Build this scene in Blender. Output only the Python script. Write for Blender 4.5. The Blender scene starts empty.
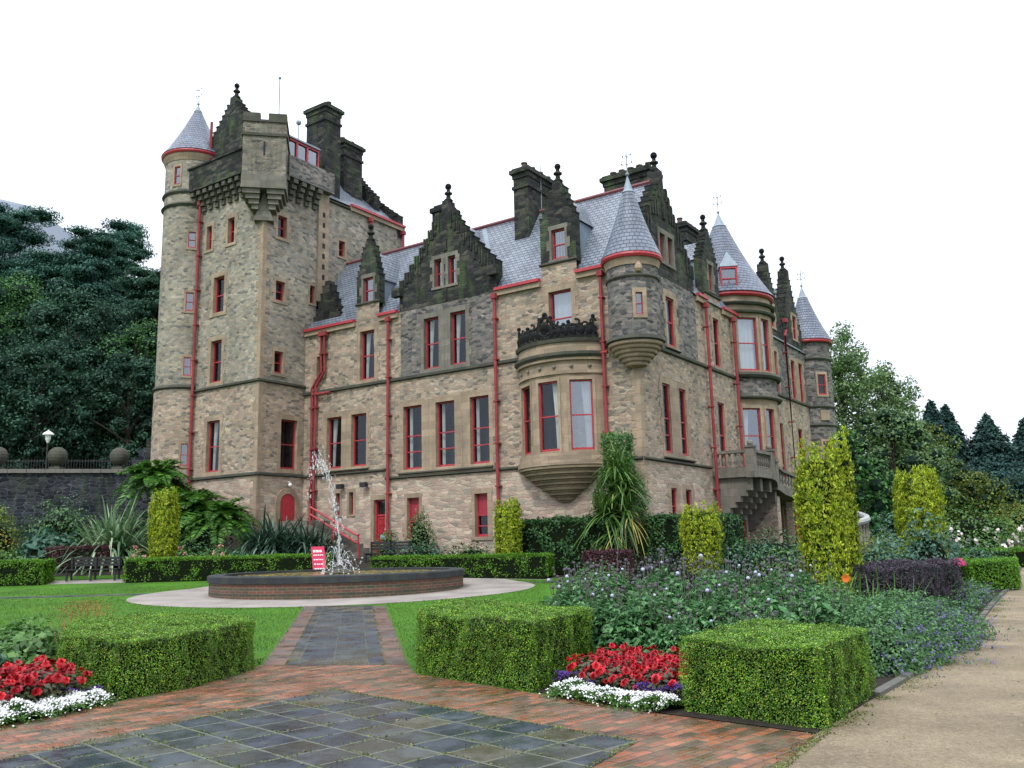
import bpy, math, random
import numpy as np
from mathutils import Vector, Matrix, noise
from mathutils.geometry import tessellate_polygon

R = math.radians
random.seed(7)
rng = np.random.default_rng(7)
scene = bpy.context.scene
col = scene.collection

# ------------------------------------------------------------------ camera
FPX, PITCH, ROLL = 882.9, 0.178967, -0.023928
EYE = 1.65
cd = bpy.data.cameras.new('camera')
cd.sensor_width = 36.0
cd.lens = FPX / 1024 * 36
cd.clip_start = 0.1
cd.clip_end = 4000
cam = bpy.data.objects.new('camera', cd)
col.objects.link(cam)
Fw = Vector((0, math.cos(PITCH), math.sin(PITCH)))
U0 = Vector((0, -math.sin(PITCH), math.cos(PITCH)))
R0 = Vector((1, 0, 0))
Rt = R0 * math.cos(ROLL) + U0 * math.sin(ROLL)
Up = U0 * math.cos(ROLL) - R0 * math.sin(ROLL)
cam.matrix_world = Matrix(((Rt.x, Up.x, -Fw.x, 0), (Rt.y, Up.y, -Fw.y, 0), (Rt.z, Up.z, -Fw.z, EYE), (0, 0, 0, 1)))
scene.camera = cam

# ------------------------------------------------------------------ sky, sun, exposure
SUN_EL, SUN_AZ = R(52), R(200)          # azimuth measured clockwise from +Y
world = bpy.data.worlds.new('World')
scene.world = world
world.use_nodes = True
nt = world.node_tree
nt.nodes.clear()
wo = nt.nodes.new('ShaderNodeOutputWorld')
bg = nt.nodes.new('ShaderNodeBackground')
sky = nt.nodes.new('ShaderNodeTexSky')
sky.sky_type = 'NISHITA'
sky.sun_disc = False
sky.sun_elevation = SUN_EL
sky.sun_rotation = SUN_AZ
sky.air_density = 1.0
sky.dust_density = 3.0
mx = nt.nodes.new('ShaderNodeMixRGB')
tc = nt.nodes.new('ShaderNodeTexCoord')
nz = nt.nodes.new('ShaderNodeTexNoise')
nz.inputs['Scale'].default_value = 1.6
nz.inputs['Detail'].default_value = 4
rp = nt.nodes.new('ShaderNodeValToRGB')
rp.color_ramp.elements[0].position = 0.3
rp.color_ramp.elements[0].color = (0.95, 0.975, 1.02, 1)
rp.color_ramp.elements[1].position = 0.75
rp.color_ramp.elements[1].color = (1.04, 1.04, 1.05, 1)
nt.links.new(tc.outputs['Generated'], nz.inputs['Vector'])
nt.links.new(nz.outputs['Fac'], rp.inputs['Fac'])
mx.inputs['Fac'].default_value = 0.93   # closed cloud deck over the clear sky
nt.links.new(sky.outputs[0], mx.inputs[1])
# overcast luminance: about 2.6 times brighter at the zenith than at the horizon
sxyz = nt.nodes.new('ShaderNodeSeparateXYZ')
nt.links.new(tc.outputs['Generated'], sxyz.inputs[0])
er = nt.nodes.new('ShaderNodeValToRGB')
er.color_ramp.elements[0].position = 0.0
er.color_ramp.elements[0].color = (0.358, 0.378, 0.42, 1)
er.color_ramp.elements[1].position = 1.0
er.color_ramp.elements[1].color = (0.955, 1.0, 1.07, 1)
e2 = er.color_ramp.elements.new(0.30)
e2.color = (0.412, 0.432, 0.475, 1)
nt.links.new(sxyz.outputs[2], er.inputs[0])
sc19 = nt.nodes.new('ShaderNodeMixRGB')
sc19.blend_type = 'MULTIPLY'
sc19.inputs[0].default_value = 1.0
nt.links.new(er.outputs[0], sc19.inputs[1])
nt.links.new(rp.outputs[0], sc19.inputs[2])
sc20 = nt.nodes.new('ShaderNodeVectorMath')
sc20.operation = 'SCALE'
sc20.inputs['Scale'].default_value = 20.0
nt.links.new(sc19.outputs[0], sc20.inputs[0])
nt.links.new(sc20.outputs[0], mx.inputs[2])
nt.links.new(mx.outputs[0], bg.inputs['Color'])
bg.inputs['Strength'].default_value = 0.1
nt.links.new(bg.outputs[0], wo.inputs['Surface'])

sl = bpy.data.lights.new('sun', 'SUN')
sl.energy = 1.45
sl.angle = R(10)
sl.color = (1.0, 0.975, 0.94)
sun = bpy.data.objects.new('sun', sl)
col.objects.link(sun)
sd = Vector((math.sin(SUN_AZ) * math.cos(SUN_EL), math.cos(SUN_AZ) * math.cos(SUN_EL), math.sin(SUN_EL)))
sun.rotation_euler = sd.to_track_quat('Z', 'Y').to_euler()

scene.view_settings.view_transform = 'Standard'
scene.view_settings.look = 'None'
scene.view_settings.gamma = 1
scene.view_settings.use_curve_mapping = False
scene.view_settings.exposure = 0.63
scene.render.engine = 'CYCLES'
scene.cycles.use_denoising = True
scene.cycles.max_bounces = 6
scene.cycles.diffuse_bounces = 3
scene.cycles.glossy_bounces = 3
scene.cycles.transmission_bounces = 4
scene.cycles.transparent_max_bounces = 8
scene.cycles.caustics_reflective = False
scene.cycles.caustics_refractive = False

# ------------------------------------------------------------------ material helpers
class NT:
    def __init__(self, name):
        self.m = bpy.data.materials.new(name)
        self.m.use_nodes = True
        self.t = self.m.node_tree
        self.t.nodes.clear()
        self.out = self.t.nodes.new('ShaderNodeOutputMaterial')
    def n(self, kind, **kw):
        x = self.t.nodes.new(kind)
        for k, v in kw.items():
            if k in x.inputs.keys():
                if isinstance(v, bpy.types.NodeSocket):
                    self.t.links.new(v, x.inputs[k])
                else:
                    x.inputs[k].default_value = v
            else:
                setattr(x, k, v)
        return x
    def link(self, a, b):
        self.t.links.new(a, b)
    def math(self, op, a, b=None, c=None):
        x = self.t.nodes.new('ShaderNodeMath')
        x.operation = op
        for i, v in enumerate((a, b, c)):
            if v is None:
                continue
            if isinstance(v, bpy.types.NodeSocket):
                self.link(v, x.inputs[i])
            else:
                x.inputs[i].default_value = v
        return x.outputs[0]
    def mix(self, fac, a, b, mode='MIX'):
        x = self.t.nodes.new('ShaderNodeMixRGB')
        x.blend_type = mode
        for i, v in enumerate((fac, a, b)):
            if isinstance(v, bpy.types.NodeSocket):
                self.link(v, x.inputs[i])
            else:
                x.inputs[i].default_value = v if i == 0 else (*v, 1) if len(v) == 3 else v
        return x.outputs[0]
    def ramp(self, fac, stops, interp='LINEAR'):
        x = self.t.nodes.new('ShaderNodeValToRGB')
        cr = x.color_ramp
        cr.interpolation = interp
        while len(cr.elements) < len(stops):
            cr.elements.new(0.5)
        for e, (p, c) in zip(cr.elements, stops):
            e.position = p
            e.color = (c, c, c, 1) if isinstance(c, (int, float)) else (*c, 1)
        self.link(fac, x.inputs[0])
        return x.outputs[0]
    def uv(self):
        return self.n('ShaderNodeUVMap', uv_map='UVMap').outputs[0]
    def obj(self):
        return self.n('ShaderNodeTexCoord').outputs['Object']
    def noise(self, vec, scale, detail=4, rough=0.55):
        return self.n('ShaderNodeTexNoise', Vector=vec, Scale=scale, Detail=detail, Roughness=rough).outputs['Fac']
    def scale(self, vec, s):
        x = self.t.nodes.new('ShaderNodeVectorMath')
        x.operation = 'MULTIPLY'
        self.link(vec, x.inputs[0])
        x.inputs[1].default_value = s
        return x.outputs[0]
    def bump(self, h, strength=0.5, dist=0.02):
        return self.n('ShaderNodeBump', Height=h, Strength=strength, Distance=dist).outputs[0]
    def done(self, color, rough=0.85, normal=None, spec=0.3, **kw):
        p = self.t.nodes.new('ShaderNodeBsdfPrincipled')
        for k, v in (('Base Color', color), ('Roughness', rough), ('Specular IOR Level', spec), ('Normal', normal)) + tuple(kw.items()):
            if v is None:
                continue
            if isinstance(v, bpy.types.NodeSocket):
                self.link(v, p.inputs[k])
            else:
                p.inputs[k].default_value = (*v, 1) if isinstance(v, tuple) and len(v) == 3 else v
        self.link(p.outputs[0], self.out.inputs[0])
        return self.m

def rubble(name, pal, sx=3.5, sz=8.0, mortar=(0.33, 0.29, 0.23), grime=0.5, moss=None, mort_w=0.05, streak=0.0):
    """Random squared rubble: irregular blocks on UVs in metres, pale joints, weathering."""
    k = NT(name)
    uv = k.uv()
    wob = k.n('ShaderNodeTexNoise', Vector=uv, Scale=1.3, Detail=2)
    off = k.n('ShaderNodeVectorMath', operation='SCALE')
    k.link(wob.outputs['Color'], off.inputs[0]); off.inputs['Scale'].default_value = 0.16
    add = k.n('ShaderNodeVectorMath', operation='ADD')
    k.link(uv, add.inputs[0]); k.link(off.outputs[0], add.inputs[1])
    v = k.scale(add.outputs[0], (sx, sz, 1))
    f1 = k.n('ShaderNodeTexVoronoi', voronoi_dimensions='2D', feature='F1', distance='CHEBYCHEV', Vector=v, Scale=1.0, Randomness=0.82)
    f2 = k.n('ShaderNodeTexVoronoi', voronoi_dimensions='2D', feature='F2', distance='CHEBYCHEV', Vector=v, Scale=1.0, Randomness=0.82)
    edge = k.math('SUBTRACT', f2.outputs['Distance'], f1.outputs['Distance'])
    sep = k.n('ShaderNodeSeparateColor', Color=f1.outputs['Color'])
    n = len(pal)
    stone = k.ramp(sep.outputs[0], [(i / n, c) for i, c in enumerate(pal)], 'CONSTANT')
    val = k.ramp(sep.outputs[1], [(0, 0.88), (0.8, 1.18), (1, 1.3)])
    stone = k.mix(1.0, stone, val, 'MULTIPLY')
    grain = k.noise(uv, 14, 5, 0.7)
    stone = k.mix(0.55, stone, k.ramp(grain, [(0.25, 0.55), (0.75, 1.35)]), 'MULTIPLY')
    mm = k.ramp(edge, [(mort_w * 0.4, 1.0), (mort_w * 2.2, 0.0)])
    c = k.mix(mm, stone, mortar)
    big = k.noise(uv, 0.42, 5, 0.62)
    c = k.mix(1.0, c, k.ramp(big, [(0.3, 1.0 - grime), (0.62, 1.05)]), 'MULTIPLY')
    if streak:
        st = k.noise(k.scale(uv, (2.6, 0.22, 1)), 1.0, 4, 0.6)
        c = k.mix(k.ramp(st, [(0.5, 0.0), (0.72, streak)]), c, (0.025, 0.027, 0.024))
    if moss:
        ms = k.noise(k.scale(uv, (1.6, 0.5, 1)), 0.9, 5, 0.65)
        c = k.mix(k.ramp(ms, [(0.5, 0.0), (0.7, moss)]), c, (0.065, 0.105, 0.035))
    h = k.math('ADD', k.ramp(edge, [(0, 0.0), (0.16, 0.8)]), k.math('MULTIPLY', grain, 0.35))
    return k.done(c, 0.92, k.bump(h, 0.7, 0.03), 0.2)

def ashlar(name, base, dark, bl=0.75, bh=0.36, grime=0.45, moss=0.0):
    k = NT(name)
    uv = k.uv()
    br = k.n('ShaderNodeTexBrick', Vector=uv, Color1=(*base, 1), Color2=(*[b * 0.72 for b in base], 1), Mortar=(*[b * 0.6 for b in base], 1))
    br.inputs['Scale'].default_value = 1; br.inputs['Brick Width'].default_value = bl; br.inputs['Row Height'].default_value = bh
    br.inputs['Mortar Size'].default_value = 0.008; br.inputs['Bias'].default_value = 0.1
    gr = k.noise(uv, 16, 5, 0.7)
    big = k.noise(uv, 0.9, 5, 0.65)
    c = k.mix(0.6, br.outputs['Color'], k.ramp(gr, [(0.25, 0.62), (0.75, 1.3)]), 'MULTIPLY')
    c = k.mix(k.ramp(big, [(0.45, 0.0), (0.75, grime)]), c, dark)
    st = k.noise(k.scale(uv, (3.5, 0.35, 1)), 1.0, 4, 0.6)
    c = k.mix(k.ramp(st, [(0.5, 0.0), (0.75, 0.45)]), c, dark)
    if moss:
        c = k.mix(k.ramp(k.noise(uv, 1.7, 5), [(0.5, 0.0), (0.7, moss)]), c, (0.08, 0.1, 0.04))
    return k.done(c, 0.88, k.bump(gr, 0.35, 0.02), 0.25)

def slate(name, pal, bw=0.34, bh=0.26, rough=0.42):
    k = NT(name)
    uv = k.uv()
    br = k.n('ShaderNodeTexBrick', Vector=uv, Color1=(*pal[0], 1), Color2=(*pal[1], 1), Mortar=(0.03, 0.035, 0.045, 1))
    br.inputs['Scale'].default_value = 1; br.inputs['Brick Width'].default_value = bw; br.inputs['Row Height'].default_value = bh
    br.inputs['Mortar Size'].default_value = 0.018; br.inputs['Mortar Smooth'].default_value = 0.4
    big = k.noise(uv, 0.8, 5, 0.65)
    c = k.mix(1.0, br.outputs['Color'], k.ramp(big, [(0.3, 0.72), (0.7, 1.25)]), 'MULTIPLY')
    c = k.mix(k.ramp(k.noise(uv, 2.3, 6, 0.7), [(0.6, 0), (0.75, 0.5)]), c, (0.07, 0.085, 0.06))
    # every course tilts out over the one below: height ramp per row, colour darker along each row's lower edge
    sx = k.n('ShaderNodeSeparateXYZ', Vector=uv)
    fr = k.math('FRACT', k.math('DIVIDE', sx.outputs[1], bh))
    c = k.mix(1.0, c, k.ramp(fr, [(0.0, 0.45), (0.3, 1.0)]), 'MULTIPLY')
    h = k.math('ADD', k.math('SUBTRACT', 1.0, fr), k.math('MULTIPLY', br.outputs['Fac'], -0.6))
    rg = k.ramp(k.noise(uv, 3, 3), [(0.3, rough - 0.1), (0.7, rough + 0.15)])
    return k.done(c, rg, k.bump(h, 0.9, 0.025), 0.5)

def plain(name, c, rough=0.5, spec=0.4, var=0.25, scale=6, metal=0.0, bump=0.0):
    k = NT(name)
    nz_ = k.noise(k.obj(), scale, 5, 0.6)
    cc = k.mix(1.0, (*c,), k.ramp(nz_, [(0.25, 1 - var), (0.75, 1 + var)]), 'MULTIPLY')
    return k.done(cc, rough, k.bump(nz_, bump, 0.01) if bump else None, spec, Metallic=metal)

def foliage(name, stops, rough=0.5, trans=0.25, nscale=1.2, contrast=0.35, spec=0.35, patch=None, objvar=False):
    """Leaf material: each leaf its own tint, larger clumps lighter or darker in tint."""
    k = NT(name)
    g = k.n('ShaderNodeNewGeometry')
    c = k.ramp(g.outputs['Random Per Island'], stops)
    nz_ = k.noise(k.obj(), nscale, 3, 0.6)
    c = k.mix(1.0, c, k.ramp(nz_, [(0.3, 1 - contrast), (0.7, 1 + contrast)]), 'MULTIPLY')
    if patch:
        pn = k.noise(k.obj(), 2.6, 4, 0.65)
        c = k.mix(k.ramp(pn, [(0.6, 0.0), (0.74, 0.75)]), c, patch)
    if objvar:
        oi = k.n('ShaderNodeObjectInfo')
        c = k.mix(1.0, c, k.ramp(oi.outputs['Random'], [(0, 0.55), (0.6, 1.0), (1, 1.25)]), 'MULTIPLY')
    p = k.n('ShaderNodeBsdfPrincipled')
    k.link(c, p.inputs['Base Color']); p.inputs['Roughness'].default_value = rough
    p.inputs['Specular IOR Level'].default_value = spec
    t = k.n('ShaderNodeBsdfTranslucent')
    k.link(c, t.inputs['Color'])
    ms = k.n('ShaderNodeMixShader')
    ms.inputs[0].default_value = trans
    k.link(p.outputs[0], ms.inputs[1]); k.link(t.outputs[0], ms.inputs[2])
    k.link(ms.outputs[0], k.out.inputs[0])
    return k.m

WARM = [(0.345, 0.268, 0.186), (0.367, 0.276, 0.202), (0.322, 0.232, 0.179), (0.399, 0.314, 0.22), (0.283, 0.232, 0.175), (0.361, 0.295, 0.225), (0.313, 0.264, 0.205), (0.197, 0.173, 0.144), (0.384, 0.299, 0.229), (0.244, 0.212, 0.171), (0.345, 0.244, 0.182), (0.162, 0.141, 0.12), (0.329, 0.268, 0.198), (0.367, 0.292, 0.212)]
PINK = [(0.4, 0.314, 0.239), (0.426, 0.319, 0.246), (0.375, 0.276, 0.218), (0.443, 0.359, 0.264), (0.335, 0.281, 0.218), (0.409, 0.349, 0.264), (0.359, 0.262, 0.206), (0.258, 0.228, 0.184)]
GREY = [(0.168, 0.159, 0.147), (0.201, 0.184, 0.167), (0.133, 0.128, 0.121), (0.235, 0.201, 0.181), (0.091, 0.09, 0.092), (0.184, 0.159, 0.147), (0.07, 0.068, 0.072)]
DARK = [(0.034, 0.035, 0.034), (0.025, 0.027, 0.028), (0.051, 0.05, 0.044), (0.019, 0.021, 0.022), (0.073, 0.068, 0.056), (0.03, 0.032, 0.031)]
TOWER = [(0.295, 0.268, 0.204), (0.324, 0.289, 0.22), (0.263, 0.234, 0.187), (0.348, 0.31, 0.233), (0.231, 0.221, 0.179), (0.295, 0.281, 0.228), (0.254, 0.242, 0.204), (0.168, 0.167, 0.145), (0.309, 0.268, 0.22), (0.207, 0.204, 0.174), (0.278, 0.23, 0.182), (0.137, 0.136, 0.122), (0.278, 0.256, 0.198), (0.317, 0.281, 0.216)]
M = {}
M['warm'] = rubble('warm_rubble_stone', WARM, grime=0.3)
M['pink'] = rubble('pink_rubble_stone', PINK, sx=2.4, sz=6.4, grime=0.22, mortar=(0.36, 0.30, 0.25))
M['tower'] = rubble('tower_rubble_stone', TOWER, sx=3.6, sz=7.8, grime=0.38)
M['grey'] = rubble('grey_rubble_stone', GREY, grime=0.4, mortar=(0.19, 0.18, 0.155), moss=0.12, streak=0.35)
M['dark'] = rubble('blackened_stone', DARK, sx=2.4, sz=5.8, mortar=(0.042, 0.044, 0.040), grime=0.5, moss=0.7, streak=0.6)
M['black'] = rubble('sooty_black_stone', [(c[0] * 0.6, c[1] * 0.6, c[2] * 0.62) for c in DARK], sx=2.2, sz=5.0, mortar=(0.03, 0.032, 0.03), grime=0.4, moss=0.25)
M['ashlar'] = ashlar('buff_sandstone_dressing', (0.385, 0.295, 0.205), (0.13, 0.112, 0.088), grime=0.7)
M['ashlar_grey'] = ashlar('grey_sandstone_dressing', (0.205, 0.19, 0.158), (0.06, 0.06, 0.054), grime=0.6, moss=0.3)
M['string'] = ashlar('weathered_string_course', (0.085, 0.085, 0.068), (0.03, 0.032, 0.028), grime=0.7, moss=0.5)
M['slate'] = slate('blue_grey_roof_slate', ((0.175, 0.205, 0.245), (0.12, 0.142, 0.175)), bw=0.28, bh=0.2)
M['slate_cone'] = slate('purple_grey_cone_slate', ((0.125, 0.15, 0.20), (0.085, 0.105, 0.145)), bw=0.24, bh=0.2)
M['lead'] = plain('grey_lead', (0.19, 0.24, 0.285), 0.5, 0.5, 0.2, 3)
M['red'] = plain('red_paint', (0.36, 0.030, 0.040), 0.42, 0.45, 0.22, 3)
M['redpipe'] = plain('faded_red_pipe_paint', (0.24, 0.042, 0.045), 0.7, 0.2, 0.35, 2)
M['curtain'] = plain('white_curtain', (0.72, 0.72, 0.70), 0.9, 0.1, 0.06, 3)
M['room'] = plain('dim_room', (0.035, 0.035, 0.038), 0.9, 0.1)  # darkness of unlit rooms and slits put into the colour
M['iron'] = plain('black_iron', (0.015, 0.015, 0.017), 0.45, 0.5, 0.2)
M['pot'] = plain('clay_chimney_pot', (0.11, 0.085, 0.065), 0.85, 0.2, 0.3)
M['white'] = plain('white_paint', (0.78, 0.78, 0.76), 0.5, 0.4, 0.08)
M['teal'] = plain('pale_teal_sign', (0.25, 0.55, 0.55), 0.5, 0.4, 0.08)
M['blind'] = plain('red_painted_panel', (0.30, 0.03, 0.045), 0.5, 0.4, 0.15)

def glass_mat(name, tint, refl):
    k = NT(name)
    tr = k.n('ShaderNodeBsdfTransparent'); tr.inputs[0].default_value = (*tint, 1)
    gl = k.n('ShaderNodeBsdfGlossy'); gl.inputs['Roughness'].default_value = 0.03
    gl.inputs['Color'].default_value = (0.86, 0.93, 1.0, 1)
    uvn = k.noise(k.obj(), 1.4, 2)
    k.link(k.bump(uvn, 0.12, 0.05), gl.inputs['Normal'])
    fr = k.n('ShaderNodeLayerWeight'); fr.inputs['Blend'].default_value = 0.5
    f = k.math('ADD', k.math('MULTIPLY', fr.outputs['Fresnel'], 0.3), refl)
    f = k.math('MINIMUM', f, 0.95)
    ms = k.n('ShaderNodeMixShader')
    k.link(f, ms.inputs[0]); k.link(tr.outputs[0], ms.inputs[1]); k.link(gl.outputs[0], ms.inputs[2])
    k.link(ms.outputs[0], k.out.inputs[0])
    return k.m
M['glass'] = glass_mat('window_glass', (0.86, 0.9, 0.9), 0.02)
M['glass_sky'] = glass_mat('old_reflective_glass', (0.7, 0.75, 0.78), 0.2)

# ------------------------------------------------------------------ mesh builder
class MB:
    def __init__(self):
        self.v = []; self.f = []; self.uv = {}; self.mi = []; self.sm = []; self.cur = 0; self.smooth = False
    def add(self, pts, uv=None):
        b = len(self.v)
        self.v += [tuple(p) for p in pts]
        if uv is not None:
            self.uv[len(self.f)] = uv
        self.f.append(tuple(range(b, b + len(pts))))
        self.mi.append(self.cur); self.sm.append(self.smooth)
    def box(self, a, b):
        x0, y0, z0 = a; x1, y1, z1 = b
        P = lambda i: ((x0, x1)[i & 1], (y0, y1)[i >> 1 & 1], (z0, z1)[i >> 2 & 1])
        for q in ((0, 2, 3, 1), (4, 5, 7, 6), (0, 1, 5, 4), (2, 6, 7, 3), (0, 4, 6, 2), (1, 3, 7, 5)):
            self.add([P(i) for i in q])
    def fbox(self, F, s0, s1, z0, z1, d0, d1):
        """box in a facade frame: s along the wall, z up, d out of the wall (d0 < d1)"""
        P = lambda i: F.p((s0, s1)[i & 1], (z0, z1)[i >> 2 & 1], (d1, d0)[i >> 1 & 1])
        for q in ((0, 2, 3, 1), (4, 5, 7, 6), (0, 1, 5, 4), (2, 6, 7, 3), (0, 4, 6, 2), (1, 3, 7, 5)):
            self.add([P(i) for i in q])
    def prism(self, F, poly, d0, d1, holes=(), back=True, z_uv=True):
        """polygon (s,z) counter-clockwise seen from outside, front at d1, back at d0"""
        loops = [[Vector((s, z, 0)) for s, z in poly]] + [[Vector((s, z, 0)) for s, z in h] for h in holes]
        flat = [q for l in loops for q in l]
        for t in tessellate_polygon(loops):
            a, b, c = (flat[i] for i in t)
            if (b - a).cross(c - a).z < 0:
                b, c = c, b
            self.add([F.p(q.x, q.y, d1) for q in (a, b, c)])
        if back:
            for t in tessellate_polygon(loops[:1]):
                a, b, c = (flat[i] for i in t)
                if (b - a).cross(c - a).z > 0:
                    b, c = c, b
                self.add([F.p(q.x, q.y, d0) for q in (a, b, c)])
        n = len(poly)
        for i in range(n):
            (s0, z0), (s1, z1) = poly[i], poly[(i + 1) % n]
            self.add([F.p(s0, z0, d1), F.p(s0, z0, d0), F.p(s1, z1, d0), F.p(s1, z1, d1)])
    def revolve(self, prof, cx, cy, a0=0, a1=360, n=28, smooth=True, cone_uv=False, sx=1.0, sy=1.0):
        self.smooth = smooth
        full = abs(a1 - a0) >= 360
        A = [R(a0 + (a1 - a0) * i / n) for i in range(n + 1)]
        L = [0]
        for (r0, z0), (r1, z1) in zip(prof, prof[1:]):
            L.append(L[-1] + math.hypot(r1 - r0, z1 - z0))
        rm = max(r for r, z in prof)
        for j in range(len(prof) - 1):
            (r0, z0), (r1, z1) = prof[j], prof[j + 1]
            for i in range(n):
                p = lambda r, z, a: (cx + r * sx * math.cos(a), cy + r * sy * math.sin(a), z)
                pts = [p(r0, z0, A[i]), p(r0, z0, A[i + 1]), p(r1, z1, A[i + 1]), p(r1, z1, A[i])]
                u0, u1 = A[i] * rm * 0.8, A[i + 1] * rm * 0.8
                uv = [(u0, L[j]), (u1, L[j]), (u1, L[j + 1]), (u0, L[j + 1])]
                if r1 < 1e-6:
                    pts, uv = pts[:3], uv[:3]
                elif r0 < 1e-6:
                    pts, uv = [pts[0], pts[2], pts[3]], [uv[0], uv[2], uv[3]]
                self.add(pts, uv)
        self.smooth = False
    def tube(self, pts, r, n=8, taper=None):
        self.smooth = True
        pts = [Vector(p) for p in pts]
        rings = []
        for i, p in enumerate(pts):
            d = (pts[min(i + 1, len(pts) - 1)] - pts[max(i - 1, 0)]).normalized()
            x = d.cross(Vector((0, 0, 1)))
            if x.length < 1e-3:
                x = Vector((1, 0, 0))
            x.normalize(); y = d.cross(x)
            rr = r if taper is None else r + (taper - r) * i / max(1, len(pts) - 1)
            rings.append([p + (x * math.cos(6.28319 * k / n) + y * math.sin(6.28319 * k / n)) * rr for k in range(n)])
        for a, b in zip(rings, rings[1:]):
            for k in range(n):
                self.add([a[k], a[(k + 1) % n], b[(k + 1) % n], b[k]])
        self.smooth = False
        self.add(list(reversed(rings[0]))); self.add(rings[-1])
    def cyl(self, c, r, z0, z1, n=16):
        self.revolve([(0, z0), (r, z0), (r, z1), (0, z1)], c[0], c[1], n=n, smooth=False)
    def ball(self, c, r, n=14, sz=1.0):
        m = max(4, n // 2)
        self.revolve([(r * math.sin(math.pi * i / m) if 0 < i < m else 0, c[2] - r * sz * math.cos(math.pi * i / m)) for i in range(m + 1)], c[0], c[1], n=n)
    def islands(self):
        # faces grouped by shared corner positions
        par = list(range(len(self.f)))
        def find(a):
            while par[a] != a:
                par[a] = par[par[a]]; a = par[a]
            return a
        seen = {}
        for k, f in enumerate(self.f):
            for i in f:
                key = tuple(round(c, 4) for c in self.v[i])
                if key in seen:
                    par[find(k)] = find(seen[key])
                else:
                    seen[key] = k
        g = {}
        for k in range(len(self.f)):
            g.setdefault(find(k), []).append(k)
        return list(g.values())
    def build_split(self, name, mats, parent=None):
        """every separate piece becomes an object of its own"""
        out = []
        for ks in self.islands():
            m = MB()
            for k in ks:
                m.cur = self.mi[k]; m.smooth = self.sm[k]
                m.add([self.v[i] for i in self.f[k]], self.uv.get(k))
            out.append(m.build(name, mats, parent))
        return out
    def build(self, name, mats, parent=None, origin=None):
        me = bpy.data.meshes.new(name)
        V = self.v
        if origin is not None:
            V = [(a - origin[0], b - origin[1], c - origin[2]) for a, b, c in V]
        me.from_pydata(V, [], self.f)
        ul = me.uv_layers.new(name='UVMap')
        data = np.zeros(len(me.loops) * 2, np.float32)
        li = 0
        for k, f in enumerate(self.f):
            uv = self.uv.get(k)
            if uv is None:
                ps = [Vector(self.v[i]) for i in f]
                nrm = Vector((0, 0, 0))
                for i in range(len(ps)):
                    nrm += ps[i].cross(ps[(i + 1) % len(ps)])
                if nrm.length > 1e-12:
                    nrm.normalize()
                if abs(nrm.z) > 0.97:
                    uv = [(p.x, p.y) for p in ps]
                else:
                    t = Vector((-nrm.y, nrm.x, 0)).normalized()
                    w = nrm.cross(t)
                    uv = [(p.dot(t), p.dot(w)) for p in ps]
            for q in uv:
                data[li] = q[0]; data[li + 1] = q[1]; li += 2
        ul.data.foreach_set('uv', data)
        if not isinstance(mats, (list, tuple)):
            mats = [mats]
        for m_ in mats:
            me.materials.append(m_)
        me.polygons.foreach_set('material_index', self.mi)
        me.polygons.foreach_set('use_smooth', self.sm)
        me.update()
        o = bpy.data.objects.new(name, me)
        col.objects.link(o)
        if parent is not None:
            o.parent = parent
        if origin is not None:
            o.location = origin
        return o

def tag(o, label, cat, group=None):
    o['label'] = label; o['category'] = cat
    if group:
        o['group'] = group
    return o

def empty(name, loc=(0, 0, 0), rz=0.0):
    o = bpy.data.objects.new(name, None)
    o.empty_display_size = 0.3
    col.objects.link(o)
    o.location = loc; o.rotation_euler = (0, 0, rz)
    return o

def copy_tree(o, parent=None):
    c = o.copy(); col.objects.link(c)
    c.parent = parent
    for ch in list(o.children):
        copy_tree(ch, c)
    return c
# ================================================================== CASTLE
class Frame:
    """Facade frame: s runs along the wall to the right as seen from outside, z up, d outwards."""
    def __init__(self, p0, t):
        self.p0 = p0; l = math.hypot(*t); self.t = (t[0] / l, t[1] / l); self.nn = (self.t[1], -self.t[0])
    def p(self, s, z, d=0.0):
        return (self.p0[0] + self.t[0] * s + self.nn[0] * d, self.p0[1] + self.t[1] * s + self.nn[1] * d, z)

castle = empty('castle', (5.2907, 36.0, 0.0), R(-34.2526))
tag(castle, 'baronial sandstone castle with red trimmed windows, grey slate roofs and pointed turrets', 'castle')

EAVE, RIDGE, RV = 13.33, 18.05, 3.1
FM = Frame((0, 0), (1, 0))            # long garden front, s = -u
FR = Frame((0, 0), (0, 1))            # right front, s = v
FTL = Frame((0, -3.1), (1, 0))        # tower, left face
FTR = Frame((-20.05, 0), (0, 1))      # tower and rear wing, right face

def ring(mb, F, s0, s1, z0, z1, w, d0, d1, tooth=False):
    l, r, t, b = w
    if t > 0: mb.fbox(F, s0 - l, s1 + r, z1, z1 + t, d0, d1)
    if b > 0: mb.fbox(F, s0 - l, s1 + r, z0 - b, z0, d0, d1 + 0.03)
    n = max(1, int((z1 - z0) / 0.36)) if tooth else 1
    for i in range(n):
        a, b_ = z0 + (z1 - z0) * i / n, z0 + (z1 - z0) * (i + 1) / n
        k = 0.0 if n == 1 else (0.1 if i % 2 else -0.05)
        mb.fbox(F, s0 - l - (k if l < 0.33 else 0), s0, a, b_, d0, d1 + 0.002 * (i % 2))
        mb.fbox(F, s1, s1 + r + (k if r < 0.33 else 0), a, b_, d0, d1 + 0.002 * (i % 2))

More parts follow.
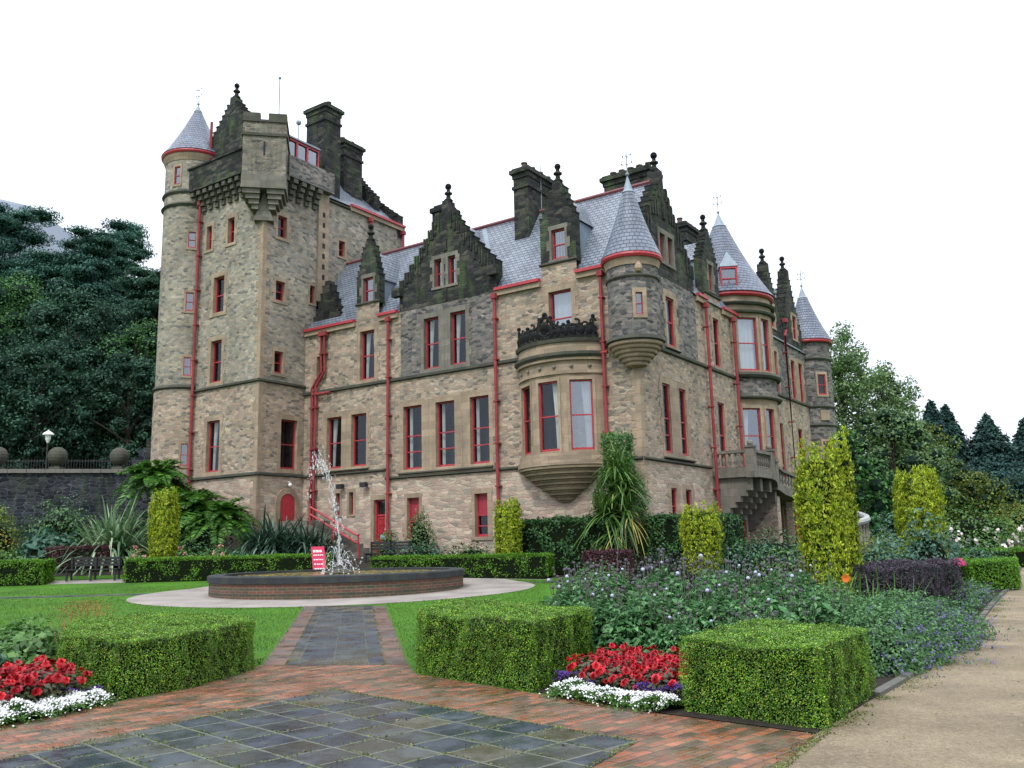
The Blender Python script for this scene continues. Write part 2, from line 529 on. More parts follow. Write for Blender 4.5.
WCOUNT = [0]
def window(F, s0, s1, z0, z1, sur=(0.26, 0.26, 0.3, 0.22), mat='ashlar', curt=None, glass='glass', bars=(0.5,), depth=0.28,
           room=0.8, name='window', panel=None, thin=0.065):
    WCOUNT[0] += 1
    o = F.p((s0 + s1) / 2, z0, 0)
    fr = MB()
    dd0, dd1 = -depth, -depth + 0.1
    w, h = s1 - s0, z1 - z0
    fw = min(thin, w * 0.11)
    fr.fbox(F, s0 + 0.001, s0 + fw, z0 + 0.001, z1 - 0.001, dd0, dd1)
    fr.fbox(F, s1 - fw, s1 - 0.001, z0 + 0.001, z1 - 0.001, dd0, dd1)
    fr.fbox(F, s0 + fw, s1 - fw, z1 - fw, z1 - 0.001, dd0, dd1)
    fr.fbox(F, s0 + fw, s1 - fw, z0 + 0.001, z0 + fw * 1.7, dd0, dd1 + 0.02)
    for b in bars:
        zb = z0 + h * b
        fr.fbox(F, s0 + fw, s1 - fw, zb - fw * 0.42, zb + fw * 0.42, dd0 + 0.01, dd1 - 0.01)
    f = fr.build(name, M['red'], castle, o)
    q = MB()
    zt = z1 - fw
    if panel:
        zp = z0 + h * panel
        pm = MB(); pm.fbox(F, s0 + fw, s1 - fw, zp, zt, dd0 + 0.02, dd0 + 0.06)
        for k in range(1, 3):
            ss = s0 + fw + (w - 2 * fw) * k / 3
            pm.fbox(F, ss - 0.012, ss + 0.012, zp, zt, dd0 + 0.06, dd0 + 0.07)
        pm.build('panel', M['blind'], f, None).matrix_parent_inverse = Matrix.Translation([-c for c in o])
        zt = zp
    q.add([F.p(s0 + fw, z0 + fw, dd0 + 0.045), F.p(s1 - fw, z0 + fw, dd0 + 0.045), F.p(s1 - fw, zt, dd0 + 0.045), F.p(s0 + fw, zt, dd0 + 0.045)])
    sub = [q.build('pane', M[glass], f)]
    b = MB()
    P = lambda s, z, d: F.p(s, z, d)
    e0, e1 = -depth - 0.02, -depth - room
    S0, S1, Z0, Z1 = s0 - 0.1, s1 + 0.1, z0 - 0.05, z1 + 0.05
    b.add([P(S0, Z0, e1), P(S1, Z0, e1), P(S1, Z1, e1), P(S0, Z1, e1)])
    b.add([P(S0, Z0, e0), P(S0, Z0, e1), P(S0, Z1, e1), P(S0, Z1, e0)])
    b.add([P(S1, Z0, e0), P(S1, Z1, e0), P(S1, Z1, e1), P(S1, Z0, e1)])
    b.add([P(S0, Z0, e0), P(S1, Z0, e0), P(S1, Z0, e1), P(S0, Z0, e1)])
    b.add([P(S0, Z1, e0), P(S0, Z1, e1), P(S1, Z1, e1), P(S1, Z1, e0)])
    sub.append(b.build('room', M['room'], f))
    if sur:
        g = MB(); ring(g, F, s0, s1, z0, z1, sur, -depth - 0.03, 0.02, sur[0] > 0.15)
        sub.append(g.build('surround', M[mat], f))
    if curt:
        for side in curt:
            c = MB(); c.smooth = True
            wt, wb = {'l': (0.34, 0.14), 'r': (0.34, 0.14), 'L': (0.5, 0.3), 'R': (0.5, 0.3), 'F': (1.0, 1.0), 'n': (0.16, 0.16), 'm': (0.16, 0.16)}[side]
            rt = side in 'rRm'
            n, mrow = 12, 6
            pt = []
            for j in range(mrow + 1):
                tz = j / mrow
                ww = (wb + (wt - wb) * tz ** 1.6) * (w - 2 * fw)
                for i in range(n + 1):
                    x = i / n * ww
                    s = (s1 - fw - x) if rt else (s0 + fw + x)
                    pt.append(P(s, z0 + 0.03 + (h - fw) * tz, e0 - 0.12 - 0.035 * math.sin(i * 2.2)))
            for j in range(mrow):
                for i in range(n):
                    a = j * (n + 1) + i
                    c.add([pt[a], pt[a + 1], pt[a + n + 2], pt[a + n + 1]])
            sub.append(c.build('curtain', M['curtain'], f))
    for s_ in sub:
        s_.matrix_parent_inverse = Matrix.Translation([-k for k in o])
    return f

def wall(name, F, s0, s1, z0, z1, mat, holes=(), d=0.0):
    mb = MB()
    H = [h for h in holes if h[0] < s1 and h[1] > s0 and h[2] < z1 and h[3] > z0]
    S = sorted({s0, s1, *[min(max(x, s0), s1) for h in H for x in h[:2]]})
    Z = sorted({z0, z1, *[min(max(x, z0), z1) for h in H for x in h[2:]]})
    for a, b in zip(S, S[1:]):
        for c, e in zip(Z, Z[1:]):
            ms, mz = (a + b) / 2, (c + e) / 2
            if any(h[0] < ms < h[1] and h[2] < mz < h[3] for h in H):
                continue
            mb.add([F.p(a, c, d), F.p(b, c, d), F.p(b, e, d), F.p(a, e, d)])
    return mb.build(name, M[mat], castle)

def string(name, F, s0, s1, z0, z1, d=0.12, mat='string', d0=0.003):
    mb = MB()
    a = 0.05
    # moulded: sloped top
    pts = [(d0, z0), (d, z0 + a), (d, z1 - a), (d0, z1)]
    L = [F.p(s0, z, q) for q, z in pts]; Rr = [F.p(s1, z, q) for q, z in pts]
    for i in range(3):
        mb.add([L[i], Rr[i], Rr[i + 1], L[i + 1]])
    mb.add(list(reversed(L))); mb.add(Rr)
    return mb.build(name, M[mat], castle)

GE = 1.22                                # crow steps steepen towards the apex
def steps(sc, hb, zb, ht, zt, n):
    """crow-stepped outline, counter-clockwise from bottom left"""
    r = []
    for i in range(n):
        x0 = ht + (hb - ht) * (1 - i / n) ** GE
        z0 = zb + (zt - zb) * i / n; z1 = zb + (zt - zb) * (i + 1) / n
        r.append((x0, z0)); r.append((x0, z1))
    right = [(sc + x, z) for x, z in r]
    left = [(sc - x, z) for x, z in reversed(r)]
    return right, left

def stepped_gable(F, sc, hb, z0, zb, ht, zt, n, mat, th=0.5, holes=(), fin=None, d=0.0, name='gable', split=None, pin=0.7):
    right, left = steps(sc, hb, zb, ht, zt, n)
    poly = [(sc - hb, z0), (sc + hb, z0)] + right + [(sc + 0.22, zt), (sc + 0.17, zt + pin), (sc - 0.17, zt + pin), (sc - 0.22, zt)] + left
    mb = MB()
    hp = [[(a, c), (b, c), (b, e), (a, e)] for a, b, c, e in holes]
    mb.prism(F, poly, d - th, d, hp)
    # coping stones on each step and skewputts
    mb.cur = 1
    for i in range(n):
        x0 = ht + (hb - ht) * (1 - i / n) ** GE; x1 = ht + (hb - ht) * (1 - (i + 1) / n) ** GE
        zz = zb + (zt - zb) * (i + 1) / n
        for sg in (-1, 1):
            a, b = sorted((sc + sg * (x0 + 0.015), sc + sg * (x1 + 0.004)))
            mb.fbox(F, a, b, zz + 0.003, zz + 0.07, d - th - 0.03, d + 0.03)
    o = mb.build(name, [M[mat], M['black']], castle)
    if fin:
        c = F.p(sc, zt + pin, d - th / 2)
        f = MB()
        z = c[2]
        f.revolve([(0.21, z + 0.003), (0.24, z + 0.08), (0.12, z + 0.2), (0.1, z + 0.35), (0.2, z + 0.42), (0.2, z + 0.48), (0.09, z + 0.56), (0.09, z + 0.66)], c[0], c[1], n=12)
        f.ball((c[0], c[1], z + 0.66 + fin * 0.9), fin, 12)
        k = f.build('finial', M['black'], o)
    return o

def roof_pair(name, F, sc, hw, z_e, z_r, d_front, d_back_e, d_back_r, mat='slate', over=0.0):
    """gabled roof whose ridge runs into the building: two slopes"""
    mb = MB()
    for sg in (-1, 1):
        a = F.p(sc + sg * hw, z_e, d_front); b = F.p(sc, z_r, d_front)
        c = F.p(sc, z_r, d_back_r); e = F.p(sc + sg * hw, z_e, d_back_e)
        mb.add([a, e, c, b] if sg > 0 else [e, a, b, c])
    o = mb.build(name, M[mat], castle)
    return o

def dormer(F, sc, hw, z0, zsill, zsh, zt, n, win, lw=0.0, curt='F', depth_to=3.0, apron='warm', fin=0.16, cheek='dark'):
    # apron below the sill stands on the wall head
    if z0 < zsill - 0.05:
        wall('dormer_apron', F, sc - hw, sc + hw, z0, zsill, apron)
    string('dormer_sill', F, sc - hw - 0.06, sc + hw + 0.06, zsill + 0.0, zsill + 0.16, 0.1, 'string')
    g = stepped_gable(F, sc, hw, zsill, zsh, 0.34, zt, n, 'dark', 0.42, [win], fin, name='dormer_gable', pin=0.35)
    window(F, *win, sur=(0.16, 0.16, 0.2, 0.1), mat='ashlar_grey', curt=curt, glass='glass_sky', room=0.12, depth=0.22)
    mb = MB()
    for sg in (-1, 1):
        s = sc + sg * (hw - 0.12)
        zc = zsh + 0.1
        dz = (z0 - EAVE) / 1.5
        a = [F.p(s, z0, -0.42), F.p(s, z0, -0.42 - 0.3), F.p(s, zc, -(zc - EAVE) / 1.5 - 0.1), F.p(s, zc, -0.42)]
        mb.add(a if sg > 0 else list(reversed(a)))
    mb.build('dormer_cheek', M['lead'], castle)
    zr = zt - 0.15
    roof_pair('dormer_roof', F, sc, hw - 0.02, zsh + 0.1, zr, -0.35, -(zsh + 0.1 - EAVE) / 1.5 - 0.15, -(zr - EAVE) / 1.5 - 0.15)

def gutter(F, s0, s1, z):
    mb = MB()
    mb.fbox(F, s0, s1, z - 0.02, z + 0.12, 0.02, 0.26)
    o = mb.build('gutter', M['red'], castle)
    c = MB(); c.fbox(F, s0, s1, z - 0.26, z - 0.023, 0.003, 0.16)
    c.build('eaves_cornice', M['ashlar'], castle)

def pipe(F, pts, r=0.08, name='downpipe'):
    mb = MB()
    P = [F.p(s, z, 0.2) for s, z in pts]
    mb.tube(P, r, 8)
    for (s, z), (s2, z2) in zip(pts, pts[1:]):
        if abs(s - s2) < 0.05:
            k = int(abs(z - z2) / 1.9)
            for i in range(k):
                zz = z + (z2 - z) * (i + 0.5) / max(k, 1)
                mb.fbox(F, s - 0.115, s + 0.115, zz - 0.03, zz + 0.03, 0.01, 0.29)
    s, z = pts[0]
    mb.fbox(F, s - 0.13, s + 0.13, z - 0.02, z + 0.22, 0.06, 0.32)
    return mb.build(name, M['redpipe'], castle)

def stepped_corbel(mb, prof, cx, cy, a0, a1, n=24):
    mb.revolve(prof, cx, cy, a0, a1, n, smooth=False)

# ---------------------------------------------------------------- garden front (M)
def U(u1, u0, z0, z1): return (-u1, -u0, z0, z1)
wm = []
def wM(u1, u0, z0, z1, **k):
    h = U(u1, u0, z0, z1); wm.append(h)
    window(FM, *h, **k)
S2 = (0.26, 0.26, 0.3, 0.18)
wM(19.14, 18.61, 10.76, 11.85, sur=(0.22, 0.22, 0.22, 0.16))
wM(15.93, 14.91, 10.15, 12.74, sur=S2, curt='Rl')
g2 = dict(mat='ashlar_grey')
wM(11.60, 10.66, 10.15, 12.72, sur=(0.26, 0.355, 0.26, 0.2), curt='l', **g2)
wM(9.94, 9.00, 10.15, 12.76, sur=(0.355, 0.26, 0.26, 0.2), curt='l', **g2)
wM(4.30, 3.12, 10.25, 12.74, sur=S2, curt='rF', glass='glass_sky')
wM(18.30, 17.22, 5.72, 8.42, sur=(0.28, 0.35, 0.26, 0.22), curt='lr')
wM(16.51, 15.45, 5.72, 8.42, sur=(0.35, 0.2, 0.26, 0.22), curt='r')
wM(12.95, 11.77, 5.32, 8.45, sur=(0.3, 0.435, 0.32, 0.3), curt='n', bars=(0.53, 0.28))
wM(10.89, 9.74, 5.32, 8.45, sur=(0.435, 0.455, 0.32, 0.3), curt='n', bars=(0.53, 0.28))
wM(8.82, 7.72, 5.32, 8.47, sur=(0.455, 0.28, 0.32, 0.3), curt='n', bars=(0.53, 0.28))
for a, b in ((17.58, 17.28), (16.63, 16.33), (19.53, 19.23)):
    wM(a, b, 3.3, 4.43, sur=(0.14, 0.14, 0.16, 0.1), bars=())
wM(12.72, 11.96, 2.0, 3.95, sur=(0.2, 0.2, 0.22, 0.16), panel=0.42, bars=(0.42,))
wM(8.63, 7.90, 2.0, 3.95, sur=(0.22, 0.3, 0.24, 0.16), panel=0.50, bars=(0.50, 0.25))
# door
DOOR = U(14.90, 14.12, 1.25, 3.96); wm.append(DOOR)
db = MB()
db.fbox(FM, DOOR[0] + 0.07, DOOR[1] - 0.07, 1.25, 3.15, -0.3, -0.2)
for i in range(2):
    for j in range(4):
        s = DOOR[0] + 0.16 + i * 0.26; z = 1.42 + j * 0.43
        ring(db, FM, s + 0.03, s + 0.17, z + 0.04, z + 0.3, (0.03, 0.03, 0.03, 0.03), -0.197, -0.17)
door = db.build('door', M['red'], castle)
b = MB(); ring(b, FM, DOOR[0] + 0.07, DOOR[1] - 0.07, 1.25, 3.88, (0.07, 0.07, 0.08, 0), -0.32, -0.14); b.fbox(FM, DOOR[0] + 0.07, DOOR[1] - 0.07, 3.153, 3.24, -0.3, -0.16)
b.build('frame', M['red'], door)
b = MB(); b.add([FM.p(DOOR[0] + 0.07, 3.24, -0.25), FM.p(DOOR[1] - 0.07, 3.24, -0.25), FM.p(DOOR[1] - 0.07, 3.88, -0.25), FM.p(DOOR[0] + 0.07, 3.88, -0.25)])
b.build('transom_light', M['glass'], door)
b = MB(); b.fbox(FM, DOOR[0] - 0.1, DOOR[1] + 0.1, 1.2, 4.0, -0.9, -0.35); b.build('room', M['room'], door)
b = MB(); ring(b, FM, DOOR[0], DOOR[1], 1.25, 3.96, (0.2, 0.2, 0.24, 0), -0.33, 0.035); b.build('surround', M['ashlar'], door)
b = MB(); b.fbox(FM, DOOR[0] + 0.3, DOOR[1] - 0.12, 2.0, 2.25, -0.165, -0.15); b.build('sign_plate', M['teal'], door)
b = MB(); b.ball(FM.p(DOOR[1] - 0.14, 2.5, -0.14), 0.045, 10); b.build('handle', M['white'], door)

for nm, s0, s1 in (('wall', -20.05, -13.12), ('wall', -7.2, 0.0)):
    wall(nm, FM, s0, s1, 9.92, EAVE, 'warm', wm)
wall('wall', FM, -13.12, -7.2, 9.92, EAVE, 'grey', wm)
wall('wall', FM, -20.05, 0, 5.0, 9.92, 'warm', wm)
wall('wall', FM, -20.05, 0, -0.6, 5.0, 'pink', wm)
string('string_course', FM, -20.05, -5.75, 9.78, 10.0)
string('string_course', FM, -1.7, -0.05, 9.78, 10.0)
string('string_course', FM, -14.1, -5.85, 4.9, 5.06)
string('string_course', FM, -20.0, -14.1, 5.34, 5.5)
string('string_course', FM, -1.7, 0.0, 4.9, 5.06)
for a, b_ in ((-13.2, -7.5), (-18.55, -15.25)):
    zz = 5.063 if a > -15 else 5.503
    string('sill_band', FM, a, b_, zz, zz + 0.15 if a > -15 else zz + 0.12, 0.16, 'string')
# quoins
def quoin(F, s1, y0, z0, z1, mat, sgn=1):
    n = int((z1 - z0) / 0.36)
    mb = MB()
    for i in range(n):
        a, b = (0.46, 0.26) if i % 2 else (0.26, 0.46)
        zz = z0 + (z1 - z0) * i / n
        mb.fbox(F, s1 - a, s1 + 0.018 + 0.001 * (i % 2), zz, zz + (z1 - z0) / n - 0.006, -b, 0.018 + 0.001 * (i % 2))
    return mb.build('quoin', M[mat], castle)
quoin(FM, 0.0, 0, 0.3, 8.75, 'ashlar')

# big stepped gable of the garden front
gw = [U(10.91, 10.44, 14.2, 15.64), U(10.04, 9.57, 14.2, 15.64)]
stepped_gable(FM, -10.2, 3.0, EAVE, 14.55, 0.42, 17.8, 9, 'dark', 0.6, gw, 0.17, pin=0.8)
window(FM, *gw[0], sur=(0.16, 0.195, 0.2, 0.12), mat='ashlar_grey', curt='F', room=0.2, glass='glass_sky')
window(FM, *gw[1], sur=(0.195, 0.16, 0.2, 0.12), mat='ashlar_grey', curt='F', room=0.2, glass='glass_sky')
q = MB()
q.fbox(FM, -10.3, -10.1, 15.95, 16.6, 0.002, 0.08)            # carved panel and tracery strip
q.fbox(FM, -10.28, -10.12, 13.4, 14.05, 0.002, 0.05)
for sg in (-1, 1):                                            # skewputts
    q.fbox(FM, -10.2 + sg * 3.0 - 0.28, -10.2 + sg * 3.0 + 0.28, 14.1, 14.55, 0.003, 0.32)
q.build_split('gable_carving', M['dark'], castle)
# hanging mossy weathering ribs under each crow step
q = MB()
for i in range(9):
    x0 = 0.42 + 2.58 * (1 - i / 9) ** GE
    z1 = 14.55 + 3.5 * (i + 1) / 9
    for sg in (-1, 1):
        for j in range(2):
            s = -10.2 + sg * (x0 - 0.06 - 0.15 * j)
            ln = 0.55 + 0.5 * ((i * 7 + j * 3) % 5) / 5
            if not any(h[0] - 0.25 < s < h[1] + 0.25 and z1 - ln < h[3] + 0.2 for h in gw):
                q.fbox(FM, s - 0.045, s + 0.045, z1 - ln, z1 - 0.03, 0.003, 0.06)
q.build_split('gable_rib', M['dark'], castle)
roof_pair('roof', FM, -10.2, 2.95, EAVE + 0.2, 17.75, -0.5, -0.5, -3.1)
ch = MB(); ch.box((-11.75, 0.9, 15.6), (-10.85, 1.9, 18.55)); ch.box((-11.85, 0.8, 18.553), (-10.75, 2.0, 18.8)); ch.box((-11.7, 0.95, 18.803), (-10.9, 1.85, 18.95))
ch.build('chimney', M['black'], castle)

# wall dormers on the garden front
dormer(FM, -15.4, 0.8, EAVE - 0.01, 14.15, 15.35, 17.3, 6, U(15.74, 15.02, 14.25, 15.6))
dormer(FM, -3.72, 0.93, EAVE - 0.01, 13.98, 15.9, 17.55, 5, U(4.05, 3.34, 14.2, 15.62), fin=0.15)
for a, b_ in ((-20.0, -16.25), (-14.55, -13.25), (-7.15, -4.68), (-2.78, -1.3)):
    gutter(FM, a, b_, EAVE)
for pts in (([(-18.36, 12.9), (-18.36, 10.9), (-19.0, 10.15), (-19.0, 1.3)]), [(-18.62, 12.9), (-18.62, 10.9), (-19.26, 10.1), (-19.26, 1.3)],
            [(-13.8, 12.95), (-13.8, 1.3)], [(-7.16, 12.95), (-7.16, 1.3)], [(-1.53, 12.95), (-1.53, 1.3)]):
    pipe(FM, pts)
q = MB(); q.tube([FM.p(-19.2, 9.75, 0.22), FM.p(-17.9, 9.75, 0.22)], 0.075); q.tube([FM.p(-2.3, 9.55, 0.22), FM.p(-1.3, 9.55, 0.22)], 0.075)
q.build_split('downpipe', M['redpipe'], castle)

# main roof over the garden wing, ridge along the wing
def slope(name, pts, mat='slate'):
    mb = MB(); mb.add(pts); return mb.build(name, M[mat], castle)
slope('roof', [(-20.05, 0.03, EAVE + 0.04), (-0.45, 0.03, EAVE + 0.04), (-0.45, RV, RIDGE), (-20.05, RV, RIDGE)])
slope('roof', [(-0.45, 6.32, EAVE - 0.05), (-20.05, 6.32, EAVE - 0.05), (-20.05, RV, RIDGE), (-0.45, RV, RIDGE)])
q = MB()
q.tube([(-20.05, RV, RIDGE + 0.02), (-0.45, RV, RIDGE + 0.02)], 0.11, 6)
q.build('ridge_tiles', plain('ridge_tile', (0.16, 0.055, 0.06), 0.7, 0.3, 0.3), castle)
q = MB()
for s in (-13.2, -7.25):                                     # lead valleys beside the gable
    q.add([(s - 0.14, 0.12, EAVE + 0.2), (s + 0.14, 0.12, EAVE + 0.2), (-10.2 + 0.14 + (s + 10.2) * 0.08, 3.0, 17.92), (-10.2 - 0.14 + (s + 10.2) * 0.08, 3.0, 17.92)])
q.build('lead_valley', M['lead'], castle)

def chimney(x0, x1, y0, y1, z0, z1, mat='dark', pots=(4, 1)):
    mb = MB()
    mb.box((x0, y0, z0), (x1, y1, z1 - 0.55))
    mb.box((x0 - 0.07, y0 - 0.07, z1 - 1.1), (x1 + 0.07, y1 + 0.07, z1 - 0.95))
    mb.box((x0 - 0.05, y0 - 0.05, z1 - 0.547), (x1 + 0.05, y1 + 0.05, z1 - 0.3))
    mb.box((x0 - 0.16, y0 - 0.16, z1 - 0.297), (x1 + 0.16, y1 + 0.16, z1 - 0.1))
    mb.box((x0 - 0.06, y0 - 0.06, z1 - 0.097), (x1 + 0.06, y1 + 0.06, z1))
    o = mb.build('chimney', M[mat], castle)
    first = None
    for i in range(pots[0]):
        for j in range(pots[1]):
            cx = x0 + (x1 - x0) * (i + 0.5) / pots[0]; cy = y0 + (y1 - y0) * (j + 0.5) / pots[1]
            if first is None:
                p = MB(); p.revolve([(0.17, 0), (0.15, 0.08), (0.13, 0.28), (0.17, 0.3), (0.17, 0.36), (0.1, 0.36), (0.1, 0.1)], 0, 0, n=12)
                first = p.build('chimney_pot', M['pot'], o); k = first
            else:
                k = first.copy(); col.objects.link(k); k.parent = o
            k.location = (cx, cy, z1 + 0.002)
    return o
chimney(-7.42, -6.55, 2.05, 5.0, 16.2, 20.2, pots=(1, 4))
chimney(-3.3, -0.9, 3.9, 5.1, 16.5, 19.35, pots=(5, 1))
b = MB(); b.tube([(-6.52, 3.2, 16.6), (-6.52, 3.2, 20.6)], 0.025, 5); b.build('lightning_rod', M['lead'], castle)

# ---------------------------------------------------------------- oriel on the garden front
OC, OR = (-3.84, 1.5), 2.6
OA = 54.0
def cyl_wall(name, c, r, a0, a1, z0, z1, mat, holes=(), step=6.0):
    mb = MB(); mb.smooth = True
    A = {a0, a1}
    for h in holes: A |= {h[0], h[1]}
    k = int((a1 - a0) / step)
    for i in range(1, k):
        a = a0 + (a1 - a0) * i / k
        if not any(h[0] - 0.5 < a < h[1] + 0.5 for h in holes): A.add(a)
    A = sorted(A)
    Z = sorted({z0, z1, *[z for h in holes for z in h[2:4] if z0 < z < z1]})
    for a, b in zip(A, A[1:]):
        for p, q_ in zip(Z, Z[1:]):
            if any(h[0] < (a + b) / 2 < h[1] and h[2] < (p + q_) / 2 < h[3] for h in holes):
                continue
            f = lambda an, z: (c[0] + r * math.cos(R(an)), c[1] + r * math.sin(R(an)), z)
            mb.add([f(a, p), f(b, p), f(b, q_), f(a, q_)], [(R(a) * r, p), (R(b) * r, p), (R(b) * r, q_), (R(a) * r, q_)])
    return mb.build(name, M[mat], castle)
def curved_window(c, r, a0, a1, z0, z1, **k):
    am = R((a0 + a1) / 2); hw = r * math.sin(R((a1 - a0) / 2)); dc = r * math.cos(R((a1 - a0) / 2))
    n = (math.cos(am), math.sin(am))
    F = Frame((c[0] + n[0] * dc, c[1] + n[1] * dc), (-n[1], n[0]))
    return window(F, -hw, hw, z0, z1, **k)
ow = [(-90 - 44, -90 - 22.5, 5.45, 8.45), (-90 - 10.5, -90 + 11, 5.45, 8.45), (-90 + 22.5, -90 + 44, 5.45, 8.45)]
cyl_wall('oriel_wall', OC, OR, -90 - OA, -90 + OA, 4.95, 9.3, 'ashlar', ow, 4)
for i, h in enumerate(ow):
    curved_window(OC, OR, *h, sur=(0.12, 0.12, 0.14, 0.1), curt=('R', 'mR', 'R')[i], bars=(0.5,), glass='glass_sky' if i == 2 else 'glass', depth=0.2)
mb = MB()
aa, ab = -90 - OA, -90 + OA
for z0, z1, rr in ((4.85, 5.05, 2.78), (5.053, 5.36, 2.68), (8.72, 8.86, 2.66), (9.3, 9.42, 2.72)):
    mb.revolve([(2.5, z0), (rr, z0), (rr, z1), (2.5, z1)], *OC, aa, ab, 26, smooth=False)
mb.cur = 1
mb.revolve([(2.5, 9.423), (2.76, 9.423), (2.84, 9.52), (2.84, 9.64), (2.5, 9.68)], *OC, aa, ab, 26, smooth=False)
mb.cur = 0
mb.revolve([(2.5, 9.683), (2.66, 9.683), (2.66, 10.08), (2.5, 10.08)], *OC, aa, ab, 26, smooth=False)
mb.cur = 1
mb.revolve([(2.4, 10.083), (2.74, 10.083), (2.78, 10.24), (2.4, 10.26)], *OC, aa, ab, 26, smooth=False)
mb.build_split('oriel_cornice', [M['ashlar'], M['string']], castle)
q = MB()
for a in (-42, -25, -8, 8, 25, 42):
    an = R(-90 + a)
    q.ball((OC[0] + 2.62 * math.cos(an), OC[1] + 2.62 * math.sin(an), 9.05), 0.085, 8)
q.build_split('oriel_boss', M['ashlar_grey'], castle)
# inverted stepped corbel: rings that shrink towards a point on the wall face
mb = MB()
N = 7
bc = (-3.72, -0.02)
for i in range(N):
    t0 = 1 - i / N; t1 = 1 - (i + 0.72) / N
    k0 = t0 ** 0.8; k1 = max(0.12, t1 ** 0.8)
    zt, zb = 4.847 - 1.5 * i / N, 4.847 - 1.5 * (i + 1) / N
    for kk, (za, zbb) in ((k0, (zb + 0.09, zt)), (k1, (zb, zb + 0.088))):
        cx = bc[0] + (OC[0] - bc[0]) * kk; cy = bc[1] + (OC[1] - bc[1]) * kk
        rr = 2.74 * kk
        mb.revolve([(0, za), (rr, za), (rr, zbb), (0, zbb)], cx, cy, aa, ab, 22, smooth=False)
mb.build('oriel_corbel', ashlar('banded_corbel_stone', (0.30, 0.235, 0.15), (0.07, 0.065, 0.045), 1.2, 0.11, 0.6, 0.2), castle)
# pierced strapwork cresting
def torus(mb, c, F_n, Rr, r, a0=0, a1=360, n=14, m=6, sz=1.0):
    t = (-F_n[1], F_n[0])
    full = []
    for i in range(n + 1):
        a = R(a0 + (a1 - a0) * i / n)
        full.append(Vector((c[0] + t[0] * Rr * math.cos(a), c[1] + t[1] * Rr * math.cos(a), c[2] + Rr * sz * math.sin(a))))
    mb.tube(full, r, m)
mb = MB()
for k, a in enumerate(np.linspace(-47, 47, 13)):
    an = R(-90 + a); n_ = (math.cos(an), math.sin(an))
    P = lambda dz, rr=2.62: (OC[0] + rr * n_[0], OC[1] + rr * n_[1], 10.24 + dz)
    mid = k == 6
    if mid:
        torus(mb, P(0.62), n_, 0.34, 0.09, sz=1.25)
        mb.ball(P(0.6), 0.2, 10, 1.3); mb.ball(P(1.14), 0.13, 8)
        for e in (-0.28, 0.28):
            t = (-n_[1], n_[0]); mb.ball((P(0.98)[0] + t[0] * e, P(0.98)[1] + t[1] * e, P(0.98)[2]), 0.1, 8)
    else:
        hgt = (0.62, 0.42, 0.55, 0.38, 0.6, 0.46)[k % 6]
        torus(mb, P(hgt * 0.55), n_, 0.17 + 0.03 * (k % 3), 0.055, 30 * k, 30 * k + 290)
        mb.ball(P(hgt * 0.55), 0.09, 8)
        torus(mb, P(hgt + 0.12), n_, 0.12, 0.05, 60 * k, 60 * k + 250)
        if k in (0, 12, 3, 9): mb.ball(P(hgt + 0.34), 0.1, 8); mb.tube([P(0), P(hgt + 0.3)], 0.06, 6)
    mb.tube([P(0), P(0.25)], 0.09, 6)
for k, a in enumerate(np.linspace(-48, 48, 41)):
    an = R(-90 + a); n_ = (math.cos(an), math.sin(an))
    hgt = 0.42 + 0.2 * abs(math.sin(k * 0.95)) + (0.25 if 17 < k < 23 else 0)
    c = (OC[0] + 2.6 * n_[0], OC[1] + 2.6 * n_[1])
    mb.ball((*c, 10.24 + hgt * 0.55), 0.10 + 0.03 * (k % 3), 7, 1.5)
    mb.ball((*c, 10.24 + hgt), 0.075, 7, 1.2)
mb.revolve([(2.55, 10.26), (2.66, 10.26), (2.68, 10.42), (2.64, 10.52), (2.55, 10.52)], *OC, aa + 3, ab - 3, 30, smooth=False)
mb.build('cresting', M['black'], castle)
mb = MB(); mb.add([(OC[0] + 2.5 * math.cos(R(a)), OC[1] + 2.5 * math.sin(R(a)), 10.2) for a in np.linspace(aa, ab, 20)]); mb.build('oriel_roof', M['lead'], castle)
# floodlights under the left windows
q = MB()
for s in (-15.35, -17.0):
    q = MB(); q.fbox(FM, s - 0.18, s + 0.18, 4.62, 4.86, 0.18, 0.4); q.fbox(FM, s - 0.04, s + 0.04, 4.7, 4.8, 0.003, 0.18)
    q.build('floodlight', M['iron'], castle)
# ---------------------------------------------------------------- round turrets
def cone(name, c, r, z0, z1, cap=0.16, n=32, mat='slate_cone', fin=1.2):
    mb = MB(); zc = z1 - (z1 - z0) * cap
    rc = r * cap
    k = 9
    prof = []
    for i in range(k + 1):
        t = i / k
        rr = r + (rc - r) * t + 0.10 * r * (1 - t) ** 4 * 0.6 - 0.03 * r * math.sin(math.pi * t)
        prof.append((rr, z0 + (zc - z0) * t))
    mb.revolve(prof, *c, n=n, cone_uv=True)
    o = mb.build(name, M[mat], castle)
    q = MB(); q.revolve([(rc + 0.03, zc - 0.02), (rc * 0.8, zc + 0.1), (0.02, z1), (0, z1 + 0.01)], *c, n=20)
    q.build('lead_cap', M['lead'], o)
    f = MB()
    f.tube([(c[0], c[1], z1 - 0.1), (c[0], c[1], z1 + fin)], 0.022, 5)
    f.ball((c[0], c[1], z1 + 0.08), 0.085, 10)
    for zz, l in ((0.45, 0.2), (0.75, 0.16)):
        f.tube([(c[0] - l * fin, c[1], z1 + zz * fin), (c[0] + l * fin, c[1], z1 + zz * fin)], 0.014, 4)
        f.tube([(c[0], c[1] - l * fin, z1 + zz * fin), (c[0], c[1] + l * fin, z1 + zz * fin)], 0.014, 4)
        for sg in (-1, 1):
            f.ball((c[0] + sg * l * fin, c[1], z1 + (zz + 0.05) * fin), 0.045, 6)
    f.build('weather_finial', M['lead'], o)
    return o

